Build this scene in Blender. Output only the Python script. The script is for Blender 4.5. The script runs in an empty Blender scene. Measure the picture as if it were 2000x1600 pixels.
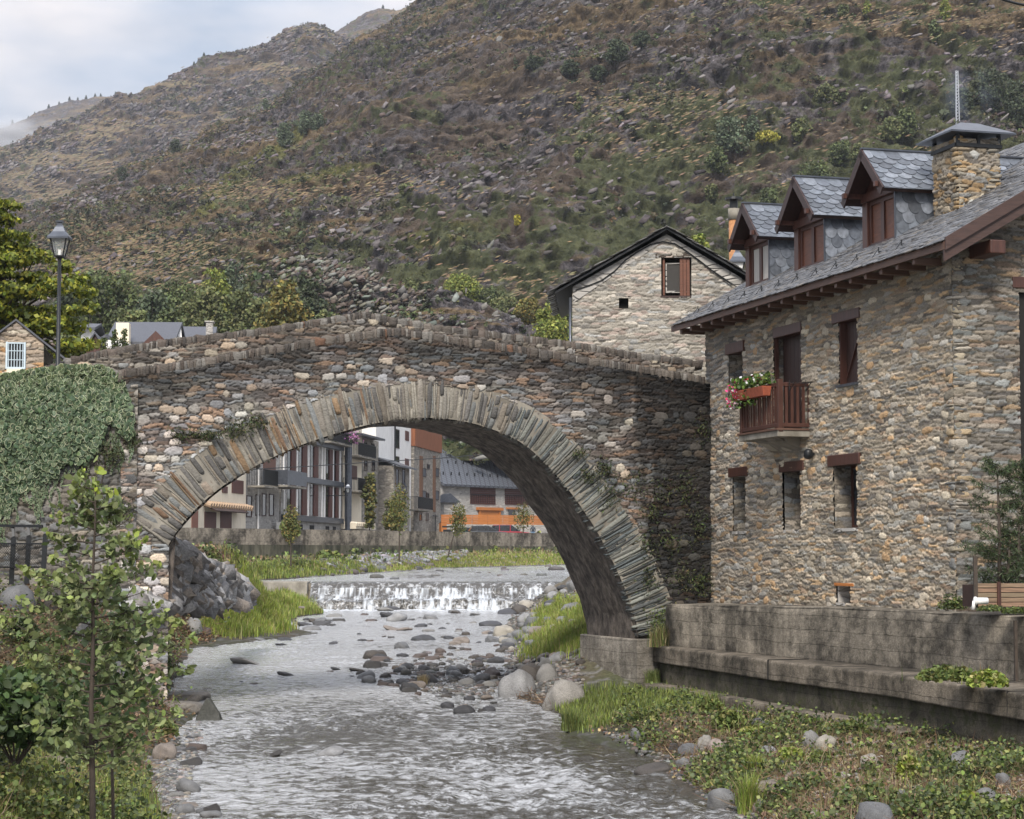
import bpy, math, random
import numpy as np
from mathutils import Vector, Matrix
random.seed(7); RS=np.random.RandomState(11)
SC=bpy.context.scene
# ------------------------------------------------------------------ camera, sky, sun
FL=4000.0; TH=math.atan(285/FL); CT,ST=math.cos(TH),math.sin(TH)
cd=bpy.data.cameras.new('camera'); cam=bpy.data.objects.new('camera',cd); SC.collection.objects.link(cam)
cam.location=(0,0,0); cam.rotation_euler=(math.pi/2+TH,0,0); cd.lens=72; cd.sensor_width=36; cd.clip_start=.5; cd.clip_end=9000
SC.camera=cam
SC.render.resolution_x=1024; SC.render.resolution_y=819
SC.view_settings.view_transform='Standard'; SC.view_settings.look='None'; SC.view_settings.gamma=1
SC.view_settings.use_curve_mapping=False; SC.view_settings.exposure=0.82
SC.cycles.max_bounces=6; SC.cycles.diffuse_bounces=2; SC.cycles.glossy_bounces=3; SC.cycles.transmission_bounces=3
SC.cycles.transparent_max_bounces=8; SC.cycles.volume_bounces=0; SC.cycles.use_denoising=True
SUN_EL=math.radians(44); SUN_AZ=math.radians(-174)   # from the left, a little behind the camera
W=bpy.data.worlds.new('World'); SC.world=W; W.use_nodes=True
nt=W.node_tree; bg=nt.nodes['Background']; bg.inputs[1].default_value=0.102
sk=nt.nodes.new('ShaderNodeTexSky'); sk.sky_type='NISHITA'; sk.sun_disc=False; sk.sun_elevation=SUN_EL; sk.sun_rotation=SUN_AZ
sk.air_density=1.0; sk.dust_density=1.5
tc=nt.nodes.new('ShaderNodeTexCoord'); mp=nt.nodes.new('ShaderNodeMapping'); mp.inputs['Scale'].default_value=(1,1,2.6)
mp.inputs['Location'].default_value=(.35,.1,.28)
nz=nt.nodes.new('ShaderNodeTexNoise'); nz.inputs['Scale'].default_value=5.0; nz.inputs['Detail'].default_value=5; nz.inputs['Roughness'].default_value=.48
rp=nt.nodes.new('ShaderNodeValToRGB'); rp.color_ramp.elements[0].position=.33; rp.color_ramp.elements[1].position=.66
cl=nt.nodes.new('ShaderNodeMix'); cl.data_type='RGBA'
nz2=nt.nodes.new('ShaderNodeTexNoise'); nz2.inputs['Scale'].default_value=6.5; nz2.inputs['Detail'].default_value=5
cc=nt.nodes.new('ShaderNodeMix'); cc.data_type='RGBA'
cc.inputs[6].default_value=(1.9,2.3,2.9,1); cc.inputs[7].default_value=(4.7,4.4,4.3,1)
L=nt.links
L.new(tc.outputs['Generated'],mp.inputs[0]); L.new(mp.outputs[0],nz.inputs['Vector']); L.new(mp.outputs[0],nz2.inputs['Vector'])
L.new(nz.outputs[0],rp.inputs[0]); r2=nt.nodes.new('ShaderNodeMapRange'); r2.inputs[1].default_value=.38; r2.inputs[2].default_value=.62; L.new(nz2.outputs[0],r2.inputs[0]); L.new(r2.outputs[0],cc.inputs[0])
fm=nt.nodes.new('ShaderNodeMapRange'); fm.inputs[3].default_value=.72; fm.inputs[4].default_value=1.0
L.new(rp.outputs[0],fm.inputs[0]); L.new(fm.outputs[0],cl.inputs[0])
L.new(sk.outputs[0],cl.inputs[6]); L.new(cc.outputs[2],cl.inputs[7]); 
# an overcast sky is two to three times brighter overhead than at the horizon
sz_=nt.nodes.new('ShaderNodeSeparateXYZ'); L.new(tc.outputs['Generated'],sz_.inputs[0])
ma=nt.nodes.new('ShaderNodeMapRange'); ma.inputs[1].default_value=.15; ma.inputs[2].default_value=.9; ma.inputs[3].default_value=1.0; ma.inputs[4].default_value=2.7; L.new(sz_.outputs[2],ma.inputs[0])
vm=nt.nodes.new('ShaderNodeVectorMath'); vm.operation='SCALE'; L.new(cl.outputs[2],vm.inputs[0]); L.new(ma.outputs[0],vm.inputs['Scale']); L.new(vm.outputs[0],bg.inputs[0])
sd=bpy.data.lights.new('sun','SUN'); sd.energy=2.4; sd.angle=math.radians(16); sd.color=(1,.93,.84)
so=bpy.data.objects.new('sun',sd); SC.collection.objects.link(so)
v=Vector((math.sin(SUN_AZ)*math.cos(SUN_EL),math.cos(SUN_AZ)*math.cos(SUN_EL),math.sin(SUN_EL)))
so.rotation_euler=v.to_track_quat('Z','Y').to_euler()
# ------------------------------------------------------------------ projection helpers (photo measurements -> real positions)
def ray(px,py):
    x=(px-1000)/FL; y=-(py-800)/FL; d=CT-ST*y
    return np.array((x/d,1.0,(ST+CT*y)/d))
def at(px,py,Y): return ray(px,py)*Y
def hit(px,py,P,n):
    r=ray(px,py); n=np.array(n,float); return r*(np.dot(np.array(P,float),n)/np.dot(r,n))
class Fr:
    """local frame: origin, horizontal axis u, up z, normal n (towards viewer side)"""
    def __init__(s,o,u,n=None):
        s.o=np.array(o,float); s.u=np.array(u,float); s.u/=np.linalg.norm(s.u)
        s.n=np.array((s.u[1],-s.u[0],0.0)) if n is None else np.array(n,float)
    def P(s,u,z,d=0.0): return s.o+s.u*u+np.array((0,0,1.))*z+s.n*d
    def px(s,px,py,d=0.0):
        q=hit(px,py,s.o+s.n*d,s.n)-s.o; return float(q@s.u),float(q[2])
# ------------------------------------------------------------------ noise
def hsh(i,j,s=0):
    h=(i.astype(np.int64)*374761393+j.astype(np.int64)*668265263+s*1442695041)&0x7fffffff
    h=((h^(h>>13))*1274126177)&0x7fffffff
    return ((h^(h>>16))&0xffffff)/16777215.0
def vn(x,y,s=0):
    x=np.asarray(x,float); y=np.asarray(y,float)
    i=np.floor(x).astype(np.int64); j=np.floor(y).astype(np.int64); fx=x-i; fy=y-j
    fx=fx*fx*(3-2*fx); fy=fy*fy*(3-2*fy)
    return (hsh(i,j,s)*(1-fx)+hsh(i+1,j,s)*fx)*(1-fy)+(hsh(i,j+1,s)*(1-fx)+hsh(i+1,j+1,s)*fx)*fy
def fbm(x,y,o=4,s=0,g=.5):
    r=0;a=1;t=0
    for k in range(o):
        r=r+a*vn(x*2**k+17.3*k,y*2**k-9.1*k,s+k*7); t+=a; a*=g
    return r/t
def rdg(x,y,o=4,s=0):
    r=0;a=1;t=0
    for k in range(o):
        r=r+a*(1-abs(2*vn(x*2**k+3.7*k,y*2**k+5.1*k,s+k*5)-1)); t+=a; a*=.55
    return r/t
def sst(a,b,x): 
    t=np.clip((x-a)/(b-a),0,1); return t*t*(3-2*t)
# ------------------------------------------------------------------ materials
def lin(*c): return c
def newmat(name):
    m=bpy.data.materials.new(name); m.use_nodes=True; n=m.node_tree.nodes; return m,m.node_tree,n['Principled BSDF']
def mat(name,col,rough=.8,metal=0,var=.25,scale=(6,6,6),bump=.2,vc=False,detail=5,dist=.02,spec=.5,col2=None,ramp=(.35,.65)):
    m,t,b=newmat(name); N=t.nodes.new; K=t.links.new
    tc=N('ShaderNodeTexCoord'); mp=N('ShaderNodeMapping'); mp.inputs['Scale'].default_value=scale
    nz=N('ShaderNodeTexNoise'); nz.inputs['Scale'].default_value=1; nz.inputs['Detail'].default_value=detail; nz.inputs['Roughness'].default_value=.62 if detail<7 else .72
    K(tc.outputs['Object'],mp.inputs[0]); K(mp.outputs[0],nz.inputs['Vector'])
    if col2 is not None:
        rr=N('ShaderNodeValToRGB'); rr.color_ramp.elements[0].position=ramp[0]; rr.color_ramp.elements[1].position=ramp[1]
        rr.color_ramp.elements[0].color=(*col,1); rr.color_ramp.elements[1].color=(*col2,1); K(nz.outputs[0],rr.inputs[0]); base=rr.outputs[0]
    elif vc:
        a=N('ShaderNodeAttribute'); a.attribute_name='col'; base=a.outputs['Color']
    else:
        r=N('ShaderNodeRGB'); r.outputs[0].default_value=(*col,1); base=r.outputs[0]
    mr=N('ShaderNodeMapRange'); mr.inputs[1].default_value=.25; mr.inputs[2].default_value=.75
    mr.inputs[3].default_value=1-var; mr.inputs[4].default_value=1+var
    nb=N('ShaderNodeTexNoise'); nb.inputs['Scale'].default_value=2.3; nb.inputs['Detail'].default_value=3; K(mp.outputs[0],nb.inputs['Vector'])
    K(nb.outputs[0],mr.inputs[0])
    mm=N('ShaderNodeVectorMath'); mm.operation='SCALE'; K(base,mm.inputs[0]); K(mr.outputs[0],mm.inputs['Scale'])
    K(mm.outputs[0],b.inputs['Base Color'])
    b.inputs['Roughness'].default_value=rough; b.inputs['Metallic'].default_value=metal; b.inputs['Specular IOR Level'].default_value=spec
    if bump>0:
        bp=N('ShaderNodeBump'); bp.inputs['Strength'].default_value=bump; bp.inputs['Distance'].default_value=dist
        K(nz.outputs[0],bp.inputs['Height']); K(bp.outputs[0],b.inputs['Normal'])
    return m
def leafmat(name,trans=.25,rough=.55):
    m,t,b=newmat(name); N=t.nodes.new; K=t.links.new
    a=N('ShaderNodeAttribute'); a.attribute_name='col'; K(a.outputs['Color'],b.inputs['Base Color'])
    b.inputs['Roughness'].default_value=rough; b.inputs['Specular IOR Level'].default_value=.35
    tr=N('ShaderNodeBsdfTranslucent'); K(a.outputs['Color'],tr.inputs[0]); mx=N('ShaderNodeMixShader'); mx.inputs[0].default_value=trans
    K(b.outputs[0],mx.inputs[1]); K(tr.outputs[0],mx.inputs[2]); K(mx.outputs[0],t.nodes['Material Output'].inputs[0])
    return m
M={}
M['stone']=mat('rubble_stone',(0,0,0),.9,var=.32,scale=(14,14,26),bump=.6,vc=True,dist=.03,spec=.25)
M['slatewall']=mat('bridge_stone',(0,0,0),.85,var=.35,scale=(9,9,22),bump=.7,vc=True,dist=.03,spec=.3)
M['rock']=mat('river_rock',(0,0,0),.65,var=.3,scale=(7,7,7),bump=.4,vc=True,dist=.02,spec=.5)
M['leaf']=leafmat('leaves'); M['leafdull']=leafmat('far_leaves',.12,.8)
M['wood']=mat('stained_wood',(.066,.027,.019),.45,var=.35,scale=(9,9,1.2),bump=.15,spec=.5)
M['woodbrown']=mat('oiled_wood',(.13,.048,.025),.5,var=.3,scale=(2,2,14),bump=.15)  # paler brown timber used for shutters and doors
M['wooddark']=mat('dark_timber',(.035,.015,.011),.5,var=.3,scale=(8,8,3),bump=.15)
M['fascia']=mat('fascia_timber',(.105,.056,.038),.55,var=.25,scale=(1.2,1.2,12),bump=.15)
M['slate']=mat('slate_tile',(.055,.062,.075),.42,var=.35,scale=(5,5,5),bump=.35,vc=True,dist=.01,spec=.55)
M['metal']=mat('black_iron',(.016,.018,.02),.45,metal=.3,var=.2,bump=.05)
M['zinc']=mat('zinc_sheet',(.10,.11,.13),.35,metal=.6,var=.25,scale=(2,2,2),bump=.05)
M['glass']=mat('window_glass',(.02,.024,.028),.08,var=.3,scale=(1,1,1),bump=.02,spec=.8)
M['curtain']=mat('curtain_cloth',(.42,.40,.37),.9,var=.15,scale=(14,14,.8),bump=.4)
M['dark']=mat('dark_interior',(.012,.011,.010),.9,var=.2,bump=0)
M['white']=mat('white_paint',(.80,.79,.76),.8,var=.08,scale=(1.2,1.2,.5),bump=.05)
M['cream']=mat('cream_render',(.74,.66,.52),.85,var=.09,scale=(1.2,1.2,.5),bump=.05)
M['conc']=mat('stained_concrete',(.055,.048,.038),.9,var=.3,scale=(1.3,1.3,.45),bump=.5,dist=.05,col2=(.23,.20,.155),ramp=(.38,.68))
M['conclight']=mat('pale_concrete',(.14,.125,.10),.9,var=.2,scale=(1.6,1.6,1.2),bump=.35,dist=.04,col2=(.27,.25,.21),ramp=(.35,.6))
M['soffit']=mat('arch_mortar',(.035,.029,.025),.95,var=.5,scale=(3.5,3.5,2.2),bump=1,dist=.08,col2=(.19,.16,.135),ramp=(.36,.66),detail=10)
M['bark']=mat('bark',(.055,.042,.032),.9,var=.3,scale=(20,20,6),bump=.4)
M['terr']=mat('terracotta_pot',(.30,.075,.035),.8,var=.2,bump=.1)
M['orange']=mat('orange_board',(.42,.15,.035),.6,var=.2,scale=(.4,.4,7),bump=.1)
M['fstone']=mat('far_stone',(.10,.09,.078),.9,var=.3,scale=(2.5,2.5,6),bump=.5,dist=.1,col2=(.36,.33,.28),ramp=(.33,.62),detail=6)
M['gstone']=mat('grey_far_stone',(.20,.19,.175),.9,var=.25,scale=(2.5,2.5,7),bump=.4,dist=.1,col2=(.42,.40,.37),ramp=(.3,.6),detail=6)
M['moss']=leafmat('ferns',.15,.8)
def cellmat(name,cols,mort,sc):
    m,t,p=newmat(name); N=t.nodes.new; K=t.links.new; tc=N('ShaderNodeTexCoord'); mp=N('ShaderNodeMapping'); mp.inputs['Scale'].default_value=sc
    nz=N('ShaderNodeTexNoise'); nz.inputs['Scale'].default_value=.8; nz.inputs['Detail'].default_value=3; ad=N('ShaderNodeMix'); ad.data_type='RGBA'; ad.inputs[0].default_value=.16
    K(tc.outputs['Object'],mp.inputs[0]); K(mp.outputs[0],nz.inputs['Vector']); K(mp.outputs[0],ad.inputs[6]); K(nz.outputs['Color'],ad.inputs[7])
    vo=N('ShaderNodeTexVoronoi'); vo.inputs['Scale'].default_value=1; K(ad.outputs[2],vo.inputs['Vector']); ve=N('ShaderNodeTexVoronoi'); ve.feature='DISTANCE_TO_EDGE'; ve.inputs['Scale'].default_value=1; K(ad.outputs[2],ve.inputs['Vector'])
    sc_=N('ShaderNodeSeparateColor'); K(vo.outputs['Color'],sc_.inputs[0]); r=N('ShaderNodeValToRGB'); K(sc_.outputs[0],r.inputs[0]); cr=r.color_ramp; cr.elements[0].color=(*cols[0],1); cr.elements[1].color=(*cols[-1],1)
    for i,c in enumerate(cols[1:-1]): e=cr.elements.new((i+1)/(len(cols)-1)); e.color=(*c,1)
    mr=N('ShaderNodeMapRange'); mr.inputs[1].default_value=.02; mr.inputs[2].default_value=.12; K(ve.outputs[0],mr.inputs[0])
    x=N('ShaderNodeMix'); x.data_type='RGBA'; x.inputs[6].default_value=(*mort,1); K(r.outputs[0],x.inputs[7]); K(mr.outputs[0],x.inputs[0]); K(x.outputs[2],p.inputs['Base Color'])
    bp=N('ShaderNodeBump'); bp.inputs['Strength'].default_value=.8; bp.inputs['Distance'].default_value=.06; K(mr.outputs[0],bp.inputs['Height']); K(bp.outputs[0],p.inputs['Normal']); p.inputs['Roughness'].default_value=.9; return m
M['fstone']=cellmat('far_stone',[(.16,.145,.125),(.34,.31,.26),(.23,.21,.18),(.44,.40,.34)],(.25,.23,.20),(2.6,2.6,5.5))
M['gstone']=cellmat('grey_far_stone',[(.26,.25,.23),(.44,.42,.39),(.34,.325,.30),(.54,.52,.48)],(.40,.38,.35),(2.2,2.2,6))
M['rock']=mat('river_rock',(0,0,0),.6,var=.4,scale=(9,9,9),bump=.8,vc=True,dist=.035,spec=.5,detail=9)
# ------------------------------------------------------------------ mesh builders
def tag(o,label=None,cat=None,group=None,kind=None):
    if label: o['label']=label
    if cat: o['category']=cat
    if group: o['group']=group
    if kind: o['kind']=kind
    return o
def thing(name,label,cat,loc=(0,0,0),group=None,rz=0):
    o=bpy.data.objects.new(name,None); SC.collection.objects.link(o); o.location=loc; o.rotation_euler=(0,0,rz); o.empty_display_size=.2
    return tag(o,label,cat,group)
def mk(name,V,F,m,parent=None,col=None,smooth=False,local=False):
    """V (N,3) world coords (or local), F (M,k) array or list of tuples"""
    V=np.asarray(V,float).reshape(-1,3)
    if parent is not None and not local:
        pl=np.zeros(3); p=parent
        while p is not None: pl+=np.array(p.location); p=p.parent
        V=V-pl
    me=bpy.data.meshes.new(name)
    if isinstance(F,np.ndarray):
        k=F.shape[1]; n=len(F)
        me.vertices.add(len(V)); me.vertices.foreach_set('co',V.astype(np.float32).ravel())
        me.loops.add(n*k); me.loops.foreach_set('vertex_index',F.astype(np.int32).ravel())
        me.polygons.add(n); me.polygons.foreach_set('loop_start',(np.arange(n)*k).astype(np.int32))
        me.update(calc_edges=True)
    else: me.from_pydata([tuple(x) for x in V],[],[tuple(f) for f in F]); me.update()
    if col is not None:
        a=me.attributes.new('col','FLOAT_COLOR','POINT'); c=np.ones((len(V),4),np.float32); c[:,:3]=col; a.data.foreach_set('color',c.ravel())
    if smooth: me.polygons.foreach_set('use_smooth',np.ones(len(me.polygons),bool))
    me.materials.append(m)
    o=bpy.data.objects.new(name,me); SC.collection.objects.link(o)
    if parent is not None: o.parent=parent
    return o
class MB:
    def __init__(s): s.V=[];s.F=[];s.C=[];s.n=0
    def add(s,V,F,c=None):
        V=np.asarray(V,float).reshape(-1,3); s.V.append(V)
        for f in F: s.F.append(tuple(int(i)+s.n for i in f))
        s.C.append(np.tile(np.array(c if c is not None else (1,1,1),float),(len(V),1)) if c is None or np.ndim(c)==1 else c)
        s.n+=len(V); return s
    def hexa(s,P,c=None): # 8 pts: bottom 4 ccw, top 4
        return s.add(P,[(0,3,2,1),(4,5,6,7),(0,1,5,4),(1,2,6,5),(2,3,7,6),(3,0,4,7)],c)
    def fbox(s,fr,u0,u1,z0,z1,d0,d1,c=None):
        return s.hexa([fr.P(u0,z0,d0),fr.P(u1,z0,d0),fr.P(u1,z0,d1),fr.P(u0,z0,d1),fr.P(u0,z1,d0),fr.P(u1,z1,d0),fr.P(u1,z1,d1),fr.P(u0,z1,d1)],c)
    def box(s,c,h,col=None):
        c=np.array(c,float); x,y,z=h
        return s.hexa([c+np.array(q) for q in ((-x,-y,-z),(x,-y,-z),(x,y,-z),(-x,y,-z),(-x,-y,z),(x,-y,z),(x,y,z),(-x,y,z))],col)
    def bar(s,a,b,w,h,up=(0,0,1),c=None):
        a=np.array(a,float);b=np.array(b,float);d=b-a;d/=np.linalg.norm(d)
        x=np.cross(d,up); 
        if np.linalg.norm(x)<1e-4: x=np.cross(d,(1,0,0))
        x/=np.linalg.norm(x); y=np.cross(x,d); x=x*w/2;y=y*h/2
        return s.hexa([a-x-y,a+x-y,a+x+y,a-x+y,b-x-y,b+x-y,b+x+y,b-x+y],c)
    def tube(s,pts,r,n=8,c=None,cap=True):
        pts=[np.array(p,float) for p in pts]; r=r if hasattr(r,'__len__') else [r]*len(pts); V=[]
        for i,p in enumerate(pts):
            d=pts[min(i+1,len(pts)-1)]-pts[max(i-1,0)]; d/=np.linalg.norm(d)+1e-9
            x=np.cross(d,(0.13,.97,.2)); x/=np.linalg.norm(x)+1e-9; y=np.cross(d,x)
            for k in range(n): t=2*math.pi*k/n; V.append(p+(x*math.cos(t)+y*math.sin(t))*r[i])
        F=[(i*n+k,i*n+(k+1)%n,(i+1)*n+(k+1)%n,(i+1)*n+k) for i in range(len(pts)-1) for k in range(n)]
        if cap: F+= [tuple(range(n))[::-1],tuple((len(pts)-1)*n+k for k in range(n))]
        return s.add(V,F,c)
    def prism(s,poly,e,c=None): # poly list of 3d pts, extruded by e
        n=len(poly);P=[np.array(p,float) for p in poly]; Q=[p+np.array(e,float) for p in P]
        return s.add(P+Q,[tuple(range(n))[::-1],tuple(range(n,2*n))]+[(i,(i+1)%n,n+(i+1)%n,n+i) for i in range(n)],c)
    def build(s,name,m,parent=None,smooth=False,col=False,bevel=0):
        o=mk(name,np.vstack(s.V),s.F,m,parent,np.vstack(s.C) if col else None,smooth)
        if bevel:
            b=o.modifiers.new('bevel','BEVEL'); b.width=bevel; b.segments=2; b.limit_method='ANGLE'
        return o
# superellipsoid stones, vectorised
def _cube(n):
    idx={};V=[];F=[]
    def g(p):
        k=tuple(round(float(x),4) for x in p)
        if k not in idx: idx[k]=len(V);V.append(k)
        return idx[k]
    for ax in range(3):
        for sg in (-1,1):
            for i in range(n):
                for j in range(n):
                    q=[]
                    for (a,b) in ((i,j),(i+1,j),(i+1,j+1),(i,j+1)):
                        p=[0,0,0];p[ax]=sg;p[(ax+1)%3]=-1+2*a/n;p[(ax+2)%3]=-1+2*b/n;q.append(g(p))
                    F.append(q if sg>0 else q[::-1])
    return np.array(V),np.array(F)
CB={n:_cube(n) for n in (2,3,4,6)}
def rstones(C,A,B,H,cols,p=5,jit=.06,n=3,rs=RS):
    """centres C(N,3), unit axes A,B (N,3), half sizes H(N,3), cols(N,3)"""
    q,F=CB[n]; C=np.asarray(C,float);A=np.asarray(A,float);B=np.asarray(B,float);H=np.asarray(H,float);N=len(C)
    Cx=np.cross(A,B)
    w=q/((np.abs(q)**p).sum(1)**(1/p))[:,None]
    w=w[None]+rs.normal(0,jit,(N,len(q),3))
    sk=rs.normal(0,jit*1.6,(N,3,3)); w=w+np.einsum('nvi,nij->nvj',w,sk)
    V=C[:,None]+(w[:,:,0:1]*H[:,None,0:1])*A[:,None]+(w[:,:,1:2]*H[:,None,1:2])*B[:,None]+(w[:,:,2:3]*H[:,None,2:3])*Cx[:,None]
    FF=(F[None]+(np.arange(N)*len(q))[:,None,None]).reshape(-1,4)
    return V.reshape(-1,3),FF,np.repeat(np.asarray(cols,float),len(q),0)
def norm(v): v=np.asarray(v,float); return v/(np.linalg.norm(v,axis=-1,keepdims=True)+1e-9)
def leaves(P,size,cols,rs=RS,shape='rhomb',up=.4,asp=.55,dirs=None,rim=None,droop=0):
    P=np.asarray(P,float);N=len(P);size=np.broadcast_to(size,(N,))
    nr=norm(rs.normal(0,1,(N,3))+np.array((0,0,up)))
    if dirs is not None: nr=norm(nr+dirs)
    t=norm(np.cross(nr,rs.normal(0,1,(N,3)))); t=norm(t+np.array((0,0,-droop))); b=norm(np.cross(nr,t)); nr=norm(np.cross(t,b))
    s=size[:,None]
    if shape=='rhomb':
        V=np.stack([P-t*s*.5,P+b*s*asp*.5+nr*s*.08,P+t*s*.5,P-b*s*asp*.5+nr*s*.08],1); F=np.array([[0,1,2,3]])
        cc=np.repeat(cols,4,0)
    elif shape=='round':
        an=[0,.9,1.75,math.pi,-1.75,-.9]; V=np.stack([P+t*s*.5*math.cos(k)+b*s*asp*.62*math.sin(k)+nr*s*.1*abs(math.sin(k)) for k in an],1); F=np.array([[0,1,2,3],[0,3,4,5]])
        cc=np.repeat(cols,6,0)
    elif shape=='ivy': # dark centre, pale rim: two tiers
        an=[i*math.pi/3 for i in range(6)]; rr=[1,.8,.75,.6,.75,.8]
        o=[P+(t*math.cos(k)+b*math.sin(k)*.85)*s*.5*r for k,r in zip(an,rr)]
        i_=[P+nr*s*.02+(t*math.cos(k)+b*math.sin(k)*.85)*s*.40*r for k,r in zip(an,rr)]
        V=np.stack(o+i_+[x+nr*s*.006 for x in i_],1)
        F=np.array([[k,(k+1)%6,6+(k+1)%6,6+k] for k in range(6)]+[[12,13,14,15],[12,15,16,17]])
        r_=cols if rim is None else rim
        cc=np.concatenate([np.repeat(r_[:,None],12,1),np.repeat(cols[:,None],6,1)],1).reshape(-1,3)
    k=V.shape[1]; FF=(F[None]+(np.arange(N)*k)[:,None,None]).reshape(-1,4)
    return V.reshape(-1,3),FF,cc
def pal(N,cols,var=.12,rs=RS,p=None):
    c=np.array(cols)[rs.choice(len(cols),N,p=p)]; return np.clip(c*(1+rs.normal(0,var,(N,1)))*(1+rs.normal(0,var*.25,(N,3))),.003,1)
def blades(P,h,cols,rs=RS,w=.012,lean=.35):
    P=np.asarray(P,float);N=len(P);h=np.broadcast_to(h,(N,))[:,None]
    a=rs.uniform(0,6.28,N); d=np.stack([np.cos(a),np.sin(a),0*a],1); s=np.stack([-np.sin(a),np.cos(a),0*a],1)*w
    l=rs.uniform(.1,1,N)[:,None]*lean*h; up=np.array((0,0,1.))
    V=np.stack([P-s,P+s,P+d*l*.35+up*h*.6+s*.7,P+d*l*.35+up*h*.6-s*.7,P+d*l+up*h*.95+s*.12,P+d*l+up*h*.95-s*.12],1)
    F=np.array([[0,1,2,3],[3,2,4,5]]); FF=(F[None]+(np.arange(N)*6)[:,None,None]).reshape(-1,4)
    return V.reshape(-1,3),FF,np.repeat(cols,6,0)
def cat(*L_):
    V=[];F=[];C=[];n=0
    for v,f,c in L_: V.append(v);F.append(f+n);C.append(c);n+=len(v)
    return np.vstack(V),np.vstack(F),np.vstack(C)
def pip(x,y,poly):
    ins=np.zeros(x.shape,bool); n=len(poly)
    for i in range(n):
        x1,y1=poly[i];x2,y2=poly[(i+1)%n]
        c=((y1>y)!=(y2>y))&(x<(x2-x1)*(y-y1)/((y2-y1) if y2!=y1 else 1e-9)+x1); ins^=c
    return ins
# ------------------------------------------------------------------ rubble masonry as a real relief
def layer(U,Z,su,sz,seed,p=2.8,ju=.8,jz=.6,wmin=.5,wmax=1.7,nc=2):
    r0=np.floor(Z/sz).astype(np.int64)
    f1=np.full(U.shape,9.);f2=np.full(U.shape,9.);ia=np.zeros(U.shape,np.int64);ib=np.zeros(U.shape,np.int64)
    for dr in (-1,0,1):
        r=r0+dr; off=hsh(r,r*0+5,seed); uu=U/su+off*3.7; c0=np.floor(uu).astype(np.int64)
        for dc in range(-nc,nc+1):
            c=c0+dc
            cu=c+.5+(hsh(c,r,seed+1)-.5)*ju; cz=r+.5+(hsh(c,r,seed+2)-.5)*jz
            wu=wmin+(wmax-wmin)*hsh(c,r,seed+3); wz=.75+.5*hsh(c,r,seed+4)
            d=((np.abs(uu-cu)/wu)**p+(np.abs(Z/sz-cz)/wz)**p)**(1/p)
            m=d<f1; f2=np.where(m,f1,np.minimum(f2,d)); ia=np.where(m,c,ia); ib=np.where(m,r,ib); f1=np.where(m,d,f1)
    return f1,f2,ia,ib
def masonry(fr,u0,u1,z0,z1,res,seed,pal_,mort,slate=(.30,.075),cob=(.27,.17),cobp=.25,depth=.045,mask=None,tint=None,cpal=None,cobz=None,quoin=None):
    nu=int((u1-u0)/res)+1; nz_=int((z1-z0)/res)+1
    u=np.linspace(u0,u1,nu); z=np.linspace(z0,z1,nz_); U,Z=np.meshgrid(u,z)
    Uw=U+.10*(vn(U*2.1,Z*2.6,seed+50)-.5)+.035*(vn(U*9,Z*9,seed+51)-.5); Zw=Z+.12*(vn(U*1.3,Z*1.1,seed+52)-.5)+.03*(vn(U*7,Z*11,seed+53)-.5)
    f1,f2,ia,ib=layer(Uw,Zw,slate[0],slate[1],seed)
    e=sst(.02,.15,f2-f1); rnd=hsh(ia,ib,seed+9); h=depth*e*(.45+.65*rnd)
    pl=np.array(pal_); k=(hsh(ia,ib,seed+10)*len(pl)).astype(int)%len(pl); c=pl[k]*(.62+.76*hsh(ia,ib,seed+11))[...,None]
    mo=np.array(mort)*(.8+.4*vn(U*5,Z*5,seed+3))[...,None]
    c=mo+(c-mo)*sst(.03,.11,f2-f1)[...,None]
    if cobp>0:
        g1,g2,ja,jb=layer(Uw+.4,Zw+.3,cob[0],cob[1],seed+100,p=2.5,ju=.5,jz=.35,wmin=.6,wmax=1.15,nc=1)
        pr=cobp if cobz is None else cobz(U,Z)*cobp
        has=(hsh(ja,jb,seed+105)<pr); rad=.36+.17*hsh(ja,jb,seed+106); t=g1/rad
        dome=np.sqrt(np.clip(1-t*t,0,1)); cp=np.array(cpal if cpal is not None else pal_); kk=(hsh(ja,jb,seed+107)*len(cp)).astype(int)%len(cp)
        cc_=cp[kk]*(.7+.6*hsh(ja,jb,seed+108))[...,None]
        ins=has&(t<1); ring=has&(t>=1)&(t<1.14)
        h=np.where(ins,depth*(.35+.75*dome**.45),np.where(ring,h*.15,h)); c=np.where(ins[...,None],cc_,np.where(ring[...,None],mo*.9,c))
    h=h+.012*(vn(U*30,Z*40,seed+8)-.5)+.05*(fbm(U*.7,Z*.7,2,seed+4)-.5)
    if tint is not None: c=c*tint(U,Z)
    V=fr.o+U[...,None]*fr.u+Z[...,None]*np.array((0,0,1.))+h[...,None]*fr.n
    I=np.arange(nu*nz_).reshape(nz_,nu); F=np.stack([I[:-1,:-1],I[:-1,1:],I[1:,1:],I[1:,:-1]],-1).reshape(-1,4)
    if mask is not None:
        uc=(U[:-1,:-1]+U[1:,1:])/2; zc=(Z[:-1,:-1]+Z[1:,1:])/2; F=F[mask(uc,zc).ravel()]
    used=np.unique(F); rem=np.full(nu*nz_,-1); rem[used]=np.arange(len(used))
    return V.reshape(-1,3)[used],rem[F],c.reshape(-1,3)[used]
GREY=[(.20,.19,.175),(.27,.25,.22),(.15,.15,.15),(.23,.20,.16),(.30,.27,.22),(.17,.15,.13),(.21,.22,.22)]
TAN=[(.29,.25,.20),(.22,.195,.16),(.33,.29,.24),(.19,.175,.15),(.26,.235,.20),(.16,.155,.145),(.23,.23,.22),(.34,.25,.16),(.24,.185,.14),(.13,.12,.11)]
BRG=[(.075,.062,.053),(.12,.10,.083),(.058,.05,.046),(.16,.14,.12),(.10,.075,.056),(.13,.135,.13),(.17,.12,.08),(.09,.088,.085)]
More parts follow.
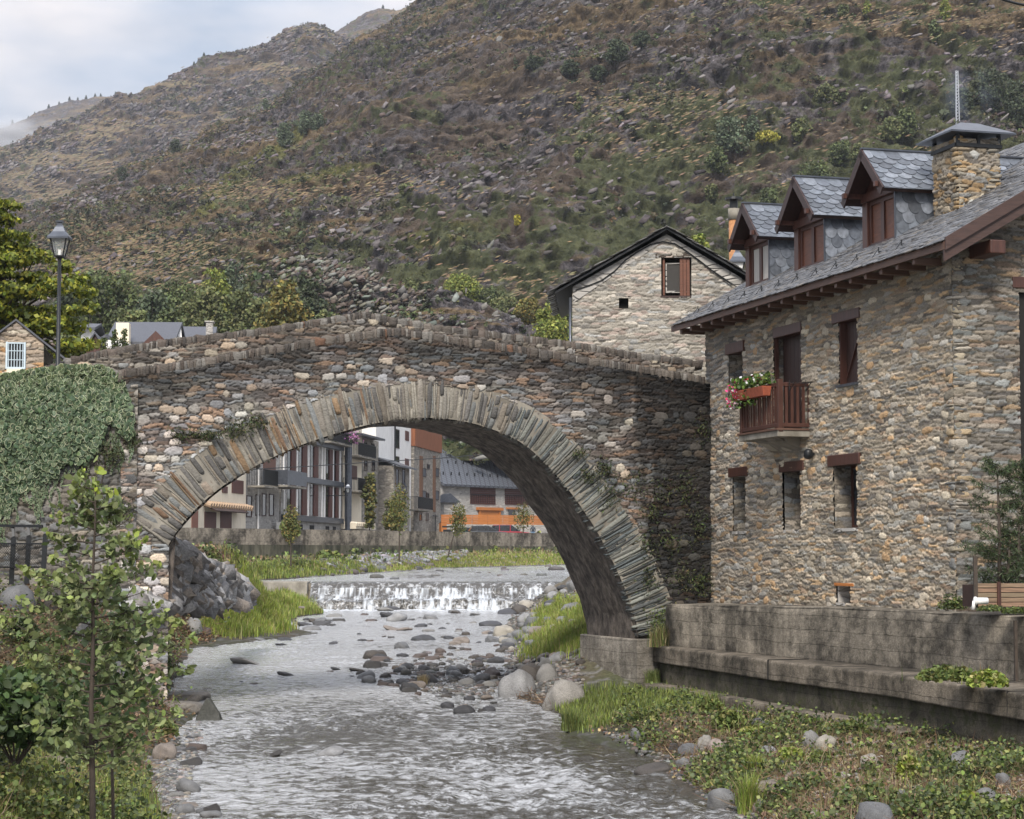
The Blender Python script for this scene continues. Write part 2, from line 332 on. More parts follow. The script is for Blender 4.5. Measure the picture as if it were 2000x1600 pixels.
COB=[(.30,.275,.235),(.36,.33,.28),(.26,.25,.235),(.33,.26,.19),(.22,.225,.22),(.40,.35,.27)]
# ================================================================== WATER LEVELS, BANKS, TERRAIN
def wz(Y):
    Y=np.asarray(Y,float); return np.where(Y<104.2,-3.4+.0094*(Y-25),-1.37+.021*(np.minimum(Y,150)-105)+.006*np.maximum(Y-150,0))
def wl(px,py):
    r=ray(px,py)[2]; Y=-3.635/(r-.0094)
    if Y>103 or Y<0: Y=(-1.37-.021*105)/(r-.021)
    return ray(px,py)*Y
_L=[(330,1600),(300,1490),(375,1405),(335,1350),(365,1270),(430,1232),(625,1200),(620,1187)]
_LU=[(470,1136),(650,1125),(860,1111),(1100,1104)]
_R=[(1450,1600),(1400,1560),(1250,1475),(1130,1430),(1075,1402),(985,1352),(1010,1290),(985,1232),(1012,1192)]
L_=[wl(*q)[:2] for q in _L]; R_=[wl(*q)[:2] for q in _R]
LX=[(10,-3.0),(20,-3.6)]+[(p[1],p[0]) for p in L_]+[(104,-9.9),(104.3,-14.3)]+[(wl(*q)[1],wl(*q)[0]) for q in _LU[1:]]+[(200,30),(400,90)]
RX=[(10,2.2),(20,2.9)]+[(p[1],p[0]) for p in R_]+[(104,2.6),(120,6),(150,14),(200,60),(400,140)]
LX.sort();RX.sort()
def XL(Y): return np.interp(Y,[a for a,b in LX],[b for a,b in LX])
def XR(Y): return np.interp(Y,[a for a,b in RX],[b for a,b in RX])
TY=[10,20,35,41,47,50,75,88,98,104,110,130,160,400]
TF=[.5,.5,.6,.5,.5,.5,.8,1,3.6,4,.8,1,1,1]; TW=[3,3,3,2.2,.9,2.2,2.5,2.3,2.5,2.5,9,12,12,12]; TP=[-2.3,-2.2,-1.5,-.8,.05,.3,.3,.2,.2,.2,-.75,-.6,.15,.2]
UR=(-.6,.8)
WA=at(356,1031,132)[:2]; WB=at(1075,1041.5,166)[:2]; wd=(WB-WA)/np.linalg.norm(WB-WA); wn=np.array((wd[1],-wd[0]))
def gz(X,Y):
    X=np.asarray(X,float);Y=np.asarray(Y,float)
    w=wz(Y); xl=XL(Y)+.5*(vn(X*0+3,Y*.5,3)-.5)*1.2; xr=XR(Y)+.6*(vn(X*0+9,Y*.45,4)-.5)*1.2
    dl=xl-X; dr=X-xr
    n=.16*(fbm(X*1.3,Y*1.3,3,21)-.5)+.10*(vn(X*3.3,Y*3.3,22)-.5)
    f=np.interp(Y,TY,TF);wd_=np.interp(Y,TY,TW);P=np.interp(Y,TY,TP)
    tl=dl/np.maximum(f,.1)
    left=w+.06+.45*sst(0,1,dl/1.6)*np.where(Y>80,1.2,.8)+(P-w-.4)*sst(0,1,(dl-f)/wd_)*1.0
    PR=np.interp(Y,[10,30,46,50,100,104,115,400],[-2.95,-2.95,-3.0,-1.4,-.6,-.5,.4,1.5]); WR=np.interp(Y,[10,46,50,100],[6,5,4,4])
    right=w+.04+.22*sst(0,1.2,dr)+(PR-w-.25)*sst(0,1,dr/WR)
    bed=w-.35*sst(0,.8,np.minimum(-dl,-dr))-.03
    z=np.where(dl>0,left+n*sst(0,1,dl),np.where(dr>0,right+n*sst(0,1.2,dr),bed))
    beh=(X-WA[0])*wn[0]+(Y-WA[1])*wn[1]   # >0 on the river side of the far wall
    z=np.where((Y>112)&(beh<-5)&(X<XL(Y)),1.5,z)
    return z
def ghit(px,py,y0=14,y1=175):
    Y=np.geomspace(y0,y1,2500); r=ray(px,py); z=r[2]*Y; g=np.maximum(gz(r[0]*Y,Y),wz(Y)-.0)
    k=np.argmax(z<g); 
    return r*Y[k]
# terrain sheet near the river
ys=np.concatenate([np.linspace(9,60,300),np.linspace(60.3,112,170),np.linspace(112.5,300,240)])
def terr_cols(c):
    return c
NX=420
X=np.zeros((len(ys),NX)); 
for i,y in enumerate(ys):
    xl,xr=XL(y),XR(y); 
    X[i]=np.concatenate([np.linspace(-130,xl-14-.02*y,40),np.linspace(xl-13.8-.02*y,xl+.8,170),np.linspace(xl+.9,xr-.9,30),np.linspace(xr-.8,xr+13,140),np.linspace(xr+13.5,150,40)])
Yg=np.repeat(ys[:,None],NX,1); Zg=gz(X,Yg)
V=np.stack([X,Yg,Zg],-1); I=np.arange(len(ys)*NX).reshape(len(ys),NX); F=np.stack([I[:-1,:-1],I[:-1,1:],I[1:,1:],I[1:,:-1]],-1).reshape(-1,4)
nn=fbm(X*.9,Yg*.9,4,31); n2=vn(X*7,Yg*7,32); n3=fbm(X*.35,Yg*.35,3,33)
c=np.stack([.065+.05*nn,.055+.035*nn,.038+.02*nn],-1)
g_=sst(.45,.62,n3)[...,None]; c=c*(1-g_*.6)+np.array((.05,.07,.02))*g_*.6
pb=(n2>.72)[...,None]; c=np.where(pb,np.array((.17,.165,.155))*(.6+.6*nn[...,None]),c)
wet=sst(.45,.0,Zg-wz(Yg))[...,None]; c=c*(1-.55*wet)
grav=((Yg>112)&(Zg<1.4))[...,None]; c=np.where(grav,np.array((.17,.165,.16))*(.4+.9*n2[...,None]),c)
stt=((Yg>112)&(Zg>1.4))[...,None]; c=np.where(stt,np.array((.11,.105,.10)),c)
M['ground']=mat('bank_soil',(0,0,0),.95,var=.4,scale=(5,5,5),bump=.8,vc=True,dist=.06)
tag(mk('ground',V.reshape(-1,3),F,M['ground'],col=c.reshape(-1,3),smooth=True),kind='structure')
# ---- water
def watermat():
    m,t,b=newmat('river_water'); N=t.nodes.new; K=t.links.new
    a=N('ShaderNodeAttribute'); a.attribute_name='col'; sp=N('ShaderNodeSeparateColor'); K(a.outputs['Color'],sp.inputs[0])
    tc=N('ShaderNodeTexCoord'); mp=N('ShaderNodeMapping'); mp.inputs['Scale'].default_value=(3.2,3.0,4)
    nz=N('ShaderNodeTexNoise'); nz.inputs['Scale'].default_value=1; nz.inputs['Detail'].default_value=5; nz.inputs['Roughness'].default_value=.6; nz.inputs['Distortion'].default_value=.6
    K(tc.outputs['Object'],mp.inputs[0]); K(mp.outputs[0],nz.inputs['Vector'])
    bp=N('ShaderNodeBump'); bp.inputs['Strength'].default_value=1.0; bp.inputs['Distance'].default_value=.09; K(nz.outputs[0],bp.inputs['Height']); K(bp.outputs[0],b.inputs['Normal'])
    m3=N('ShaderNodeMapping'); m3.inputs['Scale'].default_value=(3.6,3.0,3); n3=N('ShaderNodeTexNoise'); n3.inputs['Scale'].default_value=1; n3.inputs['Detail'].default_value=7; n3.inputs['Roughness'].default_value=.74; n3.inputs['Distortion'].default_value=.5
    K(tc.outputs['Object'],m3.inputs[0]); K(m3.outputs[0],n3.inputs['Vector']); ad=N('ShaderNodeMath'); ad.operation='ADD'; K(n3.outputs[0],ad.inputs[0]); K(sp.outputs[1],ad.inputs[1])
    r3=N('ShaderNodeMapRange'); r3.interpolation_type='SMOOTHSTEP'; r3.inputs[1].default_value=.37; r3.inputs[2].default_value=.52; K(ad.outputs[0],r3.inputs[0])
    w3=N('ShaderNodeMix'); w3.data_type='RGBA'; w3.inputs[6].default_value=(.045,.040,.031,1); w3.inputs[7].default_value=(.39,.40,.41,1); K(r3.outputs[0],w3.inputs[0])  # silver streaks: sky reflection painted into the base colour, over dark water
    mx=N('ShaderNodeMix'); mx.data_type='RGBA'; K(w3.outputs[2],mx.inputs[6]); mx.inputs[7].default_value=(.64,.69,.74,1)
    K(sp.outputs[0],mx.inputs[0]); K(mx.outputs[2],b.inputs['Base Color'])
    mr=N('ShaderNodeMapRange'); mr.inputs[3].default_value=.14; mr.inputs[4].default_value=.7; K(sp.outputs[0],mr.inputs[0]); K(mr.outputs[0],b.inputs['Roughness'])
    b.inputs['IOR'].default_value=1.45; b.inputs['Specular IOR Level'].default_value=.9
    return m
M['water']=watermat()
def sky_sheen(X,Y):  # how much painted sky reflection each stretch of water carries
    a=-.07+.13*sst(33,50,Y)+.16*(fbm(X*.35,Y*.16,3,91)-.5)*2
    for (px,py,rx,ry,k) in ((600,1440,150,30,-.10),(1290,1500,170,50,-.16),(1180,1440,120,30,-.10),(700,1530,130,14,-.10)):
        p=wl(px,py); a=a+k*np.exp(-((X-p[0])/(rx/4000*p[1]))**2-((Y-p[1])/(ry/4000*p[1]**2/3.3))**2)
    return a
def wgrid(Ys,tx):
    Yg=np.repeat(Ys[:,None],len(tx),1); Xg=Yg*tx[None]
    rif=fbm(Xg*.22+5,Yg*.10,3,61); A=.45+.6*sst(.42,.62,rif)
    h=.085*(fbm(Xg*1.5+.6*vn(Xg*.7,Yg*.5,60),Yg*.75,3,62)-.5)+.05*(rdg(Xg*3.4,Yg*1.7,3,63)-.55)+.028*(vn(Xg*9,Yg*4,64)-.5)
    h=h*A*1.15
    foam=sst(.66,.84,rif+.35*(vn(Xg*6,Yg*2.4,66)-.5))*sst(.54,.70,fbm(Xg*6,Yg*3.2,4,67))*.15
    foam=np.maximum(foam,sst(98,102.3,Yg)*sst(.40,.62,fbm(Xg*4,Yg*1.5,3,68))*(Yg<103)*.9)
    for (px,py,w_,hh) in ((1060,1565,170,20),(1200,1565,90,25),(560,1355,130,12),(740,1500,120,8),(880,1545,140,12),(500,1260,90,5),(690,1575,110,10)):
        p=wl(px,py); d=((Xg-p[0])/(w_/4000*p[1]*.5))**2+((Yg-p[1])/(hh*.5/4000*p[1]**2/3.3))**2
        foam=np.maximum(foam,np.exp(-d)*sst(.50,.66,fbm(Xg*9,Yg*5,4,69))*.12)
        h=h+.05*np.exp(-d)*(vn(Xg*6,Yg*3,70)-.3)
    Z=wz(Yg)+h; I=np.arange(Yg.size).reshape(Yg.shape)
    return np.stack([Xg,Yg,Z],-1).reshape(-1,3),np.stack([I[:-1,:-1],I[:-1,1:],I[1:,1:],I[1:,:-1]],-1).reshape(-1,4),np.stack([foam,sky_sheen(Xg,Yg),foam],-1).reshape(-1,3)
pyw=np.linspace(1640,1186,620); Yw=np.concatenate([np.linspace(10,23,30),-3.635/((1085-pyw)/4000-.0094)]); Yw=Yw[(Yw<102.6)]
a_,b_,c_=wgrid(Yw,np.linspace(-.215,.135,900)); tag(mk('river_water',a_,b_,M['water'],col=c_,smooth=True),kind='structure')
Yu=np.concatenate([np.linspace(105.0,150,150),np.linspace(151,260,60)])
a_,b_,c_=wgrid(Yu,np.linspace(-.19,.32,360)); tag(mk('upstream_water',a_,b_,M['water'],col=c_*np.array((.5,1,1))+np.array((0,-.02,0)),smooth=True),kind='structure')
# ---- weir: stepped concrete sill with the falling sheet
wx0,wx1=-14.6,3.6
weir=thing('weir','low stepped concrete weir across the river beyond the arch, water pouring over it','weir',(-5,105,-2.6))
m_=MB()
m_.hexa([(wx0,103.4,-3.2),(wx1,103.4,-3.2),(wx1,105.5,-3.2),(wx0,105.5,-3.2),(wx0,104.6,-1.41),(wx1,104.6,-1.41),(wx1,105.5,-1.41),(wx0,105.5,-1.41)])
m_.hexa([(-10.7,102.5,-3.2),(wx1,102.5,-3.2),(wx1,103.6,-3.2),(-10.7,103.6,-3.2),(-10.7,102.7,-2.24),(wx1,102.7,-2.24),(wx1,103.6,-2.24),(-10.7,103.6,-2.24)])
m_.build('sill',M['conc'],weir,bevel=.04)
m_=MB(); m_.hexa([(-14.9,103.6,-3.2),(-10.35,103.6,-3.2),(-10.35,105.7,-3.2),(-14.9,105.7,-3.2),(-14.9,103.9,-1.33),(-10.35,103.9,-1.33),(-10.35,105.7,-1.30),(-14.9,105.7,-1.30)])
m_.build('abutment',M['conclight'],weir,bevel=.04)
xs=np.linspace(-10.2,3.2,760); pr=[(105.6,-1.34),(104.75,-1.36),(104.45,-1.42),(104.2,-1.65),(103.95,-1.95),(103.7,-2.12),(103.3,-2.16),(102.85,-2.19),(102.62,-2.26),(102.5,-2.5),(102.4,-2.72)]
T=np.linspace(0,len(pr)-1,90); py_=np.interp(T,range(len(pr)),[a for a,b in pr]); pz_=np.interp(T,range(len(pr)),[b for a,b in pr])
XX,TT=np.meshgrid(xs,T); YY=np.repeat(py_[:,None],len(xs),1); ZZ=np.repeat(pz_[:,None],len(xs),1)
th=vn(XX*1.1,XX*0,80); nz_=.10*(vn(XX*5,TT*1.2,81)-.5)+.05*(vn(XX*13,TT*2.5,82)-.5)+.25*(vn(XX*.9,TT*0,83)-.5)*sst(3,5,TT)
YY=YY-np.abs(nz_)*1.2-.12*sst(2,4,TT); ZZ=ZZ+nz_*.5*sst(2,3,TT)
st_=.6*vn(XX*4+.5*vn(XX*1.5,TT*.6,88),TT*.35,84)+.4*vn(XX*13,TT*.6,85); thr=np.interp(XX[0],[-10.2,-9.7,-8.5,-6,-3,-1,0.2,1.0,2.0,3.2],[.62,.45,.36,.40,.33,.30,.50,.40,.28,.3])[None]
fo=.92*sst(-.06,.42,st_-thr-.20*(TT<3)-.05*(TT>5)-.09+.16*(fbm(XX*.8,TT*.3,3,87)-.5)+.14*sst(8.0,10,TT)+.10*sst(4.6,5.6,TT)*sst(7.6,6.8,TT)+.15*sst(8,10,TT)*0)*sst(1.6,2.8,TT)
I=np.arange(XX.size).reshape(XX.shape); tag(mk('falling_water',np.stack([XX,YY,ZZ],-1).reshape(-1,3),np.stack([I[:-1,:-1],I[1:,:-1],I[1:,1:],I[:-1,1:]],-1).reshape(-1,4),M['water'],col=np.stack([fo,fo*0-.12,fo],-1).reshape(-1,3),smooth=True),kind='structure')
# ================================================================== MOUNTAINS
def hillmat(name='mountain_side',S=1.0,ro_=0.0):
    m,t,b=newmat(name); N=t.nodes.new; K=t.links.new
    tc=N('ShaderNodeTexCoord')
    def noise(sc,rot=(0,0,0),det=6,ro=.6,dis=0):
        mp=N('ShaderNodeMapping'); mp.inputs['Scale'].default_value=tuple(S*x for x in sc); mp.inputs['Rotation'].default_value=rot
        n=N('ShaderNodeTexNoise'); n.inputs['Scale'].default_value=1; n.inputs['Detail'].default_value=det; n.inputs['Roughness'].default_value=ro; n.inputs['Distortion'].default_value=dis
        K(tc.outputs['Object'],mp.inputs[0]); K(mp.outputs[0],n.inputs['Vector']); return n.outputs[0]
    def ramp(s,a,b_):
        r=N('ShaderNodeMapRange'); r.inputs[1].default_value=a; r.inputs[2].default_value=b_; r.interpolation_type='SMOOTHSTEP'; K(s,r.inputs[0]); return r.outputs[0]
    def mix(f,A,B):
        x=N('ShaderNodeMix'); x.data_type='RGBA'; K(f,x.inputs[0])
        for i,q in ((6,A),(7,B)):
            if isinstance(q,tuple): x.inputs[i].default_value=(*q,1)
            else: K(q,x.inputs[i])
        return x.outputs[2]
    fine=noise((.35,.2,.35),det=8,ro=.72); mid=noise((.06,.03,.06),det=7,ro=.66,dis=.4)
    big=noise((.008,.004,.010),det=4,ro=.5); str_=noise((.012,.01,.085),rot=(0,math.radians(-24),0),det=7,ro=.65,dis=.3); sp=noise((.16,.09,.16),det=4,ro=.6)
    fstr=noise((.05,.04,.42),rot=(0,math.radians(-28),0),det=7,ro=.7,dis=.5)
    rock=mix(ramp(fine,.38,.62),(.045,.040,.041),(.20,.18,.182))
    soil=mix(ramp(mid,.4,.6),(.078,.058,.047),(.15,.116,.088))
    och=mix(ramp(fine,.35,.65),(.15,.112,.066),(.26,.19,.11))
    grn=mix(ramp(fine,.35,.65),(.065,.075,.036),(.135,.142,.07))
    c=mix(ramp(mid,.46+ro_,.54+ro_),rock,soil)
    c=mix(ramp(str_,.52+ro_,.58+ro_),c,och)
    c=mix(ramp(fstr,.60,.50),c,(.030,.027,.024)) if False else c
    dk_=N('ShaderNodeMapRange'); dk_.inputs[1].default_value=.38; dk_.inputs[2].default_value=.6; dk_.inputs[3].default_value=.55; dk_.inputs[4].default_value=1.18; K(fstr,dk_.inputs[0]); sv_=N('ShaderNodeVectorMath'); sv_.operation='SCALE'; K(c,sv_.inputs[0]); K(dk_.outputs[0],sv_.inputs['Scale']); c=sv_.outputs[0]
    A=N('ShaderNodeAttribute'); A.attribute_name='col'; sc=N('ShaderNodeSeparateColor'); K(A.outputs['Color'],sc.inputs[0])
    c2=mix(sc.outputs[1],c,mix(ramp(fine,.35,.65),(.10,.11,.03),(.20,.20,.055)))
    g=N('ShaderNodeMath'); g.operation='ADD'; K(sp,g.inputs[0]); 
    g2=N('ShaderNodeMath'); g2.operation='MULTIPLY'; K(sc.outputs[0],g2.inputs[0]); g2.inputs[1].default_value=.22; K(g2.outputs[0],g.inputs[1])
    c3=mix(ramp(g.outputs[0],.60,.69),c2,grn)
    K(c3,b.inputs['Base Color']); b.inputs['Roughness'].default_value=.95; b.inputs['Specular IOR Level'].default_value=.1
    bp=N('ShaderNodeBump'); bp.inputs['Strength'].default_value=1; bp.inputs['Distance'].default_value=8/S; K(mid,bp.inputs['Height'])
    b2=N('ShaderNodeBump'); b2.inputs['Strength'].default_value=.9; b2.inputs['Distance'].default_value=3.4/S; K(fine,b2.inputs['Height']); K(bp.outputs[0],b2.inputs['Normal'])
    K(b2.outputs[0],b.inputs['Normal'])
    return m
M['hill']=hillmat(); M['knoll']=hillmat('knoll_rock',2.6,.07)
HF={}
def hill(name,ridge,Yr,foot,Yf,nx,ny,amp,seed,px0=-260,px1=2300,power=.85,green=None):
    px=np.linspace(px0,px1,nx); ry=np.interp(px,[a for a,b in ridge],[b for a,b in ridge]); Yrr=np.interp(px,[a for a,b in Yr],[b for a,b in Yr])
    fy=np.interp(px,[a for a,b in foot],[b for a,b in foot])
    ry=ry+3.0*(fbm(px*.03,px*0,4,seed+5)-.5)*2+1.5*(vn(px*.2,px*0,seed+6)-.5)*2
    t=np.linspace(0,1,ny); t=np.concatenate([t,[1.03,1.08]])
    T,PX=np.meshgrid(t,px,indexing='ij'); Yr2=np.repeat(Yrr[None],len(t),0)
    Y=Yf*(Yr2/Yf)**(T**power) if False else Yf+(Yr2-Yf)*T
    s0=(1085-fy)/4000; s1=(1085-ry)/4000
    # image elevation slope as a function of T along a roughly straight mountain side
    z0=s0[None]*Yf; z1=s1[None]*Yr2; Z=z0+(z1-z0)*np.minimum(T,1)**power; Z=np.where(T>1,Z-(T-1)*Yr2*.4,Z)
    X=(PX-1000)/4000*Y
    e=sst(0,.06,T)
    u=X/Yf*7.0; v=Z/Yf*7.0
    r1=rdg(u*1.1+v*.9,v*1.4-u*.4,5,seed)-.55; r2=fbm(u*5,v*6,5,seed+1)-.5; r3=rdg(u*9-v*4,v*14,4,seed+2)-.5
    ter=np.abs(((v*16+u*5+2*vn(u*3,v*3,seed+9))%1)-.5)-.25
    D=amp*(1.1*r1+.55*r2+.30*r3+.22*ter)*e
    edge=1-.75*sst(.93,1.0,T)
    Y2=Y-D*edge*1.0; Z2=Z+D*.25*edge; X2=X
    V=np.stack([X2,Y2,Z2],-1); I=np.arange(T.size).reshape(T.shape); F=np.stack([I[:-1,:-1],I[:-1,1:],I[1:,1:],I[1:,:-1]],-1).reshape(-1,4)
    col=np.zeros(V.shape); low=sst(.35,.0,T); col[...,0]=np.clip(low+.8*(fbm(u*2,v*2,3,seed+3)-.42)*2,0,1)
    if green:
        PYs=1085-4000*Z2/Y2; PXs=1000+4000*X2/Y2
        for (gx,gy,rx,ryy,an) in green:
            ca,sa=math.cos(an),math.sin(an); dx=PXs-gx;dy=PYs-gy
            d=((dx*ca+dy*sa)/rx)**2+((-dx*sa+dy*ca)/ryy)**2+.9*(fbm(u*14,v*14,3,seed+4)-.5)*2
            col[...,1]=np.maximum(col[...,1],sst(1.2,.4,d)*.8)
    HF[name]=V
    o=mk(name,V.reshape(-1,3),F,M['knoll' if name=='rocky_knoll' else 'hill'],col=col.reshape(-1,3),smooth=True); return tag(o,kind='structure')
hill('mountain',[(-260,560),(0,430),(100,392),(200,345),(330,288),(420,250),(520,195),(640,112),(700,72),(790,5),(900,-60),(1200,-230),(2000,-560),(2300,-660)],
     [(-260,640),(700,800),(2300,900)],[(-260,780),(2300,780)],300,1250,800,17,200,green=[(450,345,95,22,-.75),(410,390,50,12,-.6),(640,330,110,10,-.2),(860,455,120,22,-.25),(1490,258,28,10,-.6),(560,270,60,18,-.8),(300,280,120,10,-.45)])
hill('mountain_shoulder',[(-260,350),(-100,300),(0,272),(60,255),(130,222),(200,188),(250,180),(300,156),(400,112),(500,78),(560,44),(600,30),(632,40),(660,70),(760,130),(1000,300)],[(-260,1350),(1000,1350)],[(-260,560),(300,420),(1000,420)],1050,520,200,40,300,px1=1000)
hill('far_peak',[(500,120),(640,56),(690,22),(712,8),(735,2),(760,5),(775,9),(800,-3),(850,-40),(1000,-60)],[(400,1900),(1000,1900)],[(400,250),(1000,250)],1600,200,80,30,400,px0=480,px1=1000)
hill('far_ridge',[(-260,330),(-60,262),(0,242),(60,213),(120,190),(170,180),(235,176),(300,200),(400,260)],[(-260,2300),(500,2300)],[(-260,420),(500,420)],1850,300,80,30,500,px0=-260,px1=420)
hill('rocky_knoll',[(330,760),(420,620),(450,585),(490,552),(520,518),(560,503),(600,508),(650,522),(690,524),(730,548),(770,566),(830,580),(900,586),(960,600),(1010,622),(1100,640),(1250,720)],[(300,285),(1300,290)],[(300,900),(1300,900)],255,520,260,11,600,px0=330,px1=1250,power=.6)
# ================================================================== BRIDGE
eb=np.array((math.cos(math.radians(20)),math.sin(math.radians(20)),0))
P0=at(1370,1085,47.0)
BR=Fr((P0[0],P0[1],0),eb)
intr=[(331,1066),(347,1037),(384,994),(437,950),(500,912),(550,888),(600,867),(660,848),(711,834),(779,821),(842,818),(900,824),(950,837),(1004,858),(1040,884),(1080,924),(1120,974),(1152,1020),(1180,1070),(1205,1120),(1225,1170),(1240,1215),(1246,1245)]
ip=np.array([BR.px(*q) for q in intr])
# smooth resample
def resamp(P,n):
    P=np.asarray(P);d=np.r_[0,np.cumsum(np.linalg.norm(np.diff(P,axis=0),axis=1))]; t=np.linspace(0,d[-1],n)
    return np.stack([np.interp(t,d,P[:,k]) for k in range(P.shape[1])],1)
I2=resamp(ip,200)
for _ in range(12): I2[1:-1]=(I2[:-2]+2*I2[1:-1]+I2[2:])/4
I2=resamp(I2,220)
tg=norm(np.gradient(I2,axis=0)); nrm_=np.stack([-tg[:,1],tg[:,0]],1)  # outward (up)
nrm_[0:3]=nrm_[3]
thk=np.interp(np.arange(220),[0,60,110,150,219],[.98,.92,.80,.86,1.0])
EX=I2+nrm_*thk[:,None]
nearp=[(225,723),(300,714),(400,700),(500,682),(560,672),(640,658),(700,650),(740,644),(779,641),(830,648),(900,660),(1000,674),(1121,694),(1250,714),(1375,736)]
farp=[(40,726),(100,712),(170,690),(250,676),(350,660),(500,643),(600,627),(711,609),(780,622),(860,636),(1000,653),(1117,667),(1250,690),(1370,705)]
BW=2.9
np_=np.array([BR.px(*q) for q in nearp]); fp_=np.array([BR.px(px,py,-BW) for px,py in farp])
bridge=thing('stone_bridge','humpbacked single-arch rubble stone bridge spanning the river','bridge',tuple(BR.P(-7,-3)))
op_=np.vstack([I2+nrm_*(thk*.93)[:,None]]); 
opl=[tuple(x) for x in op_]+[(op_[-1][0],-9),(I2[0][0]-.01,-9),(I2[0][0]-.01,I2[0][1])]
topz=lambda u: np.interp(u,np_[:,0],np_[:,1])
def bmask(U,Z): return (Z<topz(U)-.16)&(~pip(U,Z,opl))
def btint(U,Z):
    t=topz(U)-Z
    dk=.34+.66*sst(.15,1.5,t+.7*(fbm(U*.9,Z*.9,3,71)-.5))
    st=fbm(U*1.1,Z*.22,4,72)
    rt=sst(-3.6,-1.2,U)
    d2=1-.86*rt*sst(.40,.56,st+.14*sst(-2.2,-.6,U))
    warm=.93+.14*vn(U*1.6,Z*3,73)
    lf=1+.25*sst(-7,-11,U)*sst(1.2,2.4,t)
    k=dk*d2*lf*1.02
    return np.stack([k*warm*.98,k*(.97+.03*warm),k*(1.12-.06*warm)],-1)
ul=BR.px(238,722)[0]
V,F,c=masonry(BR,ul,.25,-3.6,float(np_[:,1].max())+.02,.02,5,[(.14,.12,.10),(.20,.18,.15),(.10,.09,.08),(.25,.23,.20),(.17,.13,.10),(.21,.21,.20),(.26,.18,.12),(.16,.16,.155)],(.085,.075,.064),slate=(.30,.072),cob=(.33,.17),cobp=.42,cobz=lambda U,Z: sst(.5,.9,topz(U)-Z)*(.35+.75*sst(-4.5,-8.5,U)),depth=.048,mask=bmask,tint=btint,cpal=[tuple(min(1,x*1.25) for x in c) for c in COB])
mk('spandrel_wall',V,F,M['slatewall'],bridge,col=c)
# far parapet, inner face to the camera
FR2=Fr(BR.P(0,0,-BW),eb); ftop=lambda u: np.interp(u,fp_[:,0],fp_[:,1])
V,F,c=masonry(FR2,fp_[0,0],1.2,2.3,float(fp_[:,1].max()),.022,6,[(.13,.11,.095),(.18,.155,.125),(.10,.09,.08),(.24,.22,.19),(.17,.125,.095)],(.09,.08,.07),slate=(.34,.07),cob=(.3,.17),cobp=.3,depth=.05,mask=lambda U,Z:(Z<ftop(U)-.15)&(Z>np.where((U>I2[0,0])&(U<I2[-1,0]),np.interp(U,I2[:,0],I2[:,1])+.12,-9)),cpal=COB,tint=lambda U,Z:np.repeat((.75+.4*vn(U*1.2,Z*1.2,8))[...,None],3,-1))
mk('far_parapet_face',V,F,M['slatewall'],bridge,col=c)
# solid core of the bridge: deck, inner and outer backing
m_=MB(); uu=np.linspace(ul,.9,60)
ev=np.interp(uu,EX[:,0][:200],EX[:,1][:200])
def strip(m_,uu,ztop,zbot,d0,d1):
    V=[];F=[]
    for u,a,b in zip(uu,ztop,zbot): V+= [BR.P(u,b,d0),BR.P(u,a,d0),BR.P(u,a,d1),BR.P(u,b,d1)]
    for i in range(len(uu)-1):
        k=i*4
        for e in range(4): F.append((k+e,k+(e+1)%4,k+4+(e+1)%4,k+4+e))
    F+=[(0,3,2,1),(len(V)-4,len(V)-3,len(V)-2,len(V)-1)]
    m_.add(V,F)
inner=np.interp(uu,I2[:,0],I2[:,1]); inside=(uu>I2[0,0])&(uu<I2[-1,0])
zb=np.where(inside,inner+.12,-3.6)
strip(m_,uu,topz(uu)-1.0,zb,-.10,-BW+.06)   # fill under the deck
strip(m_,uu,topz(uu)-.2,topz(uu)-1.05,-.06,-.42)  # near parapet back
uf=np.linspace(fp_[0,0],1.2,60)
fin=np.interp(uf,I2[:,0],I2[:,1]); strip(m_,uf,ftop(uf)-.15,np.where((uf>I2[0,0])&(uf<I2[-1,0]),np.maximum(fin+.15,1.9),1.9),-BW-.03,-BW-.42)
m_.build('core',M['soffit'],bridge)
# barrel soffit
S=I2; nw=26; V=[]
dd=np.linspace(.03,-BW-.05,nw)
G=np.zeros((len(S),nw,3))
for j,d in enumerate(dd):
    nn_=.05*(fbm(S[:,0]*2+d,S[:,1]*2+np.full(len(S),d*2),3,44)-.5)
    q=S+nrm_*(nn_*2-.0)[:,None]
    G[:,j]=BR.o+q[:,0:1]*BR.u+q[:,1:2]*np.array((0,0,1.))+d*BR.n
I=np.arange(len(S)*nw).reshape(len(S),nw); F=np.stack([I[:-1,:-1],I[:-1,1:],I[1:,1:],I[1:,:-1]],-1).reshape(-1,4)
mk('arch_soffit',G.reshape(-1,3),F,M['soffit'],bridge,smooth=True)
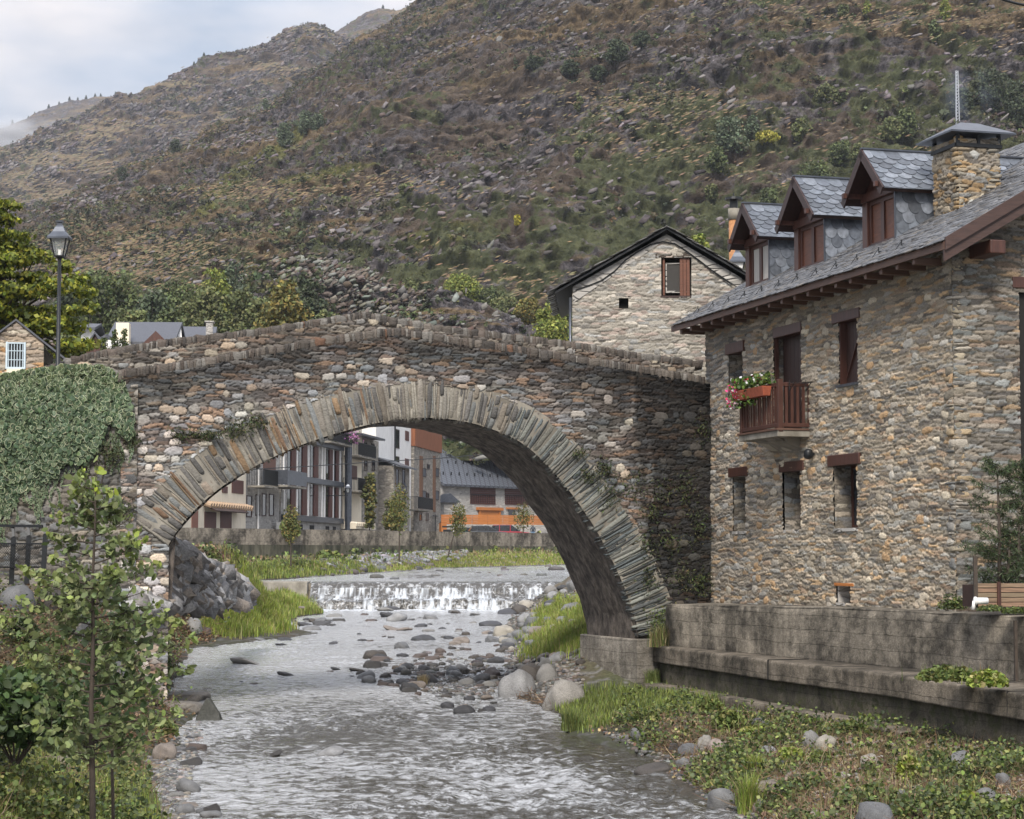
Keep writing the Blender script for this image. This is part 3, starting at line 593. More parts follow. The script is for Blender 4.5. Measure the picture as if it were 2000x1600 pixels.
# ring of thin radial slates
arc=np.r_[0,np.cumsum(np.linalg.norm(np.diff(I2,axis=0),axis=1))]
rs=np.random.RandomState(5); C=[];A=[];B=[];H=[];CC=[]; t=0.02
ringpal=[(.19,.175,.155),(.21,.20,.18),(.12,.116,.112),(.145,.152,.152),(.175,.155,.13),(.09,.088,.086),(.25,.235,.205)]
while t<arc[-1]-.02:
    f=t/arc[-1]; w=(rs.uniform(.035,.075) if rs.rand()<.6 else rs.uniform(.08,.19))*(.78 if f<.35 else (.62 if f>.55 else .8)); t2=t+w/2
    p=np.array([np.interp(t2,arc,I2[:,k]) for k in (0,1)]); n=norm(np.array([np.interp(t2,arc,nrm_[:,k]) for k in (0,1)])); tt=norm(np.array([np.interp(t2,arc,tg[:,k]) for k in (0,1)])); th=np.interp(t2,arc,thk)
    cuts=[0,1] if rs.rand()<.62 else ([0,rs.uniform(.35,.65),1] if rs.rand()<.75 else [0,.33,.68,1])
    th*=rs.uniform(.86,1.10)
    for a,b in zip(cuts[:-1],cuts[1:]):
        m=(a+b)/2*th; tilt=rs.normal(0,.035); n2=norm(n+tt*tilt); 
        c3=BR.P(p[0]+n[0]*m,p[1]+n[1]*m,rs.uniform(-.115,-.085)); C.append(c3); A.append(BR.u*n2[0]+np.array((0,0,1.))*n2[1]); 
        t3=np.array((n2[1],-n2[0])); B.append(BR.u*t3[0]+np.array((0,0,1.))*t3[1])
        H.append(((b-a)*th/2*1.02,w/2*1.10,.15)); 
        col=np.array(ringpal[rs.randint(len(ringpal))])*rs.uniform(.8,1.2)
        if f<.38 and rs.rand()<.42: col=np.array([(.24,.165,.10),(.24,.20,.16),(.29,.25,.20),(.19,.20,.20),(.20,.13,.085)][rs.randint(5)])*rs.uniform(.7,1.1)
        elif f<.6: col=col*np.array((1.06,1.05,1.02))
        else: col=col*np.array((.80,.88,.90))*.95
        CC.append(col)
    t+=w
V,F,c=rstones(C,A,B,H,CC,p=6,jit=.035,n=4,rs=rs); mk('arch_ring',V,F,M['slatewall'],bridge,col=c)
# mortar behind the ring
m_=MB(); V=[];F=[]
for i in range(0,220,4):
    for q in (I2[i]+nrm_[i]*.03,I2[i]+nrm_[i]*(thk[i]*1.02)): V.append(BR.P(q[0],q[1],.024))
for i in range(len(V)//2-1): F.append((2*i,2*i+2,2*i+3,2*i+1))
m_.add(V,F).build('ring_mortar',M['conclight'],bridge)
# coping of upright slates on both parapets
def coping(fr,prof,d0,wid,seed,dk=1.0):
    rs=np.random.RandomState(seed); u=prof[0,0]; C=[];A=[];B=[];H=[];CC=[]
    while u<prof[-1,0]:
        w=rs.uniform(.03,.08) if rs.rand()<.75 else rs.uniform(.1,.24); z=np.interp(u+w/2,prof[:,0],prof[:,1])+rs.normal(0,.004); h=rs.uniform(.19,.25)
        C.append(fr.P(u+w/2,z-h/2+rs.normal(0,.005),d0-wid/2+rs.normal(0,.015))); a=fr.u*rs.normal(0,.13)+np.array((0,0,1.)); a=norm(a); A.append(a); B.append(norm(fr.u-a*np.dot(a,fr.u)))
        H.append((h/2*1.08,w/2*1.15,wid/2*rs.uniform(.85,1.03))); cc_=np.array([(.085,.074,.064),(.115,.10,.085),(.065,.058,.052),(.16,.15,.135),(.095,.078,.066)][rs.randint(5)])*rs.uniform(.7,1.25)*dk
        if rs.rand()<.015: cc_=np.array((.13,.075,.05))
        CC.append(cc_); u+=w
    return rstones(C,A,B,H,CC,p=14,jit=.022,n=3,rs=rs)
V,F,c=coping(BR,np_,.03,.44,1); mk('near_coping',V,F,M['slatewall'],bridge,col=c)
V,F,c=coping(FR2,fp_,.03,.44,2); mk('far_coping',V,F,M['slatewall'],bridge,col=c)
# concrete footing block under the right springing
k0=hit(1245,1358,BR.o+BR.n*.30,BR.n); uk=float((k0-BR.o)@BR.u)
m_=MB(); 
zt=BR.px(1245,1249,.30)[1]; zb_=-3.5
m_.fbox(BR,uk,uk+.95,zb_,zt,.30,-BW-.25); m_.fbox(BR,uk-.06,uk+.8,zb_,zt-1.02,.36,-BW-.3)
m_.build('footing',M['conclight'],bridge,bevel=.03)
# ---- river wall left of the bridge, carrying the ivy
LW=Fr(BR.P(ul,0,-.05),(math.cos(math.radians(6)),math.sin(math.radians(6)),0))
V,F,c=masonry(LW,-5.5,.35,-2.2,3.55,.024,7,GREY,(.13,.12,.10),slate=(.34,.10),cob=(.34,.2),cobp=.45,depth=.06,cpal=[(.22,.21,.2),(.27,.25,.22),(.19,.19,.19)],tint=lambda U,Z:np.repeat((.55+.4*fbm(U*.8,Z*.8,3,9))[...,None],3,-1))
lw=thing('river_wall','grey rubble retaining wall hung with variegated ivy left of the bridge','wall',tuple(LW.P(-2,-1)))
mk('stone_face',V,F,M['stone'],lw,col=c)
m_=MB(); m_.fbox(LW,-9,.3,-3,3.53,-.06,-.8); m_.build('wall_body',M['conc'],lw)
m_=MB(); m_.fbox(LW,-30,ul*0-.0,2.2,2.75,-.8,-9.5); tag(m_.build('village_road',M['conclight']),kind='structure')
# ================================================================== RIVERSIDE HOUSE
O_=at(1870,1190,35.8); aa=np.array((-math.sin(math.radians(15.7)),math.cos(math.radians(15.7)),0)); bb=np.array((aa[1],-aa[0],0))
FA=Fr(O_,-aa)      # river facade: u from -11.74 (far) to 0 (near corner)
FB=Fr(O_,bb)       # gable side facing the camera
UP=np.array((0,0,1.))
house=thing('stone_house','long rubble stone house with three slate dormers at the right end of the bridge','house',tuple(O_-aa*5+bb*2))
FU=-11.95
ops=[]  # openings in facade: (name,px0,py0,px1,py1)
def rect(px0,py0,px1,py1,d=0):
    u0,z1=FA.px(px0,py0,d); u1,z0=FA.px(px1,py1,d)
    return u0,u1,z0,z1
def R(px0,px1,pt,pb): # pt,pb measured at the middle of the opening
    pm=(px0+px1)/2; u0=FA.px(px0,pt)[0];u1=FA.px(px1,pt)[0]; z1=FA.px(pm,pt)[1]; z0=FA.px(pm,pb)[1]; return u0,u1,z0,z1
W1=R(1424,1451,687,775); DR=R(1512,1566,653,850); W3=R(1639,1675,625,750)
L1=R(1432,1457,931,1038); L2=R(1531,1566,920,1035); L3=R(1629,1674,908,1032); VT=R(1636,1665,1145,1178)
OPS=[W1,DR,W3,L1,L2,L3,VT]
def amask(U,Z):
    m=np.ones(U.shape,bool)
    for (a,b,c,d) in OPS: m&=~((U>a)&(U<b)&(Z>c)&(Z<d))
    return m
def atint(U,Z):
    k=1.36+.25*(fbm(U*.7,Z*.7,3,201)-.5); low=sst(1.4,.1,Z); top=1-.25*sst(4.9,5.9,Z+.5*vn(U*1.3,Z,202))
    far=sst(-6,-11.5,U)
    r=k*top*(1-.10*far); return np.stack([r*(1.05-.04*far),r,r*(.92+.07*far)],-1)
HZ=6.62
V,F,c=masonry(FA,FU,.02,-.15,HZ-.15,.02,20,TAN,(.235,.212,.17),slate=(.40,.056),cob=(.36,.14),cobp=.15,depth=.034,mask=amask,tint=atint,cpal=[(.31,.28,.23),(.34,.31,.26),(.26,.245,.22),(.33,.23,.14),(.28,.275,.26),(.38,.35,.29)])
mk('river_facade',V,F,M['stone'],house,col=c)
uw_=FB.px(1991,700)[0]
V,F,c=masonry(FB,-.02,6.4,-.15,9.4,.022,21,TAN+[(.22,.23,.22),(.19,.20,.19)],(.135,.12,.095),slate=(.36,.065),cob=(.30,.15),cobp=.12,depth=.04,
   mask=lambda U,Z:(Z<6.40+.58*(U+.6)-.10)&~((U>uw_)&(U<2.5)&(Z>1.9)&(Z<5.6)),tint=lambda U,Z:np.repeat((.72+.2*fbm(U,Z,3,5))[...,None],3,-1),cpal=[(.30,.27,.22),(.25,.26,.25),(.33,.29,.23)])
mk('gable_wall',V,F,M['stone'],house,col=c)
# quoins at the near corner
rs=np.random.RandomState(3); z=0.05; C=[];A=[];B=[];H=[];CC=[]
while z<6.1:
    h=rs.uniform(.05,.13) if rs.rand()<.7 else rs.uniform(.15,.24); l=rs.uniform(.22,.42); l2=rs.uniform(.14,.3)
    if rs.rand()<.5: l,l2=l2,l
    C.append(FA.P(-l/2+.03,z+h/2,-l2/2+.03)); A.append(FA.u); B.append(UP); H.append((l/2,h/2*.95,l2/2)); CC.append(np.array([(.31,.27,.20),(.26,.23,.18),(.32,.25,.16),(.22,.21,.19),(.34,.31,.26),(.20,.20,.19)][rs.randint(6)])*rs.uniform(.7,1.15)); z+=h
V,F,c=rstones(C,A,B,H,CC,p=5,jit=.06,n=4,rs=rs); mk('corner_stones',V,F,M['stone'],house,col=c)
# inner body with dark interior
m_=MB(); m_.fbox(FA,FU+.0,-.05,-.2,6.1,-.62,-7.5); m_.build('inner_body',M['dark'],house)
m_=MB(); m_.fbox(FA,FU-.03,FU+.0,-.2,6.1,.0,-7.5); m_.build('end_wall',M['fstone'],house)
# openings
def opening(fr,r,kind,name='window'):
    u0,u1,z0,z1=r; D=.46
    rv=MB()
    V=[];F=[]
    # reveals as masonry strips: far jamb (faces the camera) with real stones
    ff=Fr(fr.P(u0,0,0),-fr.n); 
    v,f,cc=masonry(Fr(fr.P(u0,0,-D),fr.n,n=fr.u),-0.0,D,z0,z1,.02,int(abs(u0*100))+7,GREY+TAN[:3],(.12,.11,.09),slate=(.26,.09),cobp=0,depth=.02,tint=lambda U,Z:np.full(U.shape+(3,),.85))
    mk('jamb',v,f,M['stone'],house,col=cc)
    m=MB(); m.fbox(fr,u1,u1+.05,z0,z1,.0-.01,-D); m.fbox(fr,u0-.01,u1+.01,z0-.06,z0,-.0,-D); m.fbox(fr,u0,u1,z1,z1+.03,-.02,-D); m.build('reveal',M['gstone'],house)
    w=None
    m=MB(); d=-D+.10; m.fbox(fr,u0,u1,z0,z0+.07,d,d-.06); m.fbox(fr,u0,u1,z1-.07,z1,d,d-.06); m.fbox(fr,u0,u0+.07,z0+.07,z1-.07,d,d-.06); m.fbox(fr,u1-.07,u1,z0+.07,z1-.07,d,d-.06); m.fbox(fr,(u0+u1)/2-.03,(u0+u1)/2+.03,z0+.07,z1-.07,d-.003,d-.06)
    w=m.build('window' if kind!='door' else 'door',M['wood'],house)
    m=MB(); m.fbox(fr,u0+.07,u1-.07,z0+.07,z1-.07,d-.03,d-.04); m.build('pane',M['glass'],w)
    return w
for r in (W1,L1,L2,L3): opening(FA,r,'window')
wd_=opening(FA,DR,'door')
# door: dark closed leaf at the far side, open leaf against the near jamb
def planks(fr,u0,u1,z0,z1,d,t,n,m,name,parent,z=False):
    mb=MB(); w=(u1-u0)/n
    for i in range(n): mb.fbox(fr,u0+i*w+.004,u0+(i+1)*w-.004,z0,z1,d,d-t)
    return mb.build(name,m,parent,bevel=.004)
u0,u1,z0,z1=DR
planks(FA,u0+.03,u1-.03,z0,z1-.02,-.19,.04,7,M['wooddark'],'door_leaf',house)
m_=MB(); m_.fbox(FA,u1-.055,u1-.005,z0,z1-.02,-.0,-.40); m_.build('open_shutter',M['wood'],house); m_=MB(); m_.fbox(FA,u0,u0+.05,z0,z1,.0,-.08); m_.build('door_frame',M['wood'],house)
u0,u1,z0,z1=W3
lf=planks(FA,u0+.03,u1-.03,z0+.02,z1-.02,-.14,.035,5,M['wooddark'],'shutter',house)
m_=MB(); m_.bar(FA.P(u0+.1,z0+.15,-.125),FA.P(u1-.1,z1-.2,-.125),.05,.025); m_.fbox(FA,u0+.0,u0+.04,z0,z1,.0,-.14); m_.build('brace',M['wood'],lf)
m_=MB(); m_.fbox(FA,u0-.04,u1+.04,z0-.05,z0,.08,-.3); m_.build('slate_sill',M['zinc'],house)
u0,u1,z0,z1=L3; m_=MB(); m_.fbox(FA,u1-.05,u1,z0,z1,-.04,-.12); m_.build('shutter_edge',M['wood'],house)
for r in (L1,L2,L3):
    m_=MB(); m_.fbox(FA,r[0]-.03,r[1]+.03,r[2]-.06,r[2]+.002,.03,-.3); m_.build('sill',M['gstone'],house)
u0,u1,z0,z1=VT; m_=MB(); m_.fbox(FA,u0,u1,z0-.1,z1,-.42,-.46); m_.build('vent_back',M['dark'],house)
m_=MB(); m_.fbox(FA,u0,u0+.05,z0,z1,.0,-.42); m_.fbox(FA,u1,u1+.05,z0,z1,.0,-.42); m_.fbox(FA,u0,u1,z0-.05,z0,.05,-.42); m_.build('vent_opening',M['gstone'],house)
for (a,b,t_,bt) in ((1420,1455,669,690),(1513,1568,635,655),(1628,1682,607,627),(1426,1461,913,931),(1525,1572,901,921),(1620,1682,887,909)):
    u0=FA.px(a,t_)[0];u1=FA.px(b,t_)[0];pm=(a+b)/2; zt=FA.px(pm,t_)[1]; z_=FA.px(pm,bt)[1]
    m_=MB(); m_.fbox(FA,u0,u1,z_,zt,.055,-.30); m_.build('lintel',M['wood'],house,bevel=.012)
m_=MB(); u0=FA.px(1633,1140)[0];u1=FA.px(1670,1140)[0]; m_.fbox(FA,u0,u1,VT[3],VT[3]+.06,.05,-.3); m_.build('vent_lintel',M['orange'],house,bevel=.01)
# gable side window at the frame edge
m_=MB(); m_.fbox(FB,FB.px(1975,550)[0],2.6,FB.px(1985,563)[1],FB.px(1985,541)[1],.06,-.3); m_.build('lintel',M['wood'],house,bevel=.012)
m_=MB(); m_.fbox(FB,uw_,2.5,1.9,5.5,-.3,-.34); m_.build('window_recess',M['dark'],house)
m_=MB(); m_.fbox(FB,uw_-.05,uw_,1.9,5.5,.0,-.3); m_.build('window_post',M['wooddark'],house)
# ---- roof
KS=.58; EZ=6.17; E0=-.6; UN=.87; UF=-12.62-.05
def roofp(u,t,off=0): # u along facade frame, t horizontally into the house from facade, off normal offset
    nrm=np.array((0,0,1.))-0
    return FA.P(u,EZ+.13+KS*(t-E0)+off,-t)
TT=5.6
m_=MB(); th=.12
m_.hexa([roofp(UF,E0,-th),roofp(UN,E0,-th),roofp(UN,TT,-th),roofp(UF,TT,-th),roofp(UF,E0),roofp(UN,E0),roofp(UN,TT),roofp(UF,TT)])
m_.hexa([roofp(UF,TT,-th),roofp(UN,TT,-th),FA.P(UN,EZ-.5,-11.5),FA.P(UF,EZ-.5,-11.5),roofp(UF,TT),roofp(UN,TT),FA.P(UN,EZ-.38,-11.5),FA.P(UF,EZ-.38,-11.5)])
roof=m_.build('roof',M['wooddark'],house)
rs=np.random.RandomState(8); C=[];A=[];B=[];H=[];CC=[]
sl=math.hypot(1,KS); dn=norm(FA.n*1+UP*(-KS)) # down slope direction
ntop=norm(FA.n*KS+UP)
t=E0-.03; row=0
while t<TT:
    u=UF-.03+rs.uniform(0,.1); ex=.105 if t<2 else .14
    while u<UN+.02:
        w=rs.uniform(.14,.34); w=min(w,UN+.04-u); 
        if w<.04: break
        cpt=FA.P(u+w/2,EZ+.13+KS*(t+.07-E0),-(t+.07))+ntop*(.018+rs.uniform(0,.012)); tilt=norm(dn-ntop*(-.06)+FA.u*rs.normal(0,.02))
        ddn=norm(dn+ntop*.075+FA.u*rs.normal(0,.03))
        C.append(cpt);A.append(FA.u);B.append(norm(ddn-FA.u*np.dot(ddn,FA.u)));H.append((w/2*.98,.12,.010+rs.uniform(0,.006)))
        g=rs.uniform(.06,.15); CC.append((g*.96,g*.98,g*1.04) if rs.rand()<.8 else (g*1.1,g,g*.88)); u+=w
    t+=ex/sl*1.0; row+=1
V,F,c=rstones(C,A,B,H,CC,p=9,jit=.03,n=2,rs=rs); mk('roof_slates',V,F,M['slate'],roof,col=c)
m_=MB(); m_.fbox(FA,UF,UN,EZ-.005,EZ+.13,-E0+.01,-E0-.035); m_.build('fascia',M['fascia'],house)
# rafter ends
for i in range(19):
    u=UF+.45+i*.655
    if u>UN-.5: break
    m_=MB(); m_.fbox(FA,u,u+.11,EZ-.10,EZ+.03,-E0-.04,-.05); m_.build('rafter_end',M['fascia'],house,bevel=.01)
M['barge']=mat('barge_timber',(.055,.030,.024),.6,var=.3,scale=(1.5,1.5,14),bump=.3)
# barge board on the near gable and purlin
m_=MB()
for (o1,o2,z1_,z0_) in ((UN-.0,UN+.05,.14,-.08),(UN-.06,UN-.003,-.0,-.27)):
    P_=[FA.P(o1,EZ+.0+KS*0+z0_+.06,-E0),FA.P(o2,EZ+z0_+.06,-E0),FA.P(o2,EZ+KS*(TT-E0)+z0_+.06,-TT),FA.P(o1,EZ+KS*(TT-E0)+z0_+.06,-TT)]
    Q_=[p+UP*(z1_-z0_) for p in P_]
    m_.hexa(P_+Q_)
m_.build('barge_board',M['barge'],house)
m_=MB(); m_.fbox(FA,-.3,UN-.08,EZ-.02,EZ+.22,-.32,-.62); m_.build('purlin',M['wood'],house,bevel=.02)
m_=MB(); m_.fbox(FA,FU,.0,6.0,6.42,-.04,-.5); m_.build('wall_plate',M['wooddark'],house)
# snow hooks
for i,u in enumerate(np.arange(UF+.6,UN-2,.95)):
    m_=MB(); p=roofp(u,-.15); m_.bar(p,p+UP*.16+FA.n*.02,.015,.015); m_.bar(p+UP*.15,p+FA.n*.16-UP*.06,.012,.012); m_.bar(p+UP*.08-FA.u*.06,p+UP*.08+FA.u*.06,.012,.012)
    m_.build('snow_hook',M['metal'],roof)
# ---- scale tiles
def scales(P,ax,dn,nr,W,Hh,tw,rh,cols,rs,mask=None,th=.012):
    """P top-left corner; ax along, dn downwards; round-ended overlapping slates"""
    MBx=MB(); rows=int(Hh/rh)+1
    for r in range(rows):
        y=r*rh; off=(r%2)*tw/2
        k=-1
        while True:
            k+=1; x=off+(k-.5)*tw
            if x>W-.02: break
            cx=x+tw/2; poly=[]
            for (a,b) in [(-.5,-.35),(.5,-.35),(.5,.55)]+[(.5*math.cos(q),.55+.62*math.sin(q)) for q in np.linspace(.35,math.pi-.35,7)]+[(-.5,.55)]:
                xx=min(max(cx+a*tw*.985,0),W); yy=min(max(y+(b+.35)*rh*1.35,0),Hh+.03); lift=.012+.028*((b+.35)/1.5); poly.append(P+ax*xx+dn*yy+nr*lift)
            if mask and not mask(cx,y+rh*.6): continue
            g=rs.uniform(.75,1.3)*np.array(cols[rs.randint(len(cols))])
            MBx.prism(poly[::-1] if False else poly,-nr*th,tuple(g))
    return MBx
SLC=[(.075,.085,.10),(.06,.068,.082),(.095,.105,.122),(.05,.056,.066)]
dorm=[(-11.10,-9.75),(-8.33,-6.78),(-4.93,-3.50)]
def dormer(u0,u1,lab,curt,i):
    """a dormer: wooden window front, slate scale cheek and two roof slopes"""
    rs=np.random.RandomState(40+i); um=(u0+u1)/2; tf=.66; zb=EZ+.13+KS*(tf-E0)-.02; zt=zb+1.12; hw=(u1-u0)/2
    d=thing('dormer',None,None,(0,0,0)) if False else None
    dz=lambda t: EZ+.13+KS*(t-E0)
    # cheek bodies
    m=MB(); m.fbox(FA,u0+.02,u1-.02,zb-.3,zt,-tf-.10,-tf-3.4); body=m.build('dormer',M['wooddark'],house)
    # gable triangle + lintel + frame
    m=MB(); pitch=.98; zr=zt+pitch*(hw+.0)+.02
    m.prism([FA.P(u0,zt,-tf-.03),FA.P(u1,zt,-tf-.03),FA.P(um,zr-.05,-tf-.03)],-FA.n*.1); m.build('gable_panel',M['wood'],body)
    m=MB(); m.fbox(FA,u0-.02,u1+.02,zt-.16,zt+.02,-tf+.05,-tf-.1); m.build('lintel',M['wood'],body,bevel=.01)
    m=MB(); 
    m.fbox(FA,u0-.02,u0+.20,zb-.1,zt-.16,-tf+.02,-tf-.12); m.fbox(FA,u1-.05,u1+.02,zb-.1,zt-.16,-tf+.02,-tf-.12); m.fbox(FA,u0+.2,u1-.05,zb-.08,zb+.05,-tf+.04,-tf-.12)
    fr=m.build('window_frame',M['wood'],body,bevel=.008)
    a,b=u0+.22,u1-.07; um2=(a+b)/2
    m=MB()
    for (x0,x1) in ((a,um2),(um2,b)):
        m.fbox(FA,x0,x0+.07,zb+.05,zt-.16,-tf-.03,-tf-.09); m.fbox(FA,x1-.07,x1,zb+.05,zt-.16,-tf-.03,-tf-.09); m.fbox(FA,x0+.07,x1-.07,zb+.05,zb+.12,-tf-.03,-tf-.09); m.fbox(FA,x0+.07,x1-.07,zt-.24,zt-.16,-tf-.03,-tf-.09)
    w=m.build('window',M['wood'],body)
    m=MB(); m.fbox(FA,a,b,zb+.05,zt-.16,-tf-.065,-tf-.08); m.build('curtain' if curt else 'inner_shutter',M['curtain'] if curt else M['woodbrown'],w)
    m=MB(); m.fbox(FA,u0-.05,u1+.05,zb-.16,zb-.09,-tf+.10,-tf-.1); m.build('sill',M['zinc'],body)
    # cheeks
    ck=scales(FA.P(u1+.0,zt+.04,-tf+.01),-FA.n,-UP,FA.u,3.2,1.5,.27,.20,[tuple(np.array(x)*1.7) for x in SLC],rs); ck.build('slate_cheek',M['slate'],body,col=True)
    m=MB(); m.fbox(FA,u1,u1+.03,zb-.25,zt,-tf+.03,-tf-.0); m.build('corner_strip',M['zinc'],body)
    # roof slopes; ridge runs into the house
    ov=.22; fr_t=tf-.35; back=3.6
    for s in (1,-1):
        e=np.array(FA.u)*s; Pr=FA.P(um,zr+.06,-fr_t); dnv=norm(e-UP*pitch); nr=norm(e*pitch+UP); Ls=(hw+ov)*math.hypot(1,pitch)
        m=MB(); ax=-FA.n
        q=[Pr,Pr+ax*back,Pr+ax*back+dnv*Ls,Pr+dnv*Ls]
        m.hexa([x-nr*.07 for x in q]+q) if s>0 else m.hexa([x-nr*.07 for x in q[::-1]]+q[::-1])
        rb=m.build('roof_slope',M['wooddark'],body)
        scales(Pr,ax,dnv,nr,back,Ls,.30,.165,[tuple(np.array(x)*1.5) for x in SLC],rs).build('roof_scales',M['slate'],rb,col=True)
        # barge board
        m=MB(); q=[Pr+FA.n*.03-nr*.0,Pr+FA.n*.03+dnv*(Ls+.02),Pr+dnv*(Ls+.02)-nr*.0,Pr]
        w_=nr*-.15
        m.hexa([Pr+FA.n*.035+w_,Pr+FA.n*.035+w_+dnv*Ls,Pr+w_+dnv*Ls,Pr+w_,Pr+FA.n*.035+nr*.02,Pr+FA.n*.035+nr*.02+dnv*Ls,Pr+nr*.02+dnv*Ls,Pr+nr*.02]); m.build('barge_board',M['wooddark'],body)
    m=MB(); m.bar(FA.P(um,zr+.09,-fr_t+.03),FA.P(um,zr+.09,-fr_t-back),.09,.03); m.build('ridge_cap',M['zinc'],body)
    for ux in (u0,u1): m=MB(); m.bar(FA.P(ux,zt-.02,-fr_t+.1),FA.P(ux,zt-.02,-tf),.09,.1); m.build('bracket',M['wood'],body)
for i,(a,b) in enumerate(dorm): dormer(a,b,'',i==0,i)
# ---- chimney
cu=-2.22; ct=1.32; CHX=Fr(FA.P(cu,0,-ct),bb)  # near corner line; face B along bb
pc=hit(1872,432,FA.P(-2.2,0,-1.3),FB.n)
cu=float((pc-FA.o)@FA.u); 
CB_=Fr(FA.P(cu,0,float((pc-FA.o)@FA.n)),bb); cw=.86; cdp=.95
czt=CB_.px(1915,272)[1]; czb=float(pc[2]-FA.o[2])-.35
ch=thing('x',None,None) if False else None
V1=masonry(CB_,0,cw,czb,czt,.018,31,[(.29,.245,.18),(.25,.22,.18),(.33,.28,.21),(.22,.20,.175),(.34,.235,.13),(.25,.25,.24)],(.20,.17,.13),slate=(.25,.075),cob=(.26,.13),cobp=.22,depth=.05,cpal=[(.33,.33,.31),(.40,.36,.28)])
CA_=Fr(CB_.P(0,0,0),-aa); 
V2=masonry(CA_,-cdp,0,czb,czt,.018,32,[(.29,.245,.18),(.25,.22,.18),(.33,.28,.21),(.22,.20,.175),(.34,.235,.13)],(.20,.17,.13),slate=(.25,.075),cob=(.26,.13),cobp=.2,depth=.05)
V,F,c=cat(V1,V2); chim=mk('chimney',V,F,M['stone'],house,col=c)
m_=MB(); m_.fbox(CB_,.02,cw-.005,czb,czt+.01,-.02,-cdp); m_.build('chimney_core',M['gstone'],chim)
rs=np.random.RandomState(77); C=[];A=[];B=[];H=[];CC=[]; z=czb
while z<czt:
    h=rs.uniform(.05,.11); l=rs.uniform(.12,.3); l2=rs.uniform(.12,.3)
    for (pu,pd,sg) in ((0.0,0.0,1),(cw,0.0,-1)):
        C.append(CB_.P(pu+sg*l/2-sg*.04,z+h/2,-l2/2+.04)); A.append(CB_.u);B.append(UP);H.append((l/2,h/2*.95,l2/2)); CC.append(np.array([(.30,.25,.18),(.34,.24,.13),(.26,.24,.2)][rs.randint(3)])*rs.uniform(.7,1.1))
    z+=h
V,F,c=rstones(C,A,B,H,CC,p=5,n=3,rs=rs); mk('chimney_corners',V,F,M['stone'],chim,col=c)
for (x,y) in ((.0,.02),(cw,.02),(.02,-cdp),(cw,-cdp),(cw*.5,.02)):
    m_=MB(); m_.fbox(CB_,x-.03,x+.03,czt-.15,czt+.14,y+.03,y-.03); m_.build('cap_post',M['metal'],chim)
m_=MB(); m_.fbox(CB_,-.05,cw+.05,czt-.17,czt-.10,.07,.03); m_.fbox(CB_,-.07,-.03,czt-.17,czt-.10,.03,-cdp); m_.build('cap_frame',M['metal'],chim)
zc=czt+.10; o_=.25
base=[CB_.P(-o_,zc,o_),CB_.P(cw+o_,zc,o_),CB_.P(cw+o_,zc,-cdp-o_),CB_.P(-o_,zc,-cdp-o_)]
top=[CB_.P(cw*.28,zc+.27,-cdp*.32),CB_.P(cw*.72,zc+.27,-cdp*.32),CB_.P(cw*.72,zc+.27,-cdp*.68),CB_.P(cw*.28,zc+.27,-cdp*.68)]
m_=MB(); m_.hexa(base+top); m_.hexa([p-UP*.03 for p in base]+[p+UP*.004 for p in base]); m_.build('chimney_cap',M['zinc'],chim)
# ---- balcony
bal_out=.72
su0=FA.px(1443,860,bal_out)[0]; su1=FA.px(1519,855,bal_out)[0]; sz=FA.px(1519,838,bal_out)[1]; BH=.96
bal=thing('x',None,None) if False else None
m_=MB(); m_.fbox(FA,su0,su1,sz-.15,sz-.02,bal_out,-.05); slab=m_.build('balcony',M['conclight'],house,bevel=.01)
m_=MB(); m_.prism([FA.P(su0+.35,sz-.15,0),FA.P(su0+.35,sz-.15,bal_out-.2),FA.P(su0+.35,sz-.42,0)],FA.u*(su1-su0-.8)); m_.build('bracket',M['fstone'],slab)
m_=MB(); m_.fbox(FA,su0-.02,su1+.02,sz-.02,sz+.02,bal_out+.03,-.02); m_.build('floor_edge',M['fascia'],slab)
m_=MB()
pd=bal_out-.04
m_.fbox(FA,su0,su1,sz+.05,sz+.13,pd,pd-.05); m_.fbox(FA,su0,su1,sz+BH-.08,sz+BH,pd,pd-.05)
for (uu_) in (su0,su1-.09): m_.fbox(FA,uu_,uu_+.10,sz-.05,sz+BH+.06,pd+.02,pd-.08)
for (uu_) in (su0,su1-.07): m_.fbox(FA,uu_+.01,uu_+.06,sz+.05,sz+.13,pd-.08,0); m_.fbox(FA,uu_+.01,uu_+.06,sz+BH-.08,sz+BH,pd-.08,0)
m_.build('rail_frame',M['wood'],slab,bevel=.006)
nb=15
for i in range(nb):
    u_=su0+.13+(su1-su0-.3)*i/(nb-1); m_=MB(); m_.fbox(FA,u_,u_+.055,sz+.12,sz+BH-.07,pd-.012,pd-.035); m_.build('baluster',M['wood'],slab)
for i in range(5):
    for uu_ in (su0+.02,su1-.05): 
        d_=pd-.14-i*.125; m_=MB(); m_.fbox(FA,uu_,uu_+.025,sz+.12,sz+BH-.07,d_,d_-.06); m_.build('baluster',M['wood'],slab)
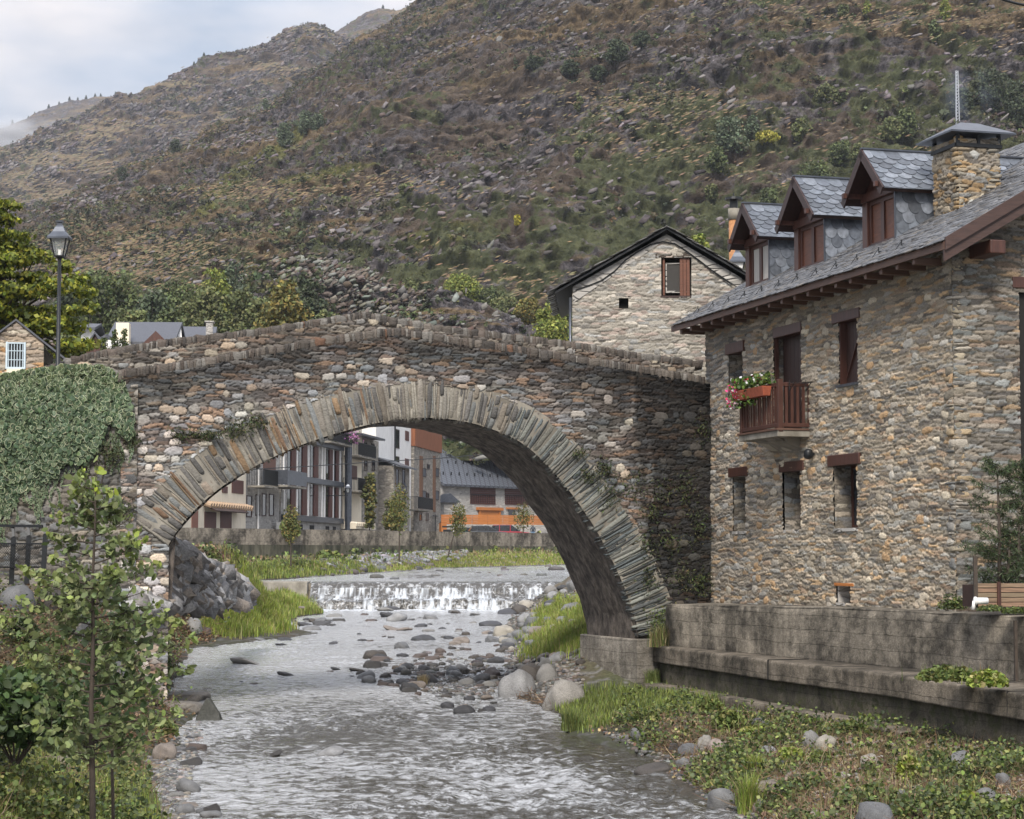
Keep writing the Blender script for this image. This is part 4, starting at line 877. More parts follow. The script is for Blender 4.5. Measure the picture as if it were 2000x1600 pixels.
# flower boxes hanging on the rail
def flowerbox(u0,u1,lab,seed):
    rs=np.random.RandomState(seed); t=thing('flower_box',lab,'flower box',tuple(FA.P(u0,sz+BH-.28,pd+.02)),'flower boxes on the balcony rail')
    m=MB(); q=[FA.P(u0+.03,sz+BH-.25,pd+.02),FA.P(u1-.03,sz+BH-.25,pd+.02),FA.P(u1-.03,sz+BH-.25,pd+.17),FA.P(u0+.03,sz+BH-.25,pd+.17),FA.P(u0,sz+BH-.05,pd+.0),FA.P(u1,sz+BH-.05,pd+.0),FA.P(u1,sz+BH-.05,pd+.21),FA.P(u0,sz+BH-.05,pd+.21)]
    m.hexa(q); m.build('trough',M['terr'],t,bevel=.01)
    n=420; uu_=rs.uniform(u0-.05,u1+.02,n); k=rs.rand(n); P=np.array([FA.P(a,sz+BH+.0+b*.22-(.45 if a<u0+.3 else 0)*rs.rand(),pd+.1+rs.normal(0,.09)) for a,b in zip(uu_,k)])
    v,f,c=leaves(P,rs.uniform(.05,.09,n),pal(n,[(.09,.17,.03),(.16,.24,.05),(.06,.11,.03)],.2,rs),rs,'round',asp=.8); mk('foliage',v,f,M['leaf'],t,col=c)
    n=150 if seed==1 else 60; P=np.array([FA.P((u0-.08+abs(rs.normal(0,.25))) if seed==1 else rs.uniform(u0,u1),sz+BH+.05+rs.rand()*.16-(.5*rs.rand() if seed==1 else 0),pd+.17+rs.normal(0,.08)) for _ in range(n)])
    cs=[(.62,.03,.12),(.62,.05,.22),(.7,.5,.56),(.72,.70,.68)] if seed==1 else [(.75,.74,.72),(.72,.70,.74),(.35,.02,.03)]
    v,f,c=leaves(P,rs.uniform(.035,.055,n),pal(n,cs,.1,rs),rs,'round',asp=1.2); mk('flowers',v,f,M['leaf'],t,col=c)
um_=(su0+su1)/2
flowerbox(su0+.0,su0+.62,'terracotta box with pink, red and white petunias at the far end of the balcony rail',1)
flowerbox(su0+.68,su1-.38,'terracotta box with white blossoms at the middle of the balcony rail',2)
# drying rack
m_=MB(); 
for i in range(4): m_.bar(FA.P(su1+.02,sz+BH-.02+.0*i,.1+.12*i),FA.P(su1+.30,sz+BH-.02,.1+.12*i),.010,.010)
for x in (.02,.3): m_.bar(FA.P(su1+x,sz+BH-.02,.08),FA.P(su1+x,sz+BH-.02,.5),.012,.012)
for d_ in (.1,.46): m_.bar(FA.P(su1+.02,sz+BH-.18,d_),FA.P(su1+.28,sz+BH-.02,d_),.01,.01); m_.bar(FA.P(su1+.02,sz+BH+.05,d_),FA.P(su1+.02,sz+BH-.18,d_),.012,.012)
tag(m_.build('drying_rack',M['metal']),'small wire clothes drying rack hooked on the near side of the balcony','drying rack')
# black wall lamp under the balcony
lp=FA.P(*FA.px(1592,887),0)
t=thing('wall_lamp','round black floodlight on the stone facade below the balcony','wall lamp',tuple(lp))
m_=MB(); m_.bar(lp,lp+FA.n*.10,.05,.05); m_.build('arm',M['metal'],t)
v,f,c=rstones([lp+FA.n*.15],[FA.u],[UP],[(.10,.11,.09)],[(0,0,0)],p=2.4,jit=.01,n=6); mk('lamp_head',v,f,M['metal'],t,smooth=True)
# ================================================================== GABLE HOUSE behind the bridge
gp=at(1118,700,52); angg=math.radians(-3)
GB=Fr((gp[0],gp[1],0),(math.cos(angg),math.sin(angg),0))
gh=thing('gable_house','narrow pale stone gable house between the bridge parapet and the dormered house','house',tuple(GB.P(3,2.5)))
ap=GB.px(1302,458); le=GB.px(1120,560); re=GB.px(1440,540); lwz=GB.px(1118,575)[1]
kr=(ap[1]-le[1])/(ap[0]-le[0]); gz_top=lambda U: np.where(U<ap[0],ap[1]-kr*(ap[0]-U),ap[1]-kr*1.08*(U-ap[0]))
w0,wt=GB.px(1291,503); w1,wb=GB.px(1350,580); h0,ht=GB.px(1208,583); h1,hb=GB.px(1228,602)
V,F,c=masonry(GB,0,7.4,2.2,ap[1]+.02,.022,50,[(.37,.34,.29),(.31,.29,.25),(.42,.385,.33),(.26,.245,.22),(.35,.29,.25),(.33,.33,.315)],(.30,.28,.24),slate=(.30,.07),cob=(.26,.15),cobp=.6,cobz=lambda U,Z:sst(5.6,4.3,Z),depth=.04,
   mask=lambda U,Z:(Z<gz_top(U)-.02)&~((U>w0)&(U<w1)&(Z>wb)&(Z<wt))&~((U>h0)&(U<h1)&(Z>hb)&(Z<ht)),cpal=[(.36,.33,.27),(.42,.39,.33),(.31,.30,.28)],
   tint=lambda U,Z:np.repeat((.86+.25*fbm(U*.6,Z*.6,3,5))[...,None],3,-1))
mk('gable_wall',V,F,M['stone'],gh,col=c)
# mortar band under the verge
m_=MB(); 
for (ua,ub) in ((0.02,ap[0]),(ap[0],ap[0]+1.9)):
    za,zb2=float(gz_top(np.array(ua))),float(gz_top(np.array(ub))); wA=.42 if ua<1 else .12; wB=.12 if ua<1 else .30
    m_.hexa([GB.P(ua,za-wA,.045),GB.P(ub,zb2-wB,.045),GB.P(ub,zb2-wB,-.05),GB.P(ua,za-wA,-.05),GB.P(ua,za,.05),GB.P(ub,zb2,.05),GB.P(ub,zb2,-.05),GB.P(ua,za,-.05)])
m_.build('mortar_band',M['gstone'],gh)
m_=MB(); m_.prism([GB.P(.03,2.2,-.34),GB.P(7.3,2.2,-.34),GB.P(7.3,float(gz_top(np.array(7.3)))-.05,-.34),GB.P(ap[0],ap[1]-.05,-.34),GB.P(.03,float(gz_top(np.array(.03)))-.05,-.34)],-GB.n*5); m_.fbox(GB,-.0,.05,2.2,lwz,-.0,-.34); m_.build('house_body',M['gstone'],gh)
tl=GB.px(1084,571,.25); 
m_=MB()
def rs_(ua,za,ub,zb2,th=.055,f=.25,bk=-5.2): m_.hexa([GB.P(ua,za-th,f),GB.P(ub,zb2-th,f),GB.P(ub,zb2-th,bk),GB.P(ua,za-th,bk),GB.P(ua,za,f),GB.P(ub,zb2,f),GB.P(ub,zb2,bk),GB.P(ua,za,bk)])
rs_(tl[0],tl[1]+.02,ap[0],ap[1]+.14); rs_(ap[0],ap[1]+.14,ap[0]+4.2,ap[1]+.14-kr*1.08*4.2)
m_.build('roof',M['metal'],gh)
rs=np.random.RandomState(9);C=[];A=[];B=[];H=[];CC=[]
for sgn,uS,uE in ((-1,ap[0],tl[0]),(1,ap[0],ap[0]+4.2)):
    k2=kr if sgn<0 else kr*1.08; Ls=abs(uE-uS)*math.hypot(1,k2); d_=norm(GB.u*sgn-UP*k2); n_=norm(GB.u*sgn*k2+UP); s=0
    while s<Ls:
        for v_ in np.arange(.12,-5,-.4):
            C.append(GB.P(ap[0],ap[1]+.15,v_)+d_*(s+.12)+n_*(.02+rs.uniform(0,.02))); A.append(GB.n);B.append(norm(d_+n_*.08));H.append((.2,.17,.014)); g=rs.uniform(.05,.12);CC.append((g,g*.97,g*.92))
        s+=.2
V,F,c=rstones(C,A,B,H,CC,p=8,n=2,rs=rs,jit=.05); mk('roof_slates',V,F,M['slate'],gh,col=c)
# window
m_=MB(); m_.fbox(GB,w0,w1,wb,wt,-.22,-.30); m_.build('window_recess',M['dark'],gh)
m_=MB(); a,b=w0+.12,w0+.72
m_.fbox(GB,a,b,wt-.16,wt-.12,-.10,-.14); m_.fbox(GB,a,b,wb+.12,wb+.17,-.10,-.14); m_.fbox(GB,a,a+.03,wb+.17,wt-.16,-.10,-.14); m_.fbox(GB,b-.03,b,wb+.17,wt-.16,-.10,-.14)
wn_=m_.build('window',M['gstone'],gh)
m_=MB(); m_.fbox(GB,a+.03,b-.03,wb+.17,wt-.16,-.12,-.13); m_.build('insect_screen',mat('screen_mesh',(.045,.042,.038),.8,bump=0,var=.1),wn_)
planks(GB,w0+.04,w0+.10,wb+.05,wt-.02,-.03,.18,1,M['woodbrown'],'shutter',gh)
planks(GB,w1-.29,w1-.03,wb+.03,wt-.02,-.02,.05,3,M['woodbrown'],'shutter',gh)
m_=MB(); m_.fbox(GB,w0-.15,w1+.05,wt-.02,wt+.10,.03,-.2); m_.build('lintel',M['bark'],gh,bevel=.02)
m_=MB(); m_.fbox(GB,w0-.02,w1,wb-.02,wb+.03,.03,-.2); m_.build('sill',M['wooddark'],gh)
m_=MB(); m_.fbox(GB,h0-.02,h1+.02,hb-.02,ht+.02,-.16,-.2); m_.build('wall_niche',M['dark'],gh); 
m_=MB(); m_.fbox(GB,h0-.05,h1+.05,ht,ht+.05,.05,-.15); m_.build('niche_lintel',M['fstone'],gh)
# drain pipe
m_=MB(); m_.tube([GB.P(-.05,lwz-.1,.10),GB.P(-.05,2.5,.10)],.035,8); m_.build('drain_pipe',M['zinc'],gh,smooth=True)
# cable along the gable
cp=[(1124,567),(1150,558),(1175,548),(1200,530),(1222,508),(1245,492),(1270,478),(1295,472),(1318,476),(1340,490),(1370,512),(1395,532),(1430,556)]
m_=MB(); m_.tube([GB.P(*GB.px(*q,.06),.06) for q in cp],.018,6); tag(m_.build('power_cable',M['metal']),'black cable pinned along the gable of the pale stone house','cable')
# chimney flue & lantern behind
fp=at(1434,520,60); F0=Fr((fp[0],fp[1],0),(1,0,0))
t=thing('flue','tall round terracotta flue with black cowl behind the first dormer','chimney flue',(fp[0],fp[1],7.5))
zA=at(1434,530,60)[2];zB=at(1434,430,60)[2];zC=at(1434,408,60)[2]
m_=MB(); m_.tube([(fp[0],fp[1],2.5),(fp[0],fp[1],zB)],.15,14); m_.build('pipe',mat('orange_flue',(.36,.17,.07),.7,var=.25),t,smooth=True)
m_=MB(); m_.tube([(fp[0],fp[1],zB),(fp[0],fp[1],zC)],.17,14); m_.build('collar',M['conclight'],t,smooth=True)
m_=MB(); m_.tube([(fp[0],fp[1],zC),(fp[0],fp[1],zC+.26)],.12,12);m_.tube([(fp[0],fp[1],zC+.26),(fp[0],fp[1],zC+.33),(fp[0],fp[1],zC+.36)],[.26,.25,.04],14);m_.tube([(fp[0],fp[1],zC+.36),(fp[0],fp[1],zC+.48)],.02,6); m_.build('cowl',M['metal'],t)
def lantern(nm,lab,cat_,base,H,s,loc_only=None,post=True,grp=None):
    x,y,z=base; t=thing(nm,lab,cat_,tuple(base),grp)
    m=MB()
    if post:
        m.tube([(x,y,z),(x,y,z+.5),(x,y,z+.55),(x,y,z+H)],[.075,.07,.05,.04],10); m.tube([(x,y,z),(x,y,z+.12)],.11,10)
        m.tube([(x,y,z+H-.02),(x,y,z+H+.05)],[.045,.07],10); m.build('post',M['metal'],t,smooth=True)
    zt=z+H; m=MB(); b_=.10*s;tp=.19*s;hh=.42*s
    for i in range(4):
        a=math.pi/4+i*math.pi/2; ca,sa=math.cos(a)*1.41,math.sin(a)*1.41
        m.bar((x+ca*b_,y+sa*b_,zt+.05),(x+ca*tp,y+sa*tp,zt+.05+hh),.025*s,.025*s)
        m.bar((x,y,zt-.02),(x+ca*b_,y+sa*b_,zt+.05),.02*s,.02*s)
    for k,(r,zz) in enumerate(((b_,zt+.05),(tp,zt+.05+hh))):
        for i in range(4):
            a=math.pi/4+i*math.pi/2;b=a+math.pi/2; m.bar((x+math.cos(a)*1.41*r,y+math.sin(a)*1.41*r,zz),(x+math.cos(b)*1.41*r,y+math.sin(b)*1.41*r,zz),.025*s,.03*s)
    m.build('cage',M['metal'],t)
    m=MB(); r0=.25*s; z0_=zt+.05+hh
    prof=[(r0,z0_-.02),(r0,z0_+.02),(.15*s,z0_+.15*s),(.09*s,z0_+.27*s),(.05*s,z0_+.33*s),(.05*s,z0_+.37*s),(.08*s,z0_+.39*s),(.08*s,z0_+.42*s)]
    V=[];F=[]
    for r,zz in prof:
        for i in range(4): a=math.pi/4+i*math.pi/2; V.append((x+math.cos(a)*1.41*r,y+math.sin(a)*1.41*r,zz))
    for k in range(len(prof)-1):
        for i in range(4): F.append((4*k+i,4*k+(i+1)%4,4*k+4+(i+1)%4,4*k+4+i))
    F+=[(0,3,2,1),tuple(4*len(prof)-4+i for i in range(4))]
    m.add(V,F); m.build('lamp_hood',M['zinc'],t)
    m=MB(); V=[(x+math.cos(math.pi/4+i*math.pi/2)*1.35*r,y+math.sin(math.pi/4+i*math.pi/2)*1.35*r,zz) for r,zz in ((b_,zt+.06),(tp,zt+.04+hh)) for i in range(4)]
    m.hexa(V); return t,m
lb=at(113,716,44.6); 
t,m=lantern('street_lamp','black four-sided lantern on a slim post beside the left bridge ramp','street lamp',(lb[0],lb[1],2.75),at(113,505,44.6)[2]-2.75,.93)
gm,gt,gb=newmat('lantern_glass'); gb.inputs['Base Color'].default_value=(.8,.85,.85,1); gb.inputs['Roughness'].default_value=.15; gb.inputs['Alpha'].default_value=.16; M['lglass']=gm
m.build('lantern_glass',M['lglass'],t)
m2=MB(); m2.tube([(lb[0],lb[1],at(113,500,44.6)[2]),(lb[0],lb[1],at(113,488,44.6)[2])],.035,8); m2.build('lamp_bulb',M['white'],t)
l2=at(1440,545,55); t,m=lantern('wall_lantern','pale glass lantern beside the gable house roof edge, left of the first dormer','wall lantern',(l2[0],l2[1],l2[2]-.1),.1,.95,post=False); m.build('lantern_glass',M['white'],t)
# small iron fence behind the gable
p=at(1432,560,54); m_=MB()
for i in range(7): m_.bar((p[0]+.04+i*.09,p[1],p[2]-.15),(p[0]+.04+i*.09,p[1],p[2]+.08),.015,.015)
for k in range(6): 
    a0=k*1.05; m_.tube([(p[0]+.12+.09*k+.05*math.cos(q),p[1]-.01,p[2]-.03+.06*math.sin(q)) for q in np.linspace(0,5.5,9)],.008,4)
m_.bar((p[0],p[1],p[2]+.08),(p[0]+.62,p[1],p[2]+.08),.02,.02); m_.bar((p[0],p[1],p[2]-.15),(p[0]+.62,p[1],p[2]-.15),.02,.02)
tag(m_.build('iron_railing',M['metal']),'scrolled iron railing between the gable house and the first dormer','railing')
# ================================================================== TERRACE AND QUAY STEPS (right bank)
def vwall(name,lab,pts_top,pts_h,back,m,parent=None,bev=.03,kind=None,seg=28,nseed=0,amp=.03,cat_='wall'):
    """wall following plan points, near vertical face + top going back by vector list; pts: [(x,y,ztop)], height"""
    P=np.array(pts_top,float); n=seg; t=np.linspace(0,1,n); d=np.r_[0,np.cumsum(np.linalg.norm(np.diff(P[:,:2],axis=0),axis=1))]; d/=d[-1]
    Q=np.stack([np.interp(t,d,P[:,k]) for k in range(3)],1); Hh=np.interp(t,d,pts_h); Bk=np.stack([np.interp(t,d,np.array(back)[:,k]) for k in range(2)],1)
    rows=14; V=[];
    for i in range(n):
        tang=norm(Q[min(i+1,n-1)]-Q[max(i-1,0)]); fn=np.array((-(tang[1]),tang[0],0)); 
        if fn[0]>0: fn=-fn
        for r in range(rows):
            zz=Q[i,2]-Hh[i]*r/(rows-1); o=amp*(fbm(np.array(t[i]*30.),np.array(zz*2.),3,nseed)-.5)*2; V.append(Q[i]*(1,1,0)+np.array((0,0,zz))+fn*(float(o)-(.02 if r==0 else 0)))
    G=np.array(V).reshape(n,rows,3); top=np.concatenate([Q[:,:2]+Bk,Q[:,2:3]+.005],1)
    G=np.concatenate([top[:,None],(Q+(top-Q)*.03+np.array((0,0,.004)))[:,None],G],1); rr=rows+2
    I=np.arange(n*rr).reshape(n,rr); F=np.stack([I[:-1,:-1],I[:-1,1:],I[1:,1:],I[1:,:-1]],-1).reshape(-1,4)
    o=mk(name,G.reshape(-1,3),F,m,parent); 
    s=o.modifiers.new('solid','SOLIDIFY'); s.thickness=.02
    if lab: tag(o,lab,cat_)
    return o
def concretemat(name,a,b,rampv,streak=(1.6,1.6,.35),moss=None):
    m,t,p=newmat(name); N=t.nodes.new; K=t.links.new; tc=N('ShaderNodeTexCoord')
    def nz(sc,det=6,ro=.65):
        mp=N('ShaderNodeMapping'); mp.inputs['Scale'].default_value=sc; n=N('ShaderNodeTexNoise'); n.inputs['Scale'].default_value=1; n.inputs['Detail'].default_value=det; n.inputs['Roughness'].default_value=ro
        K(tc.outputs['Object'],mp.inputs[0]); K(mp.outputs[0],n.inputs['Vector']); return n.outputs[0]
    def rg(s,x,y,o0=0,o1=1):
        r=N('ShaderNodeMapRange'); r.interpolation_type='SMOOTHSTEP'; r.inputs[1].default_value=x; r.inputs[2].default_value=y; r.inputs[3].default_value=o0; r.inputs[4].default_value=o1; K(s,r.inputs[0]); return r.outputs[0]
    def mul(s1,s2):
        q=N('ShaderNodeMath'); q.operation='MULTIPLY'; K(s1,q.inputs[0]); K(s2,q.inputs[1]); return q.outputs[0]
    blot=nz((.9,.9,.8),5); strk=nz((1.5,1.5,.30),9,.75); fine=nz((22,22,22),6,.75); mid=nz((4,4,6),8,.7)
    x=N('ShaderNodeMix'); x.data_type='RGBA'; x.inputs[6].default_value=(*a,1); x.inputs[7].default_value=(*b,1)
    add=N('ShaderNodeMath'); add.operation='ADD'; K(rg(blot,.34,.66,-.1,.75),add.inputs[0]); K(rg(mid,.3,.7,-.15,.42),add.inputs[1]); K(add.outputs[0],x.inputs[0])
    sx=N('ShaderNodeSeparateXYZ'); K(tc.outputs['Object'],sx.inputs[0]); fr=N('ShaderNodeMath'); fr.operation='MULTIPLY_ADD'; fr.inputs[1].default_value=3.6; K(sx.outputs[2],fr.inputs[0]); K(rg(blot,0,1,0,.35),fr.inputs[2]); f2=N('ShaderNodeMath'); f2.operation='FRACT'; K(fr.outputs[0],f2.inputs[0]); board=rg(f2.outputs[0],.0,.07,.62,1)
    k=mul(mul(rg(strk,.36,.58,.62,1.06),rg(fine,.3,.7,.72,1.2)),board)
    s=N('ShaderNodeVectorMath'); s.operation='SCALE'; K(x.outputs[2],s.inputs[0]); K(k,s.inputs['Scale'])
    out=s.outputs[0]
    if moss:
        y=N('ShaderNodeMix'); y.data_type='RGBA'; K(rg(mid,.45,.62),y.inputs[0]); K(out,y.inputs[6]); y.inputs[7].default_value=(*moss,1); out=y.outputs[2]
    K(out,p.inputs['Base Color']); p.inputs['Roughness'].default_value=.93; p.inputs['Specular IOR Level'].default_value=.3
    hh=N('ShaderNodeMath'); hh.operation='ADD'; K(mid,hh.inputs[0]); K(mul(fine,board),hh.inputs[1])
    bp=N('ShaderNodeBump'); bp.inputs['Strength'].default_value=.8; bp.inputs['Distance'].default_value=.035; K(hh.outputs[0],bp.inputs['Height']); K(bp.outputs[0],p.inputs['Normal']); return m
M['mosswall']=concretemat('mossy_footwall',(.04,.036,.028),(.17,.15,.115),0,moss=(.05,.052,.026))
M['footing']=concretemat('footing_concrete',(.20,.18,.15),(.46,.42,.36),0)
M['quay']=concretemat('weathered_concrete',(.07,.062,.05),(.34,.30,.24),0)
M['kerb']=concretemat('mossy_concrete',(.06,.052,.04),(.27,.23,.18),0)
w1=[at(1300,1180,46),at(1650,1187,38.4),at(2000,1205,33),at(2150,1213,30.6)]
vwall('quay_wall','stained grey concrete quay wall carrying the terrace below the stone house',w1,[1.6,1.7,1.8,1.9],[(3,1),(3,1),(5,1),(6,1)],M['quay'],nseed=5)
w2=[at(1276,1261,46.2),at(1500,1290,39.5),at(1750,1318,34.4),at(2000,1357,30.4),at(2200,1386,27.5)]
vwall('upper_quay_step','long cracked concrete step with a rounded kerb at the foot of the quay wall',w2,[.36,.37,.38,.38,.4],[(1.2,.3),(1.2,.3),(1.4,.3),(1.6,.3),(1.8,.3)],M['kerb'],nseed=6,cat_='step')
w2b=[w2[i]+np.array((.10,.02,-.34)) for i in range(5)]
vwall('step_footwall','dark mossy wall under the concrete kerb of the upper quay step',w2b,[.7,.8,.9,.9,1.0],[(.5,.1)]*5,M['mosswall'],nseed=16,cat_='wall',amp=.06)
w3=[at(1240,1334,46.0),at(1440,1366,40.5),at(1672,1409,35.2),at(1760,1430,33.5)]
vwall('lower_quay_step','lowest concrete step partly buried in the riverside weeds',w3,[.6,.5,.3,.2],[(1.2,.3),(1.2,.3),(1.2,.3),(1.2,.3)],M['kerb'],nseed=7,cat_='step')
# joints in the steps
for k,px in enumerate((1358,1500,1625,1870,1968)):
    m_=MB(); Y=np.interp(px,[1276,1500,1750,2000],[46.2,39.5,34.4,30.4]); py=np.interp(px,[1276,1500,1750,2000],[1261,1290,1318,1357]); p=at(px,py,Y-.03); m_.bar(p+UP*.01,p-UP*.37,.018,.03); m_.bar(p+UP*.012,p+np.array((1.,.3,.012)),.03,.012)
    m_.build('joint',M['dark'],[o for o in SC.objects if o.name=='upper_quay_step'][0])
m_=MB(); p=at(1983,1212,33.0); m_.bar(p,p-UP*1.0,.07,.05); tag(m_.build('rusty_pipe',M['bark']),'rusty pipe running down the quay wall at the right edge','pipe')
# terrace slab
m_=MB(); q=[w1[0]+np.array((-.0,0,0)),w1[1],w1[2],w1[3]]
V=[tuple(x*(1,1,0)+np.array((0,0,-1.0))) for x in []]
tv=[tuple((x[0]+.01,x[1],x[2]-.02)) for x in w1]+[(30,28,-1.),(30,49,-1.),(4.3,49,-1.1)]
m_.prism([(a,b,-3.5) for a,b,c in tv],(0,0,0.001)) if False else None
m_.add(tv,[tuple(range(len(tv)))]); tag(m_.build('terrace',M['conclight']),kind='structure')

for o in bridge.children:
    if o.name.startswith('footing'): o.data.materials[0]=M['footing']
# ================================================================== FAR BANK: WALL, VILLAGE STREET
UP=np.array((0,0,1.))
FW=Fr((WA[0],WA[1],0),(wd[0],wd[1],0))
ew=thing('embankment_wall','long stained concrete embankment wall along the far bank beyond the arch','wall',(WA[0],WA[1],1))
m_=MB(); m_.fbox(FW,-14,48,.72,1.79,.0,-.35); m_.build('parapet',M['quay'],ew)
m_=MB(); m_.fbox(FW,-14,48,-1.2,.72,.06,-.35); m_.build('base_wall',mat('mossy_base',(.028,.030,.018),.95,var=.4,scale=(1.5,1.5,.5),bump=.8,dist=.1,col2=(.13,.12,.085),ramp=(.35,.7)),ew)
def q(px,py): return FF.px(px,py)
fo=at(548,1085,163); FF=Fr((fo[0],fo[1],0),(.1475,.989,0))
def Z_(px,py): return FF.px(px,py)[1]
def U_(px): return FF.px(px,1000)[0]
def wall(th,px0,px1,z1,m,d=0,dep=9,name='wall',z0=1.2):
    b=MB(); b.fbox(FF,U_(px0),U_(px1),z0,z1,d,d-dep); return b.build(name,m,th)
def pane(th,px0,px1,y0,y1,m=None,name='window',d=0,t=.06,frame=True):
    pm=(px0+px1)/2; z1=Z_(pm,y0);z0=Z_(pm,y1); u0,u1=U_(px0),U_(px1); b=MB()
    if frame:
        f=.09
        b.fbox(FF,u0-f,u1+f,z0-f,z0,d+t,d-.02);b.fbox(FF,u0-f,u1+f,z1,z1+f,d+t,d-.02);b.fbox(FF,u0-f,u0,z0,z1,d+t,d-.02);b.fbox(FF,u1,u1+f,z0,z1,d+t,d-.02)
        w=b.build(name,M['wooddark'],th); b=MB(); b.fbox(FF,u0,u1,z0,z1,d+.02,d-.02); b.build('pane',m or M['glass'],w); return w
    b.fbox(FF,u0,u1,z0,z1,d+t,d-.02); return b.build(name,m or M['glass'],th)
def balcony(th,px0,px1,y0,y1,out=1.0,solid=None):
    pm=(px0+px1)/2; z1=Z_(pm,y0);z0=Z_(pm,y1); u0,u1=U_(px0),U_(px1)
    b=MB(); b.fbox(FF,u0,u1,z0-.14,z0,out,0); s=b.build('balcony',M['conclight'],th)
    b=MB(); 
    if solid: b.fbox(FF,u0,u1,z0+.05,z1,out,out-.04); b.fbox(FF,u0,u0+.04,z0+.05,z1,out-.04,0); b.build('panel',solid,s); return s
    b.fbox(FF,u0,u1,z1-.05,z1,out,out-.05); b.fbox(FF,u0,u0+.05,z1-.05,z1,out-.05,0); b.fbox(FF,u0,u1,z0+.05,z0+.09,out,out-.05)
    for k in np.arange(u0,u1,.13): b.fbox(FF,k,k+.035,z0+.09,z1-.05,out-.005,out-.04)
    for k in np.arange(0,out,.13): b.fbox(FF,u0,u0+.03,z0+.05,z1-.05,k+.03,k)
    b.build('railing',M['metal'],s); return s
dkmetal=M['metal']; shut=mat('dark_red_shutter',(.085,.028,.02),.6,var=.2,scale=(6,6,.6),bump=.05)
# cream house
b1=thing('cream_house','cream rendered house with two brown garage shutters under a scalloped tile edge','house',tuple(FF.P(U_(420),1.5,-3)))
wall(b1,352,480,10,M['cream'])
for a,b in ((399,422),(430,452)): pane(b1,a,b,1000,1034,shut,'garage_shutter',frame=False,t=.03)
b=MB(); b.prism([FF.P(U_(399),Z_(430,988),.04),FF.P(U_(399),Z_(430,999),.9),FF.P(U_(399),Z_(430,1001),.85),FF.P(U_(399),Z_(430,991),.02)],FF.u*(U_(463)-U_(399))); b.build('awning',M['wooddark'],b1)
b=MB(); 
for k in np.arange(U_(398),U_(480),.62): b.tube([FF.P(k,Z_(440,986),0),FF.P(k,Z_(440,988)-.1,.55)],.2,8)
b.build('tile_edge',mat('roman_tile',(.42,.30,.20),.8,var=.2),b1)
pane(b1,433,443,950,963,shut,'shutter',frame=False); pane(b1,452,474,938,964,shut,'shutter',frame=False)
b=MB(); b.fbox(FF,U_(374),U_(386),1.2,Z_(380,985),.05,-.1); b.build('brick_pier',mat('far_brick',(.22,.10,.07),.9,var=.3,scale=(4,4,14)),b1)
# stone house with balconies
b2=thing('balcony_house','grey stone house with two grey balconies beside the cream house','house',tuple(FF.P(U_(515),1.5,-3)))
wall(b2,480.3,548,12,M['gstone'],d=-.1)
for a,b,c,d in ((484,493,970,1008),(514,521,966,1006),(528,536,967,1006),(502,509,968,1006)): pane(b2,a,b,c,d,None,'window',d=-.1)
pane(b2,516,539,893,922,M['woodbrown'],'terrace_door',d=-.1,frame=False)
balcony(b2,483,511,918,950,1.3); balcony(b2,512,551,921,950,2.0,solid=M['zinc'])
b=MB(); b.tube([FF.P(U_(503),1.2,.05),FF.P(U_(503),11,.05)],.07,6); b.build('drain_pipe',M['white'],b2)
b=MB(); b.fbox(FF,U_(534),U_(542),Z_(538,1034),Z_(538,1020),.9,.25); t=b.build('air_conditioner',M['white']); tag(t,'white air conditioner unit at the foot of the grey stone house','air conditioner')
b=MB(); c0=FF.P(U_(540),Z_(540,1027),.92); b.tube([c0,c0+FF.n*.02],.26,12); b.build('fan_grille',M['metal'],t)
# shuttered building
b3=thing('shuttered_building','long modern stone building with rows of tall dark red shutters between steel beams','building',tuple(FF.P(U_(605),1.5,-3)))
wall(b3,548.3,668,14,M['gstone'],dep=9)
zA=Z_(560,932);zB=Z_(560,1011);zC=Z_(620,866); zR=zC
for zz in (zA,zB,zC):
    b=MB(); b.fbox(FF,U_(549),U_(665),zz-.22,zz+.22,.32,.0); b.build('steel_beam',M['zinc'],b3)
for (a,b,c) in ((560,575,567),(582,597,590),(605,619,612),(636,647,641),(650,659,655)):
    ua,ub=U_(a),U_(b)
    for (z0,z1) in ((zB+.3,zA-.3),(zA+.3,zC-.3)):
        k=MB(); um=ua+(ub-ua)*.42; k.fbox(FF,ua,um,z0,z1,.04,-.02); w=k.build('window',M['glass'],b3)
        k=MB(); n=5
        for i in range(n): k.fbox(FF,um+(ub-um)*i/n,um+(ub-um)*(i+.9)/n,z0,z1,.12,.03)
        k.build('shutter',shut,b3)
    k=MB(); k.fbox(FF,ua,(ua+ub)/2+.2,1.3,zB-.5,.04,-.02); k.build('window',M['dark'],b3)
for px in (552,578,600,627,632,648.5,662):
    k=MB(); k.fbox(FF,U_(px),U_(px)+.25,zB+.25,zC-.25,.09,0); k.build('pilaster',M['white'],b3)
balcony(b3,622,664,845,866,1.1)
b=MB(); b.tube([FF.P(U_(667),1.2,.6),FF.P(U_(667),14,.6)],.32,8); b.build('steel_column',M['zinc'],b3)
# flower pot on its balcony
fp_b=FF.P(U_(655),Z_(655,850),1.3); t=thing('hanging_flowers','mauve flowers hanging from the balcony of the shuttered building','flowers',tuple(fp_b))
n=260; P=fp_b+RS.normal(0,1,(n,3))*(.5,.5,.38); v,f,c=leaves(P,.2,pal(n,[(.45,.16,.38),(.55,.3,.5),(.12,.18,.05)],.15)); mk('blossoms',v,f,M['leafdull'],t,col=c)
